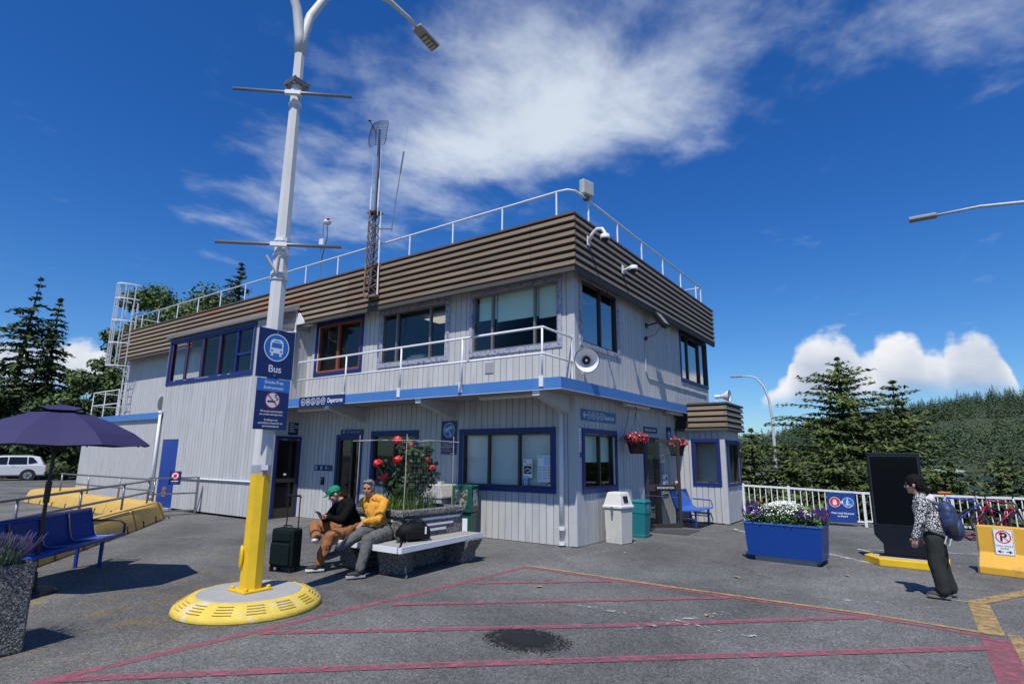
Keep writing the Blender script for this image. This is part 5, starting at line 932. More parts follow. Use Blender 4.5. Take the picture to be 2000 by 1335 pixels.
def jersey(name, label, loc, rz, L, mat, hts=.68, group=None):
    t = thing(name, label, 'barrier', loc, rz, group); pr = [(-.25, 0), (.25, 0), (.25, .10), (.10, .30), (.075, hts-.01), (.06, hts), (-.06, hts), (-.075, hts-.01), (-.10, .30), (-.25, .10)]
    q = MB(); q.prism(pr, .02, L, ('y', 'z', 'x')); q.build('body', mat, t, bevel=.015); q = MB(); q.prism([(a*.97, b*.985+.003) for a, b in pr], 0, .019, ('y', 'z', 'x')); q.build('end_face', M('dirty concrete end', (.13, .13, .125), .9, .2, 8), t); return t
m_barr = M('yellow barrier paint', (.66, .36, .035), .6, .08, 4, col2=(.35, .24, .08), c2=(.62, .72), c2scale=3)
JB = jersey('concrete_barrier', 'yellow concrete barrier carrying the no parking tow away sign', (5.98, 1.86, 0), R(-14), 2.6, m_barr)
q = MB(); q.box(.85, 1.2, -.26, .26, -.01, .07); q.build('drain_slot', m_black, JB)
NP = sign('no_parking_sign', 'white no parking tow away zone sign on the yellow barrier', (0, 0, 0), 0, .235, .37, m_signwhite, bev=.004)
NP.matrix_world = JB.matrix_basis @ Matrix.Translation((.33, -.099, .46)) @ Matrix.Rotation(R(-4), 4, 'X'); 
shape(NP, m_black, lambda q, y: [flat(q, r_, y) for r_ in ([(-.11, .178), (.11, .178), (.11, .173), (-.11, .173)], [(-.11, -.178), (.11, -.178), (.11, -.173), (-.11, -.173)], [(-.112, -.175), (-.107, -.175), (-.107, .175), (-.112, .175)], [(.107, -.175), (.112, -.175), (.112, .175), (.107, .175)])], -.0125, 'border')
text('P', .17, 0, .07, -.0125, m_black, NP, bold=.005); shape(NP, m_red, lambda q, y: (disc(q, 0, .075, .092, y, 32, .076), stroke(q, [(-.058, .133), (.058, .017)], .015, y-.0004)), -.0130, 'prohibition_ring')
text('TOW AWAY', .036, 0, -.055, -.0125, m_black, NP); text('ZONE', .036, 0, -.09, -.0125, m_black, NP)
shape(NP, m_black, lambda q, y: (flat(q, [(-.09, -.135), (-.05, -.112), (-.05, -.158)], y), flat(q, [(-.052, -.129), (-.015, -.129), (-.015, -.141), (-.052, -.141)], y-.0002), flat(q, [(.09, -.135), (.05, -.112), (.05, -.158)], y), flat(q, [(.052, -.129), (.015, -.129), (.015, -.141), (.052, -.141)], y-.0002)), -.0125, 'arrow')
# ------------------------------------------------------------------ white fence and its sign
FN = thing('white_fence', 'white metal picket fence along the edge of the bank', 'fence', (5, 7.4, 0)); FN.location = (0, 0, 0)
fpts = [(1.30, 7.15, .92), (2.40, 7.42, .88), (4.12, 7.40, .82), (5.9, 7.5, .82), (7.7, 7.6, .82), (9.5, 7.7, .82), (11.3, 7.8, .82), (13.1, 7.9, .82)]
m_fence = M('white fence paint', (.72, .73, .74), .5, .05, 8)
for i in range(len(fpts)-1):
    A, B = Vector(fpts[i]), Vector(fpts[i+1]); q = MB(); q.bar(A, B, .05, .05); q.build('top_rail', m_fence, FN); q = MB(); q.bar((A.x, A.y, .14), (B.x, B.y, .12), .04, .04); q.build('bottom_rail', m_fence, FN)
    n = int((B-A).length/.135)
    for k in range(1, n):
        p = A.lerp(B, k/n); q = MB(); q.bar((p.x, p.y, .14), (p.x, p.y, p.z-.02), .022, .022); q.build('picket', m_fence, FN)
for p in fpts: q = MB(); q.box(p[0]-.03, p[0]+.03, p[1]-.03, p[1]+.03, 0, p[2]+(.06 if p[0] < 3 else 0)); q.build('post', m_fence, FN)
WS = sign('boarding_sign', 'blue wait until directed to board sign hung on the white fence', (3.63, 7.30, .45), R(1), .62, .73, M('royal blue enamel', (.012, .05, .24), .45))
shape(WS, m_signwhite, lambda q, y: disc(q, -.145, .13, .125, y, 28, .115), -.0125, 'ring'); shape(WS, m_red, lambda q, y: disc(q, -.145, .13, .115, y, 28), -.0125, 'disc'); shape(WS, m_signwhite, lambda q, y: disc(q, .145, .13, .125, y, 28, .115), -.0125, 'ring'); shape(WS, m_signblue, lambda q, y: disc(q, .145, .13, .115, y, 28), -.0125, 'disc')
shape(WS, m_signwhite, lambda q, y: (flat(q, [(-.185, .06), (-.11, .06), (-.095, .12), (-.11, .13), (-.185, .13), (-.20, .12)], y), [flat(q, [(-.187+.02*k, .13), (-.172+.02*k, .13), (-.172+.02*k, .20-.01*abs(k-1.5)), (-.187+.02*k, .20-.01*abs(k-1.5))], y-.0002) for k in range(4)]), -.0129, 'hand')
shape(WS, m_signwhite, lambda q, y: (stroke(q, [(-.03, .13), (.03, .13)], .02, y), stroke(q, [(.005, .16), (.035, .13), (.005, .10)], .02, y-.0005)), -.0129, 'arrow')
shape(WS, m_signwhite, lambda q, y: (disc(q, .14, .205, .017, y, 10), stroke(q, [(.13, .18), (.12, .12), (.14, .07)], .022, y), stroke(q, [(.13, .17), (.17, .14)], .014, y-.0006), disc(q, .11, .07, .03, y-.001, 14, .022), disc(q, .19, .07, .03, y-.001, 14, .022), stroke(q, [(.11, .07), (.15, .11), (.19, .07)], .008, y-.0013)), -.0129, 'cyclist')
text('Wait Until Directed', .062, 0, -.14, -.0125, m_signwhite, WS, bold=.0012); text('to Board', .062, 0, -.21, -.0125, m_signwhite, WS, bold=.0012)
# ------------------------------------------------------------------ bicycles and rack
def bike(loc, rz, label, fm, seatm):
    t = thing('bicycle', label, 'bicycle', loc, rz, 'bicycles leaning at the fence'); m_tyre = M('tyre rubber', (.012, .012, .012), .8); Rr_ = .32
    for x in (-.5, .52):
        q = MB(); q.tube([(x+Rr_*math.cos(a), 0, Rr_+Rr_*math.sin(a)) for a in [2*math.pi*k/32 for k in range(32)]], .022, 8, closed=True); wh = q.build('wheel', m_tyre, t, smooth=True)
        q = MB(); q.tube([(x+.295*math.cos(a), 0, Rr_+.295*math.sin(a)) for a in [2*math.pi*k/32 for k in range(32)]], .008, 6, closed=True)
        for k in range(14): a = 2*math.pi*k/14; q.tube([(x, 0, Rr_), (x+.29*math.cos(a), 0, Rr_+.29*math.sin(a))], .0015, 3, cap=False)
        q.lathe([(.02, -.03), (.02, .03)], (x, 0, Rr_), 8); q.build('rim', m_galv, wh)
    q = MB(); S = (-.18, 0, .82); H = (.36, 0, .80); Bt = (-.05, 0, .30)
    for a, b, r in ((S, (.37, 0, .76), .018), (Bt, (.39, 0, .70), .02), (Bt, S, .017)): q.tube([a, b], r, 8)
    for s in (-.04, .04): q.tube([Bt, (-.5, s, .32)], .010, 6); q.tube([(-.17, 0, .74), (-.5, s, .32)], .009, 6)
    q.build('frame', fm, t, smooth=True); q = MB(); q.tube([(.34, 0, .86), (.40, 0, .66)], .02, 8)
    for s in (-.05, .05): q.tube([(.40, s, .66), (.44, s, .5), (.52, s, .32)], .014, 6)
    q.build('fork', M('silver bicycle paint', (.5, .5, .52), .35), t, smooth=True); q = MB(); q.tube([(.34, 0, .84), (.35, 0, .92)], .014, 6); q.tube([(.30, -.3, .96), (.37, -.1, .93), (.37, .1, .93), (.30, .3, .96)], .013, 8); q.build('handlebar', m_black, t)
    q = MB(); q.tube([S, (-.21, 0, .92)], .013, 6); q.build('seat_post', m_galv, t); q = MB(); q.prism([(-.32, -.06), (-.29, -.07), (-.14, -.025), (-.08, -.018), (-.08, .018), (-.14, .025), (-.29, .07), (-.32, .06)], .90, .945, ('x', 'y', 'z')); q.build('saddle', seatm, t, bevel=.012)
    q = MB(); q.lathe([(.09, -.03), (.09, -.025)], (0, 0, 0), 20); cr = q.build('crank', m_galv, t); cr.rotation_euler = (R(90), 0, 0); cr.location = (-.05, -.03, .30); q = MB(); q.bar((-.05, -.05, .30), (.05, -.06, .16), .02); q.box(.0, .10, -.12, -.05, .14, .165); q.bar((-.05, .05, .30), (-.15, .06, .44), .02); q.box(-.2, -.1, .05, .12, .435, .46); q.build('pedals', m_black, t); return t
bike((5.95, 6.85, 0), R(6), 'blue and silver bicycle with an orange saddle at the white fence', M('blue bicycle paint', (.03, .06, .42), .3), M('orange saddle', (.6, .15, .02), .5)); bike((6.6, 6.3, 0), R(30), 'dark red bicycle behind the yellow barrier', M('crimson bicycle paint', (.22, .008, .04), .3), m_black)
RK = thing('bicycle_rack', 'crimson pipe bicycle rack under the parked bicycles', 'bicycle rack', (6.6, 6.6, 0)); m_crim = M('crimson rack paint', (.25, .01, .045), .4)
q = MB(); q.tube([(-.6, -.25, .03), (1.1, -.1, .03)], .022, 8); q.tube([(-.6, .35, .03), (1.1, .5, .03)], .022, 8); q.build('base', m_crim, RK)
for k in range(4): x = -.3+.4*k; q = MB(); q.tube([(x, -.2, .03), (x+.03, -.15, .58), (x+.12, .0, .66), (x+.14, .25, .62), (x+.1, .42, .05)], .02, 8); q.build('hoop', m_crim, RK, smooth=True)
# ------------------------------------------------------------------ left side: barriers, pipe rails, gate, bench, umbrella, planter
m_kerbY = M('sun bleached yellow barrier', (.58, .37, .09), .6, .07, 3, col2=(.55, .30, .05), c2=(.55, .7), c2scale=2)
def low_barrier(a, b, label, group):
    a = Vector(a); b = Vector(b); d = b-a; L = d.length; t = thing('low_barrier', label, 'barrier', (a.x, a.y, 0), math.atan2(d.y, d.x), group)
    pr = [(-.34, 0), (.34, 0), (.33, .06), (.25, .32), (.19, .40), (.08, .43), (-.08, .43), (-.19, .40), (-.25, .32), (-.33, .06)]; q = MB(); q.prism(pr, .025, L-.025, ('y', 'z', 'x')); o = q.build('body', m_kerbY, t, bevel=.02); smooth_angle(o, 50)
    for k in (.25, .75):
        for s in (-1, 1): q = MB(); q.obox((L*k, s*.318, .07), (.035, .05, .14), Matrix.Rotation(R(s*14), 3, 'X') @ Matrix.Rotation(R(-12), 3, 'Y')); q.build('slot', m_black, t)
    return t
g1 = 'yellow low barriers with pipe rails on the left'
run1 = [(-19.6, -2.66), (-17.5, -2.66), (-15.3, -2.66), (-13.1, -2.66), (-10.95, -2.66)]
for a, b in zip(run1[:-1], run1[1:]): low_barrier(a, b, 'rounded yellow barrier in the far row before the annex, %s from the gate corner' % {-19.6: 'fourth', -17.5: 'third', -15.3: 'second', -13.1: 'first'}[a[0]], g1)
low_barrier((-10.75, -2.86), (-8.98, -4.14), 'rounded yellow barrier turning the corner by the gate', g1)
dv = Vector((.784, -.62)); st0 = Vector((-8.93, -4.17))
for k in range(3): low_barrier(st0+dv*(2.15*k), st0+dv*(2.15*(k+1)-.02), 'rounded yellow barrier in the near row, %s from the corner piece' % ('first', 'second', 'third')[k], g1)
low_barrier((-19.7, -2.6), (-19.7, .2), 'rounded yellow barrier closing the far end of the ramp', g1)
def pipe_rail(label, pts, posts):
    t = thing('pipe_railing', label, 'railing', (0, 0, 0))
    for z in (.98, .70):
        q = MB(); q.tube([(p[0], p[1], z) for p in pts], .024, 8); q.build('rail', m_galv, t, smooth=True)
    for p in posts: q = MB(); q.tube([(p[0], p[1], .44), (p[0], p[1], .98)], .024, 8); q.ell((p[0], p[1], .98), .034); q.build('post', m_galv, t, smooth=True)
pipe_rail('galvanised pipe railing on the far row of yellow barriers', [(-17.6, -2.66), (-11.0, -2.66), (-10.6, -2.86)], [(-17.5, -2.66), (-15.3, -2.66), (-13.1, -2.66), (-11.0, -2.66)])
pipe_rail('galvanised pipe railing on the near row behind the mesh bench', [(-10.5, -2.98), tuple(st0), tuple(st0+dv*6.4)], [(-10.4, -3.05), tuple(st0), tuple(st0+dv*2.2), tuple(st0+dv*4.4), tuple(st0+dv*6.2)])
GT = thing('pipe_gate', 'grey square tube gate with a stop notice standing before the blue door', 'gate', (-11.55, -2.55, 0), R(78)); q = MB()
for x in (0, 1.18): q.bar((x, 0, .02), (x, 0, 1.02), .05)
q.build('post', m_galv, GT); q = MB()
for z in (.12, .58, 1.0): q.bar((.03, 0, z), (1.15, 0, z), .04)
q.build('rail', m_galv, GT)
GS = sign('gate_notice', 'small navy stop notice with a red hand symbol on the pipe gate', (-11.40, -1.98, 1.0), R(45), .30, .36, m_navy); shape(GS, m_signwhite, lambda q, y: disc(q, 0, .06, .10, y, 24), -.0125, 'disc'); shape(GS, m_red, lambda q, y: (disc(q, 0, .06, .10, y, 24, .08), flat(q, [(-.04, .0), (.04, .0), (.045, .10), (-.045, .10)], y)), -.0128, 'hand'); dashes(GS, -.11, .11, -.085, .032, m_signwhite, -.0125, 1); dashes(GS, -.08, .08, -.13, .022, m_signteal, -.0125, 2)
MBn = thing('mesh_bench', 'long blue perforated metal bench in front of the near yellow barriers', 'bench', (0, 0, 0), 0); m_mblue = M('blue mesh coating', (.012, .06, .33), .4, .06, 4)
bo = Vector((-4.78, -5.72, 0)); be = Vector((.70, -.714, 0)); bn_ = Vector((-.714, -.70, 0)); MBn.location = bo; MBn.rotation_euler = (0, 0, math.atan2(be.y, be.x)); BL = 2.5
prof_b = [(0, .44), (.02, .425), (-.05, .42), (-.36, .40), (-.42, .44), (-.46, .58), (-.50, .77), (-.52, .80)]
def py(p): return -p  # local +y points to the back of the bench
q = MB()
for k in range(34):
    s = k/33*(len(prof_b)-2)+1; i = min(int(s), len(prof_b)-2); f_ = s-i; y = prof_b[i][0]*(1-f_)+prof_b[i+1][0]*f_; z = prof_b[i][1]*(1-f_)+prof_b[i+1][1]*f_; q.tube([(0.02, y, z), (BL-.02, y, z)], .0045, 5)
for k in range(60): x = .02+k*(BL-.04)/59; q.tube([(x, p[0], p[1]) for p in prof_b[1:]], .004, 4)
[q.add([(0.02, p[0], p[1]-.006), (BL-.02, p[0], p[1]-.006), (BL-.02, p2[0], p2[1]-.006), (.02, p2[0], p2[1]-.006)], [(0, 1, 2, 3)]) for p, p2 in zip(prof_b[1:-1], prof_b[2:])]; q.build('mesh', m_mblue, MBn)
q = MB(); q.tube([(0, 0, .43), (BL, 0, .43)], .03, 10); q.tube([(0, -.515, .80), (BL, -.515, .80)], .032, 10)
for x in (0, BL): q.tube([(x, p[0], p[1]) for p in prof_b[1:]], .02, 8)
q.build('frame', m_mblue, MBn, smooth=True)
for x in (.62, 1.24, 1.86): q = MB(); q.tube([(x, p[0]+.012, p[1]+.02) for p in prof_b[2:-1]], .014, 6); q.build('divider', M('worn steel divider', (.30, .26, .24), .4, .2, 20, metal=.6), MBn, smooth=True)
for x in (.3, BL-.3):
    for y in (-.14, -.46): q = MB(); q.tube([(x, y, 0), (x, y, .41)], .028, 8); q.build('leg', M('dark blue enamel'), MBn)
q = MB(); q.tube([(0, -.46, .64), (0, -.08, .64), (0, -.0, .58), (0, .0, .44)], .018, 8); q.build('armrest', m_black, MBn, smooth=True); q = MB(); q.tube([(BL, -.46, .64), (BL, -.08, .64), (BL, -.0, .58), (BL, .0, .44)], .018, 8); q.build('armrest', m_black, MBn, smooth=True)
MBn.scale = (1, 1, 1)
UM = thing('patio_umbrella', 'large dark violet patio umbrella on a black pole', 'umbrella', (-3.42, -7.17, 0)); m_umb = M('violet umbrella canvas', (.026, .021, .088), .75, .06, 3); n = 8; Ru = 1.04; z_t, z_r = 2.19, 1.75
vs = [(0, 0, z_t)]; N_ = 16
for r_, zf in ((.28, .90), (.56, .66), (.84, .34), (Ru, 0)):
    for j in range(N_):
        a = 2*math.pi*j/N_+R(8); rr = r_*(1 if j % 2 == 0 else .925); vs.append((rr*math.cos(a), rr*math.sin(a), z_r+(z_t-z_r)*zf - (.0 if j % 2 == 0 else .02*(r_/Ru))))
q = MB(); q.add(vs, [(0, 1+j, 1+(j+1) % N_) for j in range(N_)] + [(1+k*N_+j, 1+(k+1)*N_+j, 1+(k+1)*N_+(j+1) % N_, 1+k*N_+(j+1) % N_) for k in range(3) for j in range(N_)]); cnp = q.build('canopy', m_umb, UM); md = cnp.modifiers.new('th', 'SOLIDIFY'); md.thickness = .004
q = MB(); v2 = [(0, 0, z_t+.06)] + [(.33*(1 if j % 2 == 0 else .9)*math.cos(2*math.pi*j/N_+R(8)), .33*(1 if j % 2 == 0 else .9)*math.sin(2*math.pi*j/N_+R(8)), z_t-.025+(.035 if j % 4 == 1 else 0)) for j in range(N_)]; q.add(v2, [(0, 1+j, 1+(j+1) % N_) for j in range(N_)]); q.build('vent_cap', m_umb, UM)
q = MB(); q.tube([(0, 0, .05), (0, 0, 2.3)], .022, 10); q.tube([(0, 0, 1.05), (0, 0, 1.30)], .034, 10); q.build('pole', m_black, UM); q = MB(); q.lathe([(.24, 0), (.24, .03), (.22, .06), (.05, .07), (.035, .25)], n=24); q.build('base', m_black, UM)
for j in range(8): a = 2*math.pi*j/8+R(8); q = MB(); q.bar((.03*math.cos(a), .03*math.sin(a), z_t-.05), (Ru*.98*math.cos(a), Ru*.98*math.sin(a), z_r-.012), .015); q.bar((.03*math.cos(a), .03*math.sin(a), 1.66), (.56*math.cos(a), .56*math.sin(a), z_r+(z_t-z_r)*.66-.03), .012); q.build('rib', m_black, UM)
LPn = thing('pebble_planter', 'tapered pebbled concrete planter with lavender at the pavement edge', 'planter', (-1.22, -8.22, 0), R(8)); q = MB(); q.add([(sx*r, sy*r, z) for z, r in ((0, .295), (.06, .295), (.64, .295), (.72, .30)) for sx, sy in ((-1, -1), (1, -1), (1, 1), (-1, 1))], [(0, 3, 2, 1)] + [(4*k+j, 4*k+(j+1) % 4, 4*k+4+(j+1) % 4, 4*k+4+j) for k in range(3) for j in range(4)]); q.build('body', m_agg, LPn, bevel=.02); q = MB(); q.box(-.28, .28, -.28, .28, .60, .69); q.build('soil', M('potting soil'), LPn)
LV = thing('lavender', 'grey green lavender with purple flower spikes in the tapered planter', 'plant', (-1.22, -8.22, .68)); blades('leaf', (0, 0, 0, 1, 1), 1500, .27, .6, leafmat('lavender leaf', (.10, .17, .09), (.06, .10, .05)), LV, 12, r=.28, wd=.006)
q = MB(); g = np.random.default_rng(4)
for i in range(210):
    a = g.uniform(0, 6.28); rr = .29*math.sqrt(g.random()); x, y = rr*math.cos(a), rr*math.sin(a); dx, dy = x*.3+g.normal(0, .04), y*.3+g.normal(0, .04); h = g.uniform(.16, .28); q.tube([(x, y, .02), (x+dx*.7, y+dy*.7, h*.72)], .0016, 3, cap=False); q.tube([(x+dx*.7, y+dy*.7, h*.72), (x+dx*.85, y+dy*.85, h*.86), (x+dx, y+dy, h)], [.005, .008, .003], 5)
q.build('flower_spikes', M('lavender purple', (.055, .038, .105), .8, .4, 50), LV)
# luggage
SC = thing('suitcase', 'dark green wheeled suitcase with its handle pulled up', 'suitcase', (-2.30, -4.55, 0), R(14)); m_case = M('dark green nylon', (.003, .0095, .0095), .75, .15, 20, spec=.2); q = MB(); q.box(-.20, .20, -.11, .11, .06, .60); o = q.build('body', m_case, SC, bevel=.04, seg=3); q = MB(); q.box(-.17, .17, -.145, -.108, .10, .40); q.build('front_pocket', m_case, SC, bevel=.03); q = MB(); q.box(-.16, .16, -.125, -.108, .43, .55); q.build('top_pocket', m_case, SC, bevel=.015)
for x in (-.11, .11): q = MB(); q.tube([(x, .09, .58), (x, .09, 1.03)], .009, 6); q.build('handle_tube', m_black, SC)
q = MB(); q.tube([(-.12, .09, 1.03), (-.10, .09, 1.05), (.10, .09, 1.05), (.12, .09, 1.03)], .016, 8); q.build('handle_grip', m_black, SC); q = MB(); q.tube([(-.08, 0, .60), (-.06, 0, .635), (.06, 0, .635), (.08, 0, .60)], .011, 6); q.build('top_handle', m_black, SC)
for x in (-.17, .17): q = MB(); q.tube([(x-.015, .07, .045), (x+.015, .07, .045)], .045, 12); q.build('wheel', m_black, SC); q = MB(); q.box(x-.02, x+.02, -.1, -.06, 0, .07); q.build('foot', m_black, SC)
BG = thing('duffel_bag', 'black duffel bag lying on the white edged seat', 'bag', (-.86, -3.42, .428), R(72)); m_bag = M('black nylon', (.005, .005, .006), .75, .2, 20, bump=.4, bscale=25, spec=.25); q = MB(); q.ell((0, 0, .13), (.27, .15, .135), 20, 12); o = q.build('body', m_bag, BG, smooth=True)
for v in o.data.vertices: 
    v.co.z = max(v.co.z, .0); v.co.x = max(-.25, min(.25, v.co.x)); v.co += Vector(v.co.normalized())*.028*mnoise.noise(Vector(v.co)*11)
q = MB(); q.box(-.2, .2, -.165, -.135, .03, .15); q.build('pocket', m_bag, BG, bevel=.02)
for y in (-.06, .06): q = MB(); q.tube([(-.14, y, .23), (-.11, y*.7, .29), (.11, y*.7, .29), (.14, y, .23)], .011, 6); q.build('handle', m_black, BG, smooth=True)
q = MB(); q.box(.10, .125, -.172, -.166, .10, .20); q.build('luggage_tag', m_signwhite, BG); q = MB(); q.tube([(-.27, 0, .16), (-.33, -.06, .08), (-.30, -.12, .015), (-.2, -.17, .012)], .012, 6); q.build('strap', m_black, BG, smooth=True)
# ------------------------------------------------------------------ people
def cap(mb, a, b, ra, rb, n=12):
    a, b = Vector(a), Vector(b); mb.ell(a, ra, n, 8); mb.ell(b, rb, n, 8)
    if (b-a).length > 1e-4: mb.tube([a, b], [ra, rb], n)
def chain(mb, pts, rs):
    for i in range(len(pts)-1): cap(mb, pts[i], pts[i+1], rs[i], rs[i+1])
def organic(name, mb, mat, parent, vox=.008, it=5, wr=0, wf=14, wz=1):
    t = mb.build('tmp', mat); md = t.modifiers.new('r', 'REMESH'); md.mode = 'VOXEL'; md.voxel_size = vox; md.use_smooth_shade = True
    s = t.modifiers.new('s', 'SMOOTH'); s.iterations = it; s.factor = .5
    bpy.context.view_layer.update(); me = bpy.data.meshes.new_from_object(t.evaluated_get(bpy.context.evaluated_depsgraph_get())); bpy.data.objects.remove(t)
    if wr:
        n = len(me.vertices); co = np.empty(n*3); no = np.empty(n*3); me.vertices.foreach_get('co', co); me.vertices.foreach_get('normal', no); co = co.reshape(-1, 3); no = no.reshape(-1, 3)
        d = np.array([mnoise.noise(Vector((c[0]*wf, c[1]*wf, c[2]*wf*wz))) + .5*mnoise.noise(Vector((c[0]*wf*2.1+5, c[1]*wf*2.1, c[2]*wf*2.1*wz))) for c in co]); co += no*d[:, None]*wr; me.vertices.foreach_set('co', co.ravel()); me.update()
    me.materials.clear(); me.materials.append(mat); me.name = name; me.polygons.foreach_set('use_smooth', [True]*len(me.polygons)); o = bpy.data.objects.new(name, me); COL.objects.link(o); o.parent = parent; return o
def frame(f, up=(0, 0, 1)):
    f = Vector(f).normalized(); u = Vector(up); s = f.cross(u).normalized(); u = s.cross(f); return f, s, u      # s = the person's right
def head(mb, c, fdir, k=1.0, up=(0, 0, 1), nose=1.0):
    f, s, u = frame(fdir, up); c = Vector(c); rot = Matrix((s, f, u)).transposed(); P = lambda a, b, d: c + (s*a + f*b + u*d)*k
    mb.ell(P(0, -.012, .035), tuple(q*k for q in (.074, .094, .088)), 20, 14, rot); mb.ell(P(0, .018, -.035), tuple(q*k for q in (.058, .068, .075)), 18, 12, rot); mb.ell(P(0, .058, -.092), tuple(q*k for q in (.026, .022, .02)), 10, 8, rot)
    cap(mb, P(0, .080, .012), P(0, .104*nose, -.022), .0085*k, .014*k, 8); mb.ell(P(0, .092, -.03), tuple(q*k for q in (.017, .012, .010)), 8, 6, rot)
    cap(mb, P(-.036, .070, .030), P(.036, .070, .030), .014*k, .014*k, 8); mb.ell(P(0, .078, -.058), tuple(q*k for q in (.024, .011, .009)), 8, 6, rot); mb.ell(P(0, .076, -.070), tuple(q*k for q in (.020, .011, .008)), 8, 6, rot)
    for e in (-1, 1): mb.ell(P(e*.077, -.012, .0), tuple(q*k for q in (.011, .022, .032)), 8, 8, rot); mb.ell(P(e*.043, .055, -.02), tuple(q*k for q in (.022, .022, .022)), 8, 6, rot)
    return P, rot
def face_bits(P, rot, parent, k=1.0, brow=(.05, .04, .035)):
    q = MB(); [q.ell(P(e*.031, .076, .006), tuple(a*k for a in (.013, .008, .006)), 8, 6, rot) for e in (-1, 1)]; q.build('eyes', M('dark eye', (.02, .015, .012), .3), parent, smooth=True)
    q = MB(); [cap(q, P(e*.014, .088, .027), P(e*.052, .074, .030), .0055*k, .004*k, 6) for e in (-1, 1)]; q.build('eyebrows', M('brow hair %.2f' % brow[0], brow, .8), parent, smooth=True)
    q = MB(); q.tube([P(-.022, .084, -.064), P(0, .0905, -.063), P(.022, .084, -.064)], .003*k, 5); q.build('mouth', M('lip colour', (.25, .09, .08), .6), parent)
def hand(mb, wrist, d, nrm, side=1, curl=.5, k=1.0):
    """palm along d, palm faces nrm, thumb on +side"""
    d = Vector(d).normalized(); nrm = (Vector(nrm) - d*Vector(nrm).dot(d)).normalized(); s = d.cross(nrm)*side; w0 = Vector(wrist); mb.ell(w0+d*.045*k, (.040*k, .05*k, .016*k), 12, 8, Matrix((s, d, nrm)).transposed()); cap(mb, w0, w0+d*.03*k, .025*k, .026*k, 10)
    for i, (o, L) in enumerate(((.030, .070), (.011, .080), (-.009, .074), (-.027, .058))):
        p = w0+d*.082*k+s*o*k; a1 = curl*(.7+.1*i); p1 = p+(d*math.cos(a1)+nrm*math.sin(a1))*L*.52*k; a2 = a1+curl*1.2; p2 = p1+(d*math.cos(a2)+nrm*math.sin(a2))*L*.5*k; chain(mb, [p, p1, p2], [.0092*k, .0085*k, .0072*k])
    t0 = w0+d*.025*k+s*.028*k; t1 = t0+(d*.6+s*.7+nrm*.35).normalized()*.036*k; chain(mb, [t0, t1, t1+(d*.85+s*.15+nrm*.5).normalized()*.032*k], [.013*k, .0105*k, .008*k])
def shoe(name, ankle, toe, mat, solemat, parent, k=1.0, up=(0, 0, 1)):
    a, t = Vector(ankle), Vector(toe); d = (t-a); u = Vector(up); d = d.normalized(); s = d.cross(u).normalized(); u = s.cross(d); rot = Matrix((s, d, u)).transposed(); b = a-u*.055*k; L = .255*k
    def prof(o, z0, z1, nm, m_, r=1):
        q = MB(); pts = [(.030, -.075), (.036, -.03), (.036, .05), (.047, .11), (.042, .155), (.022, .182), (-.018, .184), (-.040, .155), (-.045, .10), (-.035, .04), (-.036, -.03), (-.030, -.075)]; vs = [b + rot @ Vector((x*k*r, y*k*(r if y > 0 else 1.0*r), z)) for z in (z0, z1) for x, y in pts]; n = len(pts); q.add(vs, [tuple(range(n-1, -1, -1)), tuple(range(n, 2*n))] + [(j, (j+1) % n, n+(j+1) % n, n+j) for j in range(n)]); return q.build(nm, m_, parent, bevel=.006)
    sh = MB(); sh.ell(b+rot @ Vector((0, .06*k, .03*k)), (.044*k, .122*k, .042*k), 16, 10, rot); cap(sh, b+rot @ Vector((0, -.035*k, .035*k)), a+u*.012*k, .040*k, .040*k); o = organic(name, sh, mat, parent, .007, 3)
    s_ = prof(0, -.012*k, .022*k, 'sole', solemat); s_.parent = o
    q = MB(); [q.tube([b+rot @ Vector((-.022*k, (.03+.022*i)*k, .068*k-.006*i)), b+rot @ Vector((0, (.03+.022*i)*k, .077*k-.006*i)), b+rot @ Vector((.022*k, (.03+.022*i)*k, .068*k-.006*i))], .0035*k, 5) for i in range(4)]; l_ = q.build('laces', solemat, o); return o
m_skin = M('light skin', (.50, .27, .19), .55, .08, 9); m_skin2 = M('tanned skin', (.40, .20, .13), .55, .08, 9)
def cloth(name, col, rough=.85, var=.12): return M(name, col, rough, var, 6, bump=.15, bscale=220, spec=.12)
# --- man in the yellow shirt
YM = thing('person', 'seated person in a yellow shirt and grey trousers with crossed legs', 'person', (-1.27, -3.72, .43)); YM.location = (0, 0, 0)
hd = Vector((-1.462, -3.80, 1.155)); fd = (.50, -.84, -.06); nk = Vector((-1.445, -3.73, 1.03)); shR = Vector((-1.60, -3.76, .955)); shL = Vector((-1.245, -3.655, .965)); hip = Vector((-1.27, -3.68, .53)); chest = Vector((-1.42, -3.70, .84)); waist = Vector((-1.33, -3.68, .65))
elL = Vector((-1.17, -3.84, .73)); wrL = Vector((-1.235, -4.05, .715)); elR = Vector((-1.60, -3.60, .74)); wrR = Vector((-1.47, -3.58, .56))
k1 = Vector((-1.17, -4.13, .575)); a1 = Vector((-1.33, -4.40, .375)); k2 = Vector((-1.05, -4.12, .475)); a2 = Vector((-1.04, -4.24, .085)); h1 = Vector((-1.35, -3.72, .52)); h2 = Vector((-1.18, -3.70, .52))
b = MB(); P, rot = head(b, hd, fd, 1.0, nose=1.08); cap(b, nk, hd-Vector((0, 0, .05)), .058, .055); chain(b, [hip, waist, chest, nk], [.12, .115, .13, .06]); chain(b, [shL, elL, wrL], [.05, .042, .028]); chain(b, [shR, elR, wrR], [.05, .042, .028]); cap(b, shL, shR, .06, .06); hand(b, wrL, (-.25, -.62, -.55), (-.2, .5, -.8), -1, .45); hand(b, wrR, (.5, -.1, -.8), (0, -.2, -1), 1, .5); chain(b, [h1, k1, a1], [.07, .05, .035]); chain(b, [h2, k2, a2], [.07, .05, .035]); organic('body', b, m_skin2, YM, .0065, 3)
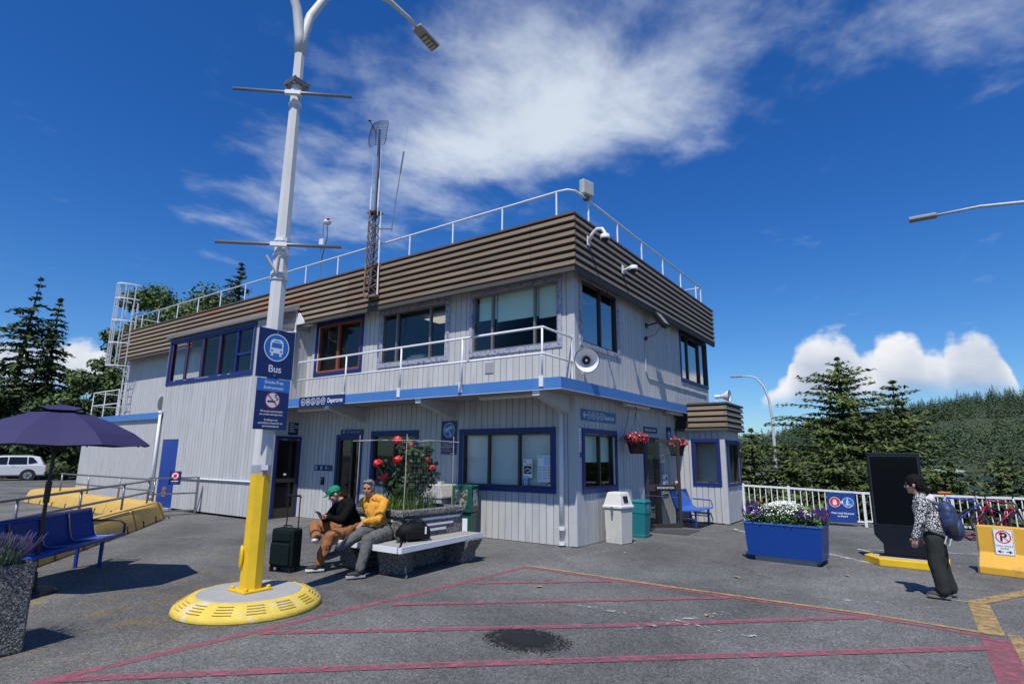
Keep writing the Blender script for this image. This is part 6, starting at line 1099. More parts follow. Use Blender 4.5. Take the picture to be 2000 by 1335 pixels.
face_bits(P, rot, YM, 1, (.05, .045, .04))
m_ys = cloth('mustard yellow shirt', (.62, .30, .045)); q = MB(); chain(q, [hip+Vector((0, 0, -.01)), waist, chest, nk-Vector((0, 0, .045))], [.140, .132, .140, .08]); q.ell(chest+Vector((0, 0, .05)), (.185, .12, .12), 16, 10, Matrix.Rotation(R(16), 3, 'Z')); chain(q, [shL, elL, wrL+(elL-wrL).normalized()*.015], [.070, .060, .045]); chain(q, [shR, elR, wrR], [.070, .058, .043]); cap(q, shL, nk, .07, .06); cap(q, shR, nk, .07, .06); organic('shirt', q, m_ys, YM, .008, 4, .014, 15, .6)
q = MB(); f_, s_, u_ = frame((.3, -.95, .0))
for e in (-1, 1): q.add([nk+s_*e*.075+u_*.035-f_*.01, nk+s_*e*.025+f_*.085+u_*.0, nk+s_*e*.085+f_*.07-u_*.045, nk+s_*e*.095-f_*.0+u_*.0], [(0, 1, 2, 3)])
c_ = q.build('collar', m_ys, YM); md = c_.modifiers.new('t', 'SOLIDIFY'); md.thickness = .008
m_gt = cloth('grey cotton trousers', (.115, .115, .112)); q = MB(); chain(q, [h1, k1, a1+(k1-a1).normalized()*.03], [.112, .084, .064]); chain(q, [h2, k2, a2+Vector((0, .0, .05))], [.112, .084, .066]); cap(q, hip+Vector((-.07, 0, -.01)), hip+Vector((.08, 0, -.01)), .135, .135); organic('trousers', q, m_gt, YM, .008, 4, .012, 16, .7)
m_ds = M('dark grey sneaker mesh', (.02, .02, .021), .7, .2, 40); shoe('shoe', a1+Vector((0, -.005, -.02)), a1+Vector((-.20, -.13, -.11)), m_ds, M('charcoal rubber sole', (.05, .05, .052), .7), YM, 1.02, up=(-.45, -.1, .85)); shoe('shoe', a2, a2+Vector((-.16, -.30, -.0)), m_ds, M('grey rubber sole', (.35, .35, .36), .7), YM, 1.02)
q = MB(); q.ell(P(0, -.028, .060), (.083, .092, .078), 20, 14, rot); q.ell(P(0, -.055, .0), (.078, .062, .075), 16, 12, rot); q.ell(P(-.02, .045, .108), (.05, .045, .025), 12, 8, rot); q.ell(P(.035, .03, .108), (.04, .045, .022), 12, 8, rot); [q.ell(P(e*.074, .004, .015), (.012, .03, .045), 8, 8, rot) for e in (-1, 1)]; organic('hair', q, M('grey hair', (.17, .165, .16), .8, .45, 60, bump=.6, bscale=90), YM, .006, 2, .006, 60)
# --- person in the green cap
CM = thing('person', 'seated person in a green cap and black hooded sweater looking at a phone', 'person', (-1.95, -3.75, .43)); CM.location = (0, 0, 0)
hip = Vector((-1.90, -3.70, .53)); waist = Vector((-1.91, -3.72, .66)); chest = Vector((-1.95, -3.80, .82)); nk = Vector((-1.985, -3.86, .955)); hd = Vector((-2.03, -3.965, 1.055)); fd = (-.50, -.72, -.48); up_ = (-.28, -.42, .86); shL = Vector((-1.80, -3.83, .89)); shR = Vector((-2.12, -3.80, .885)); elL = Vector((-1.79, -4.0, .69)); wrL = Vector((-1.90, -4.16, .745)); elR = Vector((-2.17, -3.98, .69)); wrR = Vector((-2.0, -4.17, .735))
h1 = Vector((-2.0, -3.72, .52)); h2 = Vector((-1.80, -3.72, .52)); k1 = Vector((-2.23, -4.14, .585)); a1 = Vector((-1.87, -4.36, .475)); k2 = Vector((-1.80, -4.17, .485)); a2 = Vector((-1.85, -4.30, .085))
b = MB(); P, rot = head(b, hd, fd, .98, up_); cap(b, nk, hd-Vector((0, -.02, .04)), .054, .052); chain(b, [hip, waist, chest, nk], [.12, .115, .12, .06]); cap(b, shL, shR, .06, .06); chain(b, [shL, elL, wrL], [.05, .04, .027]); chain(b, [shR, elR, wrR], [.05, .04, .027]); hand(b, wrL, (-.35, -.75, .15), (-.7, .1, .6), 1, .7); hand(b, wrR, (.15, -.85, .15), (.6, -.1, .7), -1, .7); chain(b, [h1, k1, a1], [.07, .05, .035]); chain(b, [h2, k2, a2], [.07, .05, .035]); organic('body', b, m_skin, CM, .0065, 3); face_bits(P, rot, CM, .98, (.04, .03, .02))
m_bs = cloth('black fleece', (.005, .005, .006)); q = MB(); chain(q, [hip+Vector((0, .0, -.01)), waist, chest, nk-Vector((0, 0, .03))], [.148, .146, .146, .085]); q.ell(chest+Vector((0, 0, .04)), (.185, .13, .11), 16, 10); chain(q, [shL, elL, wrL], [.076, .065, .046]); chain(q, [shR, elR, wrR], [.076, .065, .046]); cap(q, shL, nk, .075, .06); cap(q, shR, nk, .075, .06); q.ell(nk+Vector((.04, .10, -.01)), (.10, .07, .06), 14, 10); organic('sweater', q, m_bs, CM, .009, 5, .010, 10, .7)
m_ct = cloth('rust brown corduroy', (.28, .125, .055)); q = MB(); chain(q, [h1, k1, a1+(k1-a1).normalized()*.03], [.115, .09, .07]); chain(q, [h2, k2, a2+Vector((0, 0, .06))], [.115, .09, .068]); cap(q, hip+Vector((-.08, 0, -.01)), hip+Vector((.08, 0, -.01)), .135, .135); organic('trousers', q, m_ct, CM, .008, 4, .014, 15, .7)
m_vs = M('black canvas shoe', (.01, .01, .011), .7); m_vw = M('off white rubber', (.66, .64, .58), .7); q = MB(); cap(q, a1, a1+(k1-a1).normalized()*.05, .042, .045); cap(q, a2, a2+Vector((0, 0, .06)), .042, .044); q.build('socks', m_black, CM, smooth=True)
shoe('shoe', a1+Vector((.02, -.01, 0)), a1+Vector((.16, -.16, .06)), m_vs, m_vw, CM, 1.0, up=(-.55, .55, .62)); shoe('shoe', a2, a2+Vector((-.15, -.24, 0)), m_vs, m_vw, CM, 1.0)
CP = thing('baseball_cap', 'green baseball cap with sunglasses resting on its peak', 'cap', (0, 0, 0)); m_cap = cloth('bright green cap cotton', (.012, .22, .115), .8)
f_, s_, u_ = frame(fd, up_); kk = .98; q = MB(); q.ell(P(0, -.012, .055), (.084, .105, .082), 22, 14, rot); o = organic('crown', q, m_cap, CP, .007, 2); 
q = MB(); br = [P(.078*math.sin(t), .075+.105*math.cos(t)*1.0, .052-.02*abs(math.sin(t))**2) for t in [R(-88+176*k/14) for k in range(15)]]; bi = [P(.072*math.sin(t), .062+.03*math.cos(t), .058) for t in [R(-88+176*k/14) for k in range(15)]]; q.add(br+bi, [(j, j+1, 16+j, 15+j) for j in range(14)]); pk = q.build('peak', m_cap, CP, smooth=True); md = pk.modifiers.new('t', 'SOLIDIFY'); md.thickness = .006
q = MB(); q.add([P(-.022, .096, .078), P(.022, .096, .078), P(.022, .091, .10), P(-.022, .091, .10)], [(0, 1, 2, 3)]); q.build('badge', M('tan badge', (.5, .4, .25), .6), CP)
SGm = thing('sunglasses', 'black sunglasses pushed up on the green cap', 'sunglasses', (0, 0, 0)); q = MB(); [q.ell(P(e*.036, .104, .085), (.031, .010, .023), 14, 8, rot) for e in (-1, 1)]; q.build('lenses', M('sunglass lens', (.004, .004, .005), .1), SGm, smooth=True); q = MB(); q.tube([P(-.012, .112, .09), P(.012, .112, .09)], .005, 6); [q.tube([P(e*.065, .095, .088), P(e*.09, .04, .078), P(e*.093, -.05, .055)], .004, 6) for e in (-1, 1)]; q.build('frame', m_black, SGm)
PH = thing('phone', 'dark phone held in both hands of the cap wearing person', 'phone', (-1.965, -4.275, .80)); q = MB(); q.box(-.038, .038, -.075, .075, -.005, .005); o = q.build('case', M('dark green phone case', (.01, .03, .03), .4), PH, bevel=.004); PH.rotation_euler = (R(-28), R(8), R(22)); q = MB(); q.box(-.034, .034, -.07, .07, .0052, .006); q.build('screen', M('dark screen glass'), PH)
# --- woman walking with a backpack
WM_ = thing('person', 'standing person in a black and white patterned hooded jacket and dark trousers', 'person', (5.42, -.65, 0)); WM_.location = (0, 0, 0)
hd = Vector((5.285, -.70, 1.335)); fd = (-.98, .16, -.04); nk = Vector((5.335, -.70, 1.205)); chest = Vector((5.375, -.70, 1.05)); waist = Vector((5.415, -.69, .88)); hip = Vector((5.43, -.68, .745)); shL = Vector((5.35, -.855, 1.125)); shR = Vector((5.36, -.545, 1.125)); elL = Vector((5.30, -.895, .90)); wrL = Vector((5.235, -.89, .715)); elR = Vector((5.37, -.50, .90)); wrR = Vector((5.30, -.50, .71)); h1 = Vector((5.43, -.765, .70)); h2 = Vector((5.44, -.60, .70)); k1 = Vector((5.42, -.78, .40)); a1 = Vector((5.45, -.79, .08)); k2 = Vector((5.455, -.60, .40)); a2 = Vector((5.52, -.57, .085))
b = MB(); P, rot = head(b, hd, fd, .95); cap(b, nk, hd-Vector((0, 0, .05)), .05, .048); chain(b, [hip, waist, chest, nk], [.11, .10, .11, .055]); cap(b, shL, shR, .05, .05); chain(b, [shL, elL, wrL], [.045, .036, .025]); chain(b, [shR, elR, wrR], [.045, .036, .025]); hand(b, wrL, (-.15, .0, -1), (.2, 1, 0), -1, .5, .95); hand(b, wrR, (-.15, .0, -1), (.2, -1, 0), 1, .5, .95); chain(b, [h1, k1, a1], [.07, .05, .033]); chain(b, [h2, k2, a2], [.07, .05, .033]); organic('body', b, m_skin, WM_, .0065, 3); face_bits(P, rot, WM_, .95, (.02, .015, .012))
def printmat():
    m = bpy.data.materials.new('black and white printed fabric'); m.use_nodes = True; N = m.node_tree.nodes; Lk = m.node_tree.links; b_ = N['Principled BSDF']; b_.inputs['Roughness'].default_value = .85; tc = N.new('ShaderNodeTexCoord'); v = N.new('ShaderNodeTexVoronoi'); v.feature = 'DISTANCE_TO_EDGE'; v.inputs['Scale'].default_value = 33
    nz = N.new('ShaderNodeTexNoise'); nz.inputs['Scale'].default_value = 18; Lk.new(tc.outputs['Object'], nz.inputs['Vector']); ad = N.new('ShaderNodeVectorMath'); ad.operation = 'MULTIPLY_ADD'; ad.inputs[1].default_value = (.05, .05, .05); Lk.new(nz.outputs['Color'], ad.inputs[0]); Lk.new(tc.outputs['Object'], ad.inputs[2]); Lk.new(ad.outputs[0], v.inputs['Vector'])
    mr = N.new('ShaderNodeMapRange'); mr.inputs['From Min'].default_value = .10; mr.inputs['From Max'].default_value = .15; Lk.new(v.outputs['Distance'], mr.inputs['Value']); mx = N.new('ShaderNodeMix'); mx.data_type = 'RGBA'; mx.inputs['A'].default_value = (.009, .009, .010, 1); mx.inputs['B'].default_value = (.62, .61, .60, 1); Lk.new(mr.outputs[0], mx.inputs['Factor']); Lk.new(mx.outputs['Result'], b_.inputs['Base Color']); return m
m_pr = printmat(); q = MB(); chain(q, [hip+Vector((0, 0, -.035)), waist, chest, nk-Vector((0, 0, .035))], [.145, .135, .14, .075]); q.ell(chest+Vector((0, 0, .03)), (.125, .175, .12), 16, 10); chain(q, [shL, elL, wrL+Vector((.005, 0, .01))], [.072, .058, .043]); chain(q, [shR, elR, wrR], [.072, .058, .043]); cap(q, shL, nk, .06, .055); cap(q, shR, nk, .06, .055); organic('jacket', q, m_pr, WM_, .009, 5, .009, 10, .8)
q = MB(); q.ell(nk+Vector((.105, 0, -.05)), (.055, .115, .075), 16, 10); q.tube([nk+Vector((.02+.085*math.cos(t), .088*math.sin(t), -.045+.035*math.cos(t))) for t in [2*math.pi*j/16 for j in range(16)]], .022, 8, closed=True); organic('hood', q, cloth('pale lilac fleece lining', (.60, .55, .58)), WM_, .008, 3, .006, 14)
m_wt = cloth('charcoal green trousers', (.033, .036, .032)); q = MB(); chain(q, [h1, k1, a1+Vector((0, 0, .03))], [.108, .088, .078]); chain(q, [h2, k2, a2+Vector((0, 0, .03))], [.108, .088, .078]); cap(q, hip+Vector((0, -.06, -.02)), hip+Vector((0, .06, -.02)), .12, .12); organic('trousers', q, m_wt, WM_, .009, 4, .008, 12, .5)
m_ws = M('dark brown walking shoe', (.055, .045, .04), .7, .2, 30); shoe('shoe', a1, a1+Vector((-.22, .02, 0)), m_ws, M('mid grey rubber sole', (.16, .155, .15), .8), WM_, .95); shoe('shoe', a2, a2+Vector((-.22, .03, 0)), m_ws, M('mid grey rubber sole'), WM_, .95)
m_hair = M('black hair', (.006, .005, .005), .8, .3, 60, bump=.4, bscale=80, spec=.2); q = MB(); q.ell(P(0, -.018, .050), (.086, .100, .092), 20, 14, rot); q.ell(P(0, -.062, .0), (.084, .058, .09), 16, 12, rot); [q.ell(P(e*.07, .0, .03), (.016, .05, .05), 8, 8, rot) for e in (-1, 1)]; chain(q, [P(0, -.10, -.01), P(0, -.135, -.06), P(0, -.13, -.14)], [.035, .032, .014]); organic('hair', q, m_hair, WM_, .006, 3, .004, 50)
q = MB(); [q.tube([P(e*.031+.016*math.cos(t), .096, .006+.014*math.sin(t)) for t in [2*math.pi*j/12 for j in range(12)]], .002, 4, closed=True) for e in (-1, 1)]; [q.tube([P(e*.048, .094, .008), P(e*.076, .0, .012)], .002, 4) for e in (-1, 1)]; q.build('glasses', m_black, WM_)
BP = thing('backpack', 'dark blue backpack worn on the back of the standing person', 'backpack', (5.62, -.70, .70)); m_bp = M('navy ripstop nylon', (.022, .04, .10), .55, .15, 30, bump=.1, bscale=60); q = MB(); q.ell((.0, 0, .23), (.105, .145, .23), 20, 14); q.ell((.03, 0, .10), (.11, .14, .12), 16, 10); q.ell((.015, 0, .34), (.085, .13, .10), 16, 10); organic('body', q, m_bp, BP, .009, 4, .006, 14)
q = MB(); q.ell((.085, 0, .13), (.055, .115, .11), 14, 10); organic('front_pocket', q, m_bp, BP, .008, 3, .004, 16); q = MB(); q.ell((.02, -.135, .12), (.05, .02, .08), 12, 8); q.build('mesh_pocket', M('dark mesh pocket', (.012, .013, .016), .9), BP, smooth=True); q = MB(); q.ell((.02, .135, .12), (.05, .02, .08), 12, 8); q.build('mesh_pocket', M('dark mesh pocket'), BP, smooth=True)
for s in (-.13, .13):
    q = MB(); pts = [(-.06, s*.8, .42), (-.17, s*.9, .485), (-.27, s*.9, .465), (-.325, s*.95, .38), (-.31, s*1.15, .25), (-.20, s*1.25, .12), (-.08, s, .06)]
    q.tube(pts, .017, 8); q.build('shoulder_strap', M('grey webbing', (.10, .11, .13), .7), BP, smooth=True)
q = MB(); q.tube([(-.06, -.12, .05), (-.10, -.15, -.03), (-.06, -.15, -.06), (-.02, -.12, .02)], .008, 6); q.tube([(.0, -.02, .46), (.03, 0, .50), (.0, .02, .46)], .008, 6); q.build('webbing', M('pale grey webbing', (.4, .4, .42), .7), BP)
BP.rotation_euler = (0, R(-6), 0)
# ------------------------------------------------------------------ trees
def rays(px, py, dist):
    """ground point at a given distance along the bearing of a picture column (only used to set bearings)"""
    d = _r2*((px-1000)/1111) + _u2*(-(py-667.5)/1111) + _f; d2 = Vector((d.x, d.y)).normalized(); return CAM.x+d2.x*dist, CAM.y+d2.y*dist
m_bark = M('conifer bark', (.045, .032, .024), .9, .25, 6); m_fir = leafmat('fir needles', (.060, .092, .028), (.024, .042, .015), .7, 1.2); m_fir2 = leafmat('spruce needles', (.105, .145, .034), (.044, .066, .018), .7, 1.5); m_arb = leafmat('broad leaf green', (.105, .155, .035), (.05, .085, .02), .6, 1.2)
def conifer(name, label, loc, H, Rb, seed, mat, lvl=26, bough=7, start=.12, droop=.25, leaf=.26, gap=.25, group=None, dens=1.0, cat='tree', lean=0, power=.9, top=.0):
    g = np.random.default_rng(seed); t = thing(name, label, cat, loc, g.uniform(0, 6), group); q = MB(); q.tube([(0, 0, -.3), (0, 0, H*.5), (lean*.5, 0, H*.8), (lean, 0, H)], [H*.016+.04, H*.010+.02, H*.005+.01, .008], 7)
    P_ = []; D_ = []; S_ = []; T_ = []
    for i in range(lvl):
        f = i/(lvl-1); z = H*(start+(1-start)*f**.95); rad = Rb*((1-f)**power)*(1+.25*math.sin(i*1.7+seed))+.10*(1-f)+top
        for k in range(bough):
            if g.random() < gap: continue
            a = 2*math.pi*(k+g.uniform(-.35, .35))/bough + i*.9; L = rad*g.uniform(.55, 1.15); n = max(3, int(L/leaf*1.15*dens)); up = .45*(f-.2)
            x0 = lean*max(0, (f-.5)*2)
            pts = []
            for j in range(n):
                s = (j+.5)/n; r_ = L*s; zz = z + L*(up*s - droop*s*s*1.2); pts.append((x0+r_*math.cos(a), r_*math.sin(a), zz))
            if L > .5: q.tube([(x0, 0, z), pts[len(pts)//2], pts[-1]], [.012+.012*L*.5, .012, .004], 4, cap=False)
            for j, p in enumerate(pts):
                s = (j+.5)/n; wd = L*.30*(1-s*.75)+leaf*.35; m_ = int(2+1.7*wd/leaf)
                for _ in range(m_):
                    o = g.normal(0, wd*.5); P_.append((p[0]-math.sin(a)*o+g.normal(0, leaf*.2), p[1]+math.cos(a)*o+g.normal(0, leaf*.2), p[2]-abs(o)*.25+g.normal(0, leaf*.22))); D_.append((math.cos(a)*.3, math.sin(a)*.3, .85)); T_.append((math.cos(a)-math.sin(a)*o*1.4/(wd+.01), math.sin(a)+math.cos(a)*o*1.4/(wd+.01), up-.3)); S_.append(leaf*g.uniform(.55, 1.15)*(1-.25*f))
    q.build('trunk', m_bark, t); leaves('crown', np.array(P_), np.array(D_), np.array(S_), mat, t, 2.7, .5, seed=seed, tdir=np.array(T_)); return t
def broad(name, label, loc, H, Rc, seed, mat, leaf=.22, n=5200, cat='tree', group=None, trunk=True, clumps=26, zlo=.35):
    g = np.random.default_rng(seed); t = thing(name, label, cat, loc, 0, group); P_ = []; D_ = []; q = MB(); 
    if trunk: q.tube([(0, 0, -.2), (.1, 0, H*.3), (-.1, .1, H*.55)], [.06*H*.5, .04*H*.5, .02*H*.5], 7)
    for i in range(clumps):
        a = g.uniform(0, 6.28); rr = Rc*math.sqrt(g.random())*.85; z = H*(zlo+(.95-zlo)*g.random()*(1-.35*(rr/Rc)**2)); c = (rr*math.cos(a), rr*math.sin(a), z); r = Rc*g.uniform(.2, .36); p, d = ball(n//clumps, c, (r, r, r*.72), g, .35); P_.append(p); D_.append(d)
        if trunk: q.tube([(0, 0, H*.28), (c[0]*.5, c[1]*.5, (H*.3+c[2])/2), c], [.02*H*.35, .010*H*.4, .01], 5, cap=False)
    if trunk: q.build('trunk', m_bark if mat is not m_arb else M('arbutus bark', (.12, .055, .03), .7, .3, 3), t)
    P_ = np.vstack(P_); leaves('crown', P_, np.vstack(D_)+np.array((0, 0, .5)), g.uniform(leaf*.6, leaf*1.2, len(P_)), mat, t, 1.5, .6, seed=seed); return t
def B(px, d): return (*rays(px, 900, d), 0)
conifer('fir_tree', 'tall ragged fir with a bent bare top beyond the parked white car', (-46.0, 2.6, 0), 14.0, 4.2, 11, m_fir, 26, 7, .10, .35, .21, .36, lean=.5, power=.75)
conifer('fir_tree', 'second dark fir with a pointed top growing next to the ragged fir', (-45.4, 4.2, 0), 12.7, 3.6, 12, m_fir, 30, 8, .08, .32, .21, .22, power=.8)
conifer('fir_tree', 'fir at the edge of the wood left of the ragged fir', (-46.5, .2, 0), 8.5, 3.4, 13, m_fir, 20, 7, .08, .3, .22, .2)
broad('broadleaf_tree', 'round green broadleaf tree between the firs and the caged ladder', (-40.0, 5.8, 0), 8.6, 3.0, 14, m_arb, .2, 8000)
broad('arbutus_tree', 'spreading arbutus tree showing above the slatted parapet behind the ladder', (-36.6, 9.6, 0), 14.4, 4.6, 15, m_arb, .19, 15000, clumps=40, zlo=.48)
broad('arbutus_tree', 'smaller arbutus tree seen through the ladder cage', (-38.5, 7.2, 0), 11.6, 2.6, 16, m_arb, .19, 6000, clumps=20, zlo=.5)
conifer('fir_tree', 'slender fir top showing over the roof behind the railing', (-28.1, 8.2, 0), 13.3, 3.6, 17, m_fir, 30, 7, .3, .12, .16, .3, power=.8)
for i, (px, d, h, r) in enumerate(((-60, 50, 7, 3.4), (10, 54, 6.5, 3.2), (60, 52, 6, 3), (115, 54, 7, 3.2), (165, 50, 7.5, 3.0), (205, 47, 7.5, 2.8), (235, 44, 6.5, 2.4), (95, 47, 3.6, 2.4), (180, 44, 3.6, 2.2))):
    broad('woodland_tree', ('tall dark tree in the wood behind the parked cars' if h > 4 else 'low dark shrub at the foot of the wood behind the parked cars'), B(px, d), h, r, 50+i, leafmat('dark wood leaf', (.05, .08, .022), (.025, .045, .014), .7, 1), .24, 3600, clumps=16, zlo=.12, group='trees of the wood on the left', trunk=h > 4)  # wood on the left in a darker leaf green
# right side spruces
SHL = ['spruce shrub nearest the booth, showing over the fence end', 'spruce shrub behind the white flowers of the blue planter', 'spruce shrub behind the boarding sign', 'spruce shrub left of the display totem', 'spruce shrub behind the display totem', 'spruce shrub behind the backpack wearer', 'spruce shrub behind the orange bicycle saddle', 'spruce shrub beyond the crimson bicycle', 'low spruce shrub just behind the fence by the purple flowers', 'low spruce shrub just behind the fence by the totem', 'low spruce shrub just behind the fence by the bicycles', 'tall spruce shrub beside the thin street lamp']
conifer('spruce_tree', 'young spruce with a bare pointed leader behind the white fence', (3.25, 14.2, -2.2), 7.5, 4.1, 21, m_fir2, 30, 9, .05, .10, .105, .2, power=.62, dens=.6)
conifer('spruce_tree', 'smaller spruce with a thin leader right of the pointed spruce', (4.85, 14.8, -2.3), 6.7, 3.3, 22, m_fir2, 24, 9, .05, .10, .115, .18, power=.66, dens=.55)
for i, (x, y, h, r) in enumerate(((.4, 12.6, 4.9, 2.3), (1.6, 12.2, 4.2, 2.2), (3.0, 11.6, 4.5, 2.4), (4.6, 11.9, 4.6, 2.3), (6.1, 12.2, 3.7, 2.2), (7.4, 12.8, 3.9, 2.4), (9.0, 12.6, 3.8, 2.5), (10.8, 13.2, 4.0, 2.7), (2.2, 10.3, 2.7, 1.5), (5.3, 10.4, 2.5, 1.6), (8.2, 11.0, 2.4, 1.5), (-1.5, 15.5, 5.6, 2.2))):
    conifer('spruce_shrub', SHL[i], (x, y, -1.9), h*.93, r*1.05, 60+i, m_fir2, 18, 9, .06, .10, .105, .14, group='spruce thicket on the bank', power=.6, dens=.62, cat='shrub')
# ------------------------------------------------------------------ far hill
m_hill = M('dark hillside', (.035, .05, .02), .95, .35, .05, col2=(.24, .18, .08), c2=(.66, .72), c2scale=.012)
mb = MB(); nx, ny = 70, 22
ridge = [(1340, 6), (1455, 9), (1560, 15), (1700, 24), (1850, 28), (2000, 32), (2200, 38), (2500, 42), (3200, 42)]
def rh(px):
    for (a, b), (c, d) in zip(ridge[:-1], ridge[1:]):
        if px <= c: return b + (d-b)*max(0, (px-a)/(c-a))
    return ridge[-1][1]
HP = {}
for i in range(nx+1):
    px = 1340+(3200-1340)*i/nx; x, y = rays(px, 900, 1); dx, dy = x-CAM.x, y-CAM.y
    for j in range(ny+1):
        t = j/ny; d = 290 + 510*t; h = -3 + (rh(px)*1.72+3)*(math.sin(min(1, t/.93)*math.pi/2)**1.5) + 6.0*mnoise.noise(Vector((px*.009, t*3, 0))); HP[(i, j)] = (CAM.x+dx*d, CAM.y+dy*d, h); mb.v.append(HP[(i, j)])
mb.f = [(i*(ny+1)+j, (i+1)*(ny+1)+j, (i+1)*(ny+1)+j+1, i*(ny+1)+j+1) for i in range(nx) for j in range(ny)]
struct(mb.build('hill', m_hill, smooth=True))
m_hl = leafmat('hill fir needles', (.075, .112, .050), (.042, .070, .036), .85, .03)
protos = []
for s_ in range(4):
    g = np.random.default_rng(90+s_); H = 12; P_, D_, S_ = [], [], []
    for i in range(13):
        f = i/12; z = H*(.06+.94*f); rad = (2.7+.4*s_)*(1-f)**(.75+.1*s_)+.1
        for k in range(int(9+42*(1-f))): a = g.uniform(0, 6.28); r_ = rad*g.uniform(.4, 1.15); P_.append((r_*math.cos(a), r_*math.sin(a), z-.3*r_+g.normal(0, .2))); D_.append((math.cos(a)*.6, math.sin(a)*.6, .7)); S_.append(.72*(1-.45*f)*g.uniform(.7, 1.2))
    protos.append(leaves('hillside_tree', np.array(P_), np.array(D_), np.array(S_), m_hl, None, 1.7, .45, seed=90+s_).data)
for o in [o for o in COL.objects if o.name.startswith('hillside_tree')]: bpy.data.objects.remove(o)
g = np.random.default_rng(99); cnt = 0
def hillpoint(imax, jlo):
    while True:
        i = int(g.integers(0, imax)); j = int(g.integers(jlo, ny)); a = HP[(i, j)]; b_ = HP[(i+1, j)]; c_ = HP[(i, j+1)]; u, v = g.random(), g.random()
        p = np.array([a[k]+(b_[k]-a[k])*u+(c_[k]-a[k])*v for k in range(3)])
        if 9 < i < 26 and 7 <= j <= 9 and g.random() < .85: continue      # a dry clearing
        return p, j
while cnt < 300:
    p, j = hillpoint(27, 8)
    if g.random() > .3 + .7*((j-8)/(ny-8))**1.5: continue
    sc = g.uniform(.75, 1.35); o = bpy.data.objects.new('hillside_tree', protos[cnt % 4]); COL.objects.link(o); o.location = p - np.array((0, 0, .5)); o.rotation_euler.z = g.uniform(0, 6); o.scale = (sc, sc, sc*g.uniform(.9, 1.2)); tag(o, 'conifer in the forest covering the far hillside', 'tree', 'conifers on the far hillside'); cnt += 1
V = []
cbs = []
for pm in protos:
    cb = np.empty(len(pm.vertices)*3); pm.vertices.foreach_get('co', cb); cbs.append(cb.reshape(-1, 4, 3)[::4].reshape(-1, 3))
for k in range(4600):
    p, j = hillpoint(nx, 1); sc = g.uniform(.7, 1.3); an = g.uniform(0, 6); rm = np.array([[math.cos(an), -math.sin(an), 0], [math.sin(an), math.cos(an), 0], [0, 0, 1]]); V.append((cbs[k % 4]*sc*np.array((1.2, 1.2, 1))) @ rm.T + p - np.array((0, 0, .5)))
V = np.vstack(V); n = len(V)//4; me = bpy.data.meshes.new('forest'); me.vertices.add(4*n); me.vertices.foreach_set('co', V.ravel()); me.loops.add(4*n); me.loops.foreach_set('vertex_index', np.arange(4*n, dtype=np.int32)); me.polygons.add(n); me.polygons.foreach_set('loop_start', np.arange(0, 4*n, 4, dtype=np.int32)); me.update(calc_edges=True); me.materials.append(m_hl); o = bpy.data.objects.new('forest', me); COL.objects.link(o); tag(o, 'mass of conifer forest filling the rest of the far hillside', 'forest', kind='stuff')
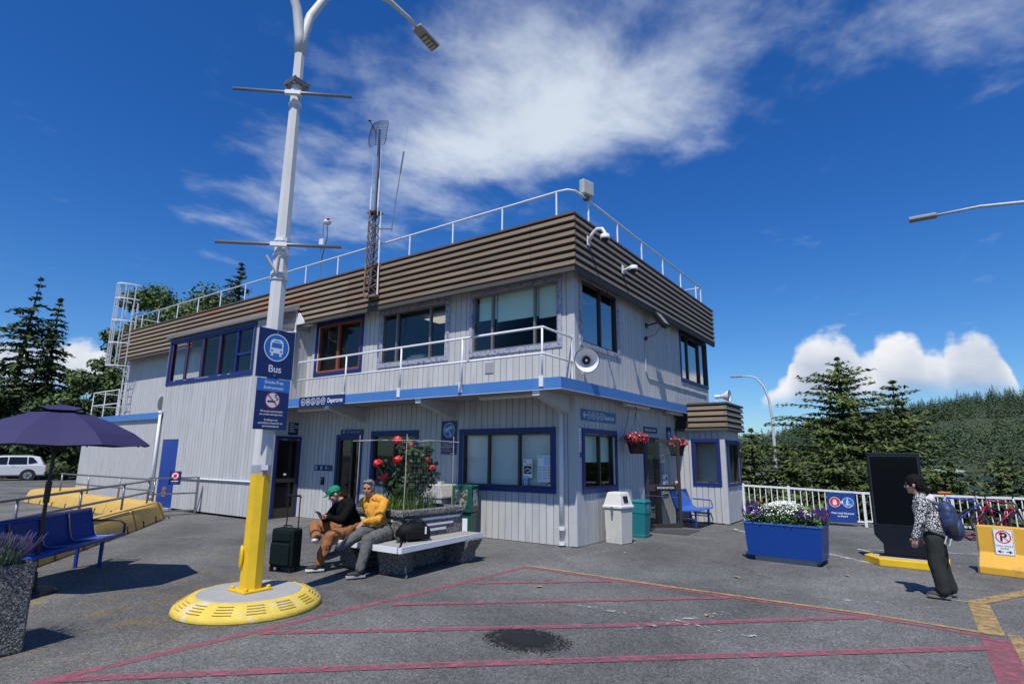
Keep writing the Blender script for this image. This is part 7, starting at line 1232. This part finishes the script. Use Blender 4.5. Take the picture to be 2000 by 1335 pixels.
# ------------------------------------------------------------------ cars and far building
def car(label, loc, rz, paint):
    t = thing('parked_car', label, 'car', loc, rz, 'cars parked by the wood'); m_cg = M('car window glass', (.01, .012, .014), .08, .05); m_ty = M('tyre rubber')
    lo = [(-2.25, .32), (2.22, .30), (2.28, .55), (2.22, .78), (1.95, .92), (1.05, 1.02), (-1.95, 1.06), (-2.25, 1.0), (-2.32, .7)]
    q = MB(); q.prism(lo, -.88, .88, ('x', 'z', 'y')); bd_ = q.build('body', paint, t, bevel=.08, seg=3); smooth_angle(bd_, 50)
    gh = [(1.10, 1.0), (.35, 1.55), (.0, 1.62), (-1.35, 1.64), (-1.85, 1.55), (-2.15, 1.03)]; q = MB(); n = len(gh); vs = [(x, s*(.84 if z < 1.2 else .66), z) for s in (-1, 1) for x, z in gh]; q.add(vs, [tuple(range(n)), tuple(range(2*n-1, n-1, -1))] + [(j, n+j, n+(j+1) % n, (j+1) % n) for j in range(n)]); cb_ = q.build('cabin', paint, t, bevel=.05, seg=3); smooth_angle(cb_, 50)
    for s in (-1, 1):
        for wn in ([(.92, 1.06), (.34, 1.47), (.05, 1.52), (-.25, 1.53), (-.25, 1.07)], [(-.33, 1.07), (-.33, 1.53), (-1.2, 1.53), (-1.25, 1.08)], [(-1.32, 1.10), (-1.28, 1.53), (-1.5, 1.51), (-1.78, 1.20)]):
            q = MB(); q.add([(x, s*(.865-(z-1.05)*.36+.012), z) for x, z in wn], [tuple(range(len(wn)))]); q.build('side_window', m_cg, t)
        q = MB(); q.obox((1.02, s*.96, 1.10), (.14, .2, .13)); q.build('door_mirror', paint, t, bevel=.03)
        q = MB(); q.box(2.0, 2.24, s*.62-.16, s*.62+.16, .70, .82); q.build('headlight', M('headlight lens', (.6, .62, .65), .1), t, bevel=.03); q = MB(); q.box(-2.31, -2.15, s*.68-.14, s*.68+.14, .85, 1.02); q.build('tail_light', M('red lens', (.35, .01, .01), .2), t, bevel=.03)
        for z0, x0 in ((.95, -.6), (.95, .5)): q = MB(); q.box(x0-.1, x0+.08, s*.885-.01, s*.885+.01, z0-.02, z0+.02); q.build('door_handle', paint, t)
        for x in (1.38, -1.38):
            q = MB(); q.tube([(x, s*.70, .34), (x, s*.90, .34)], .345, 26); wh = q.build('wheel', m_ty, t, bevel=.03); q = MB(); q.tube([(x, s*.895, .34), (x, s*.907, .34)], .225, 24)
            q.build('rim', M('silver alloy', (.42, .43, .45), .3, metal=.6), wh); q = MB(); [q.obox((x+.11*math.cos(a), s*.910, .34+.11*math.sin(a)), (.19, .012, .045), Matrix.Rotation(-a, 3, 'Y')) for a in [2*math.pi*k/5 for k in range(5)]]; q.build('spokes', M('dark alloy gap', (.06, .06, .06), .5), wh)
            q = MB(); q.lathe([(.41, -.02), (.43, .02)], (0, 0, 0), 26); wa = q.build('wheel_arch', M('black cladding', (.02, .02, .02), .7), t); wa.rotation_euler = (R(90), 0, 0); wa.location = (x, s*.875, .34)
    q = MB(); q.add([(1.06, -.76, 1.06), (1.06, .76, 1.06), (.42, .62, 1.51), (.42, -.62, 1.51)], [(0, 1, 2, 3)]); o = q.build('windscreen', m_cg, t); o.location = (.05, 0, .03); q = MB(); q.box(-2.33, 2.30, -.86, .86, .26, .36); q.build('sill_cladding', M('black cladding'), t, bevel=.03)
    for s in (-.55, .55): q = MB(); q.tube([(.1, s, 1.66), (-1.5, s, 1.68)], .02, 6); q.build('roof_rail', m_black, t)
    return t
car('white estate car parked in front of the dark wood', (-39.6, 1.2, 0), R(250), M('white car paint', (.62, .64, .66), .25, .03, 2, coat=.6)).scale = (.92, .92, .9); car('dark blue car half hidden behind the annex and pipe rails', (-33.0, 5.6, 0), R(200), M('dark blue car paint', (.01, .015, .05), .25, .03, 2, coat=.6))
FBd = thing('white_outbuilding', 'low white outbuilding with a blue roof edge beyond the white car', 'building', (-47.5, -4.4, 0), R(35)); q = MB(); q.box(-3.5, 2.6, -2, 2, 0, 2.5); q.build('wall', m_whitewood, FBd); q = MB(); q.box(-3.9, 6.0, -2.3, 2.3, 2.5, 2.85); q.build('roof', m_trim, FBd); q = MB(); q.box(5.6, 5.8, -1.9, -1.7, 0, 2.5); q.build('post', m_whitewood, FBd)
bpy.context.view_layer.update()
